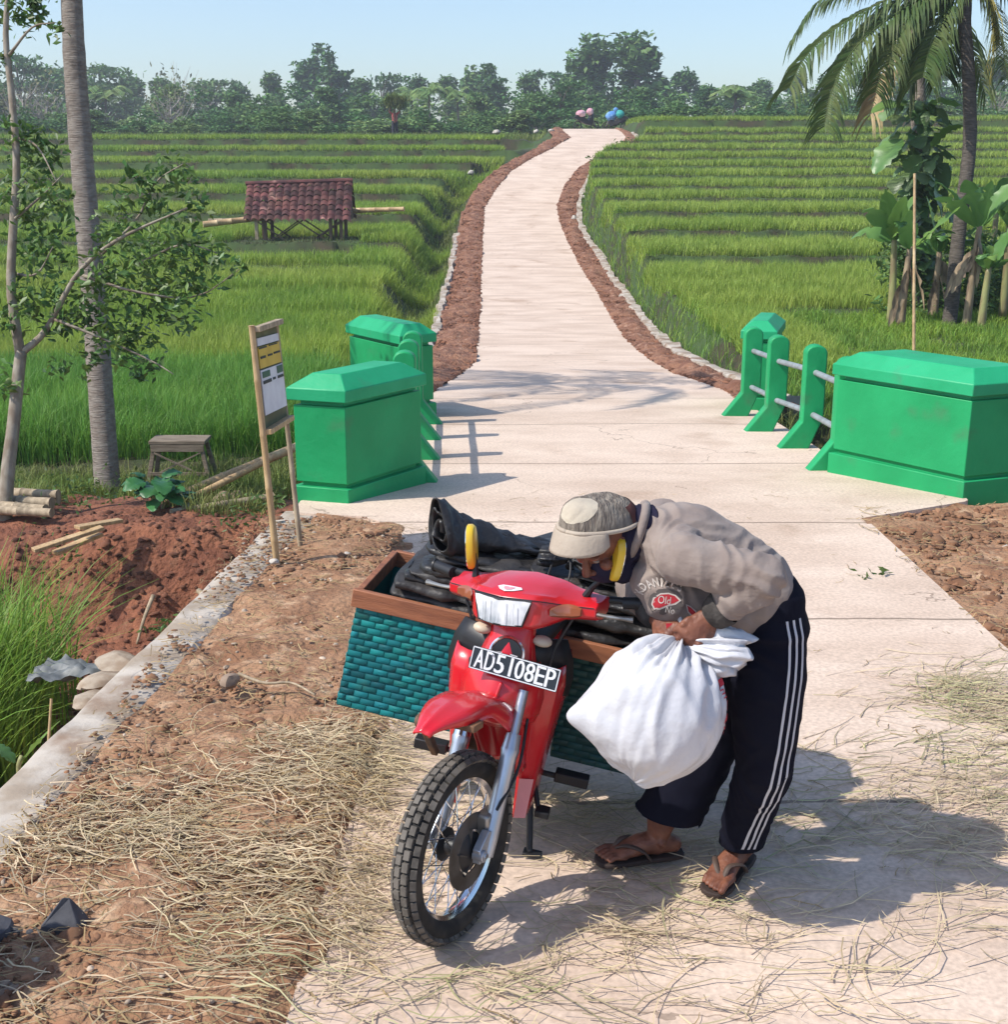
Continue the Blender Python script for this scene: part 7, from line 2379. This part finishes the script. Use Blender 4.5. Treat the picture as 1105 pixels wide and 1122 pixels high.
BACK = [('lay2', 15, 52, 1.0), ('lay1', 58, 58, .9), ('lay1', 108, 56, .9), ('dense1', 140, 80, 1), ('dense2', 178, 84, 1), ('bare1', 200, 66, .9), ('lay1', 232, 74, 1), ('dense1', 262, 88, .9), ('dense2', 296, 78, .8), ('tall1', 345, 50, 1.1), ('tall1', 362, 60, 1.0), ('dense2', 392, 84, 1), ('lay2', 418, 76, .8), ('dense1', 452, 80, .9), ('dense2', 490, 82, .9),
        ('tall2', 524, 68, 1.1), ('tall1', 540, 72, 1), ('dense2', 580, 80, .9), ('lay2', 612, 72, .9), ('tall2', 645, 34, 1.2), ('tall1', 662, 58, 1.0), ('dense1', 690, 66, .8), ('tall2', 702, 30, 1.35), ('dense1', 752, 72, .9), ('dense2', 770, 92, .9), ('lay1', 812, 82, .9), ('dense2', 838, 86, .9), ('dense1', 868, 76, .9), ('dense2', 905, 80, 1), ('dense1', 950, 72, 1), ('lay1', 990, 66, 1), ('dense2', 1030, 64, 1), ('lay2', 1065, 58, .9), ('dense1', 1100, 62, 1), ('dense2', 1140, 66, 1), ('lay1', -35, 60, 1)]
for i, (nm, px, tr_, wf) in enumerate(BACK): far_tree(nm, px, tr_, 165 + (i * 37 % 28), 0, wf)
MID = ['bush1', 'dense2', 'bush3', 'dense1', 'palm1', 'bush2', 'dense3', 'bush1', 'dense2', 'bush3']
for i in range(34):
    px = -30 + i * 35 + rnd.uniform(-12, 12)
    far_tree(MID[i % 10], px, 98 + rnd.uniform(-10, 8), 128 + rnd.uniform(-8, 8), 1, rnd.uniform(1.0, 1.35))
for nm, px, tr_ in (('bare1', 22, 74), ('bare1', 48, 86), ('palm1', 470, 92), ('palm1', 500, 96), ('lay2', 615, 84), ('lay1', 588, 92), ('bare1', 185, 86), ('bare1', 1095, 92)): far_tree(nm, px, tr_, 118, 1, .9)
FR = ['bush2', 'bush1', 'bush3', 'dense3', 'bush1']
for i in range(26):
    px = -30 + i * 46 + rnd.uniform(-14, 14)
    far_tree(FR[i % 5], px, (118 if px < 690 else 112) + rnd.uniform(-5, 6), 100 + rnd.uniform(-5, 5), 2, rnd.uniform(1.5, 2.2))
for nm in list(protos):
    if nm not in used_p:
        for ch in kids(protos[nm]): bpy.data.objects.remove(ch)
        bpy.data.objects.remove(protos[nm])

# ------------------------------------------------------------------ far walker with a bundle of grass, and the parked motorcycles on the crest
D_ = 82.0
bp = at(433, 150, D_); bp[2] = at(433, 149, D_)[2]
S_ = 1.0
b = MB(); up = lambda x, y, z: bp + np.array([x, y, z])
for s in (-1, 1):
    b.caps(cr([up(s * .1, 0, .85), up(s * .11, s * .12, .45), up(s * .1, s * .2, .05)], 6), [.10, .09, .075, .06, .05, .045], 10); b.caps([up(s * .1, s * .2, .04), up(s * .1, s * .2 - .14, .03)], .04, 8)
    b.caps(cr([up(s * .2, 0, 1.36), up(s * .34, -.05, 1.5), up(s * .22, -.05, 1.74)], 6), .05, 8)
b.caps(cr([up(0, 0, .85), up(0, 0, 1.1), up(0, 0, 1.38)], 5), [.15, .14, .16, .18, .16], 12, [.11, .11, .12, .12, .1]); b.caps([up(0, 0, 1.38), up(0, 0, 1.5)], .06, 8); b.ell(up(0, -.01, 1.58), (.09, .1, .12)); b.ell(up(0, -.1, 1.57), (.02, .02, .03))
pm = fuse(b, .02, 2); fp = link('person', pm, M_skin, None, True, 0, None, False, 180); setverts(pm, mverts(pm) - bp); fp.location = bp
tag(fp, 'far off person in a red top walking along the field edge under a grass bundle', 'person')
m = MB(); m.tube(cr([up(0, 0, .86), up(0, 0, 1.1), up(0, 0, 1.42)], 6), [.17, .17, .17, .19, .20, .15], 12, True, ref=(0, 1, 0), rb=[.13, .13, .13, .14, .14, .1])
for s in (-1, 1): m.tube([up(s * .19, 0, 1.37), up(s * .33, -.05, 1.49)], [.075, .065], 8)
m.V = [v - bp for v in m.V]; m.build('top', mat('red_pink_top', (.42, .10, .09), .9), fp)
m = MB()
for s in (-1, 1): m.tube(cr([up(s * .09, 0, .9), up(s * .11, s * .12, .45), up(s * .1, s * .2, .12)], 6), [.125, .115, .1, .09, .08, .075], 10)
m.V = [v - bp for v in m.V]; m.build('trousers', mat('dark_trousers', (.03, .03, .04), .9), fp)
rg = np.random.default_rng(91)
n = 900; c = up(.05, -.05, 1.98); a = rg.normal(0, .45, n)
base_ = c + rg.normal(0, 1, (n, 3)) * [.30, .2, .16]
V, Q = blades(base_, rg.uniform(.3, .7, n), np.full(n, .06), rg.uniform(.5, 1.6, n), rg)
tag(quads('grass_bundle', V, Q, M_grass, loc=c), 'bundle of cut grass carried on the head of the far off person', 'grass bundle')


def small_bike(px, py, d, yaw, col, label, mb_load):
    b_ = at(px, py, d); b_[2] = float(zroad(b_[1])) if b_[1] < 90 else b_[2]
    M = Matrix.Translation(Vector(b_)) @ Matrix.Rotation(yaw, 4, 'Z')
    t = thing('motorcycle', label, 'motorcycle', mat=M, group='motorcycles parked on the road crest')
    for x in (0, -1.22):
        m = MB(); m.lathe([(.24, -.04), (.28, -.03), (.285, 0), (.28, .03), (.24, .04), (.22, 0)], (x, 0, .285), (0, 1, 0), 24, closed=True); m.lathe([(.02, -.05), (.06, -.03), (.06, .03), (.02, .05)], (x, 0, .285), (0, 1, 0), 10)
        for k in range(8): m.tube([(x, 0, .285), (x + .23 * math.cos(k * .785), 0, .285 + .23 * math.sin(k * .785))], .008, 4)
        m.build('wheel', M_rub, t)
    m = MB(); m.tube([(0, .07, .285), (-.28, .07, .85)], .03, 6); m.tube([(0, -.07, .285), (-.28, -.07, .85)], .03, 6); m.tube([(-.32, -.32, .98), (-.28, 0, .92), (-.32, .32, .98)], .02, 6); m.build('fork', M_steel, t)
    m = MB(); m.loft([[(x, y * hw, z) for y, z in ((-1, z1), (-1, z0), (1, z0), (1, z1))] for x, hw, z0, z1 in ((-.16, .12, .62, 1.0), (-.3, .2, .3, .98), (-.5, .12, .32, .55), (-.8, .13, .4, .78), (-1.2, .1, .6, .8), (-1.45, .05, .7, .8))]); m.build('body', col, t, bevel=.02)
    m = MB(); m.loft([[(x, y * hw, z) for y, z in ((-1, z0 + .07), (-1, z0), (1, z0), (1, z0 + .07))] for x, hw, z0 in ((-.6, .1, .76), (-.9, .14, .78), (-1.35, .1, .82))]); m.build('seat', M_seat, t, bevel=.01)
    return M


M_pk = mat('pink_sheet', (.62, .30, .36), .8, (.7, .5, .52), 3, bump=.3, bscale=6); M_tl = mat('teal_sack', (.03, .30, .26), .7, (.04, .38, .34), 3, bump=.3, bscale=6); M_bl = mat('blue_sack', (.08, .24, .55), .7, (.25, .42, .68), 3, bump=.3, bscale=6)
M1 = small_bike(652, 143, 77.5, .5, M_black, 'far motorcycle with pink bundles, left one on the road crest', None)
M2 = small_bike(665, 142, 78.5, 2.6, M_black, 'far motorcycle with teal and blue sacks, right one on the road crest', None)


def bundle(M, c, r, mt, label, seed):
    p = M @ Vector(c); m = MB(); m.ell((0, 0, 0), r, None, 22, 14); V = m.V[0]; m.V = [V * (1 + .16 * fbm(V * 4, 3, seed)[:, None]) + np.array(p) + (0, 0, r[2])]
    tag(m.build('sack', mt, loc=np.array(p), angle=180), label, 'sack', 'sacks on the far motorcycles')


bundle(M1, (-1.0, .05, .75), (.28, .32, .22), M_pk, 'pale pink bundle on the seat of the left far motorcycle', 1)
bundle(M1, (-.35, .0, .90), (.22, .26, .2), M_pk, 'smaller pink bundle at the handlebar of the left far motorcycle', 2)
bundle(M2, (-.95, .1, .72), (.26, .24, .26), M_tl, 'teal sack on the seat of the right far motorcycle', 3)
bundle(M2, (-.30, .0, .62), (.34, .28, .28), M_bl, 'blue sack leaning at the front of the right far motorcycle', 4)
bundle(M2, (-.55, -.1, 1.1), (.17, .17, .15), M_bl, 'small light blue sack on top of the load of the right far motorcycle', 5)

# ------------------------------------------------------------------ haze
mh = bpy.data.materials.new('haze_air'); mh.use_nodes = True
nt = mh.node_tree; nt.nodes.remove(nt.nodes['Principled BSDF'])
pv = nt.nodes.new('ShaderNodeVolumePrincipled'); pv.inputs['Color'].default_value = (.92, .94, 1.0, 1); pv.inputs['Density'].default_value = .0010; pv.inputs['Anisotropy'].default_value = .25
nt.links.new(pv.outputs['Volume'], nt.nodes['Material Output'].inputs['Volume'])
m = MB(); m.box((0, 90, 11.5), (560, 300, 33))
hz = m.build('haze', mh, smooth=False, fix=True); tag(hz, kind='stuff')
hz.display_type = 'WIRE'
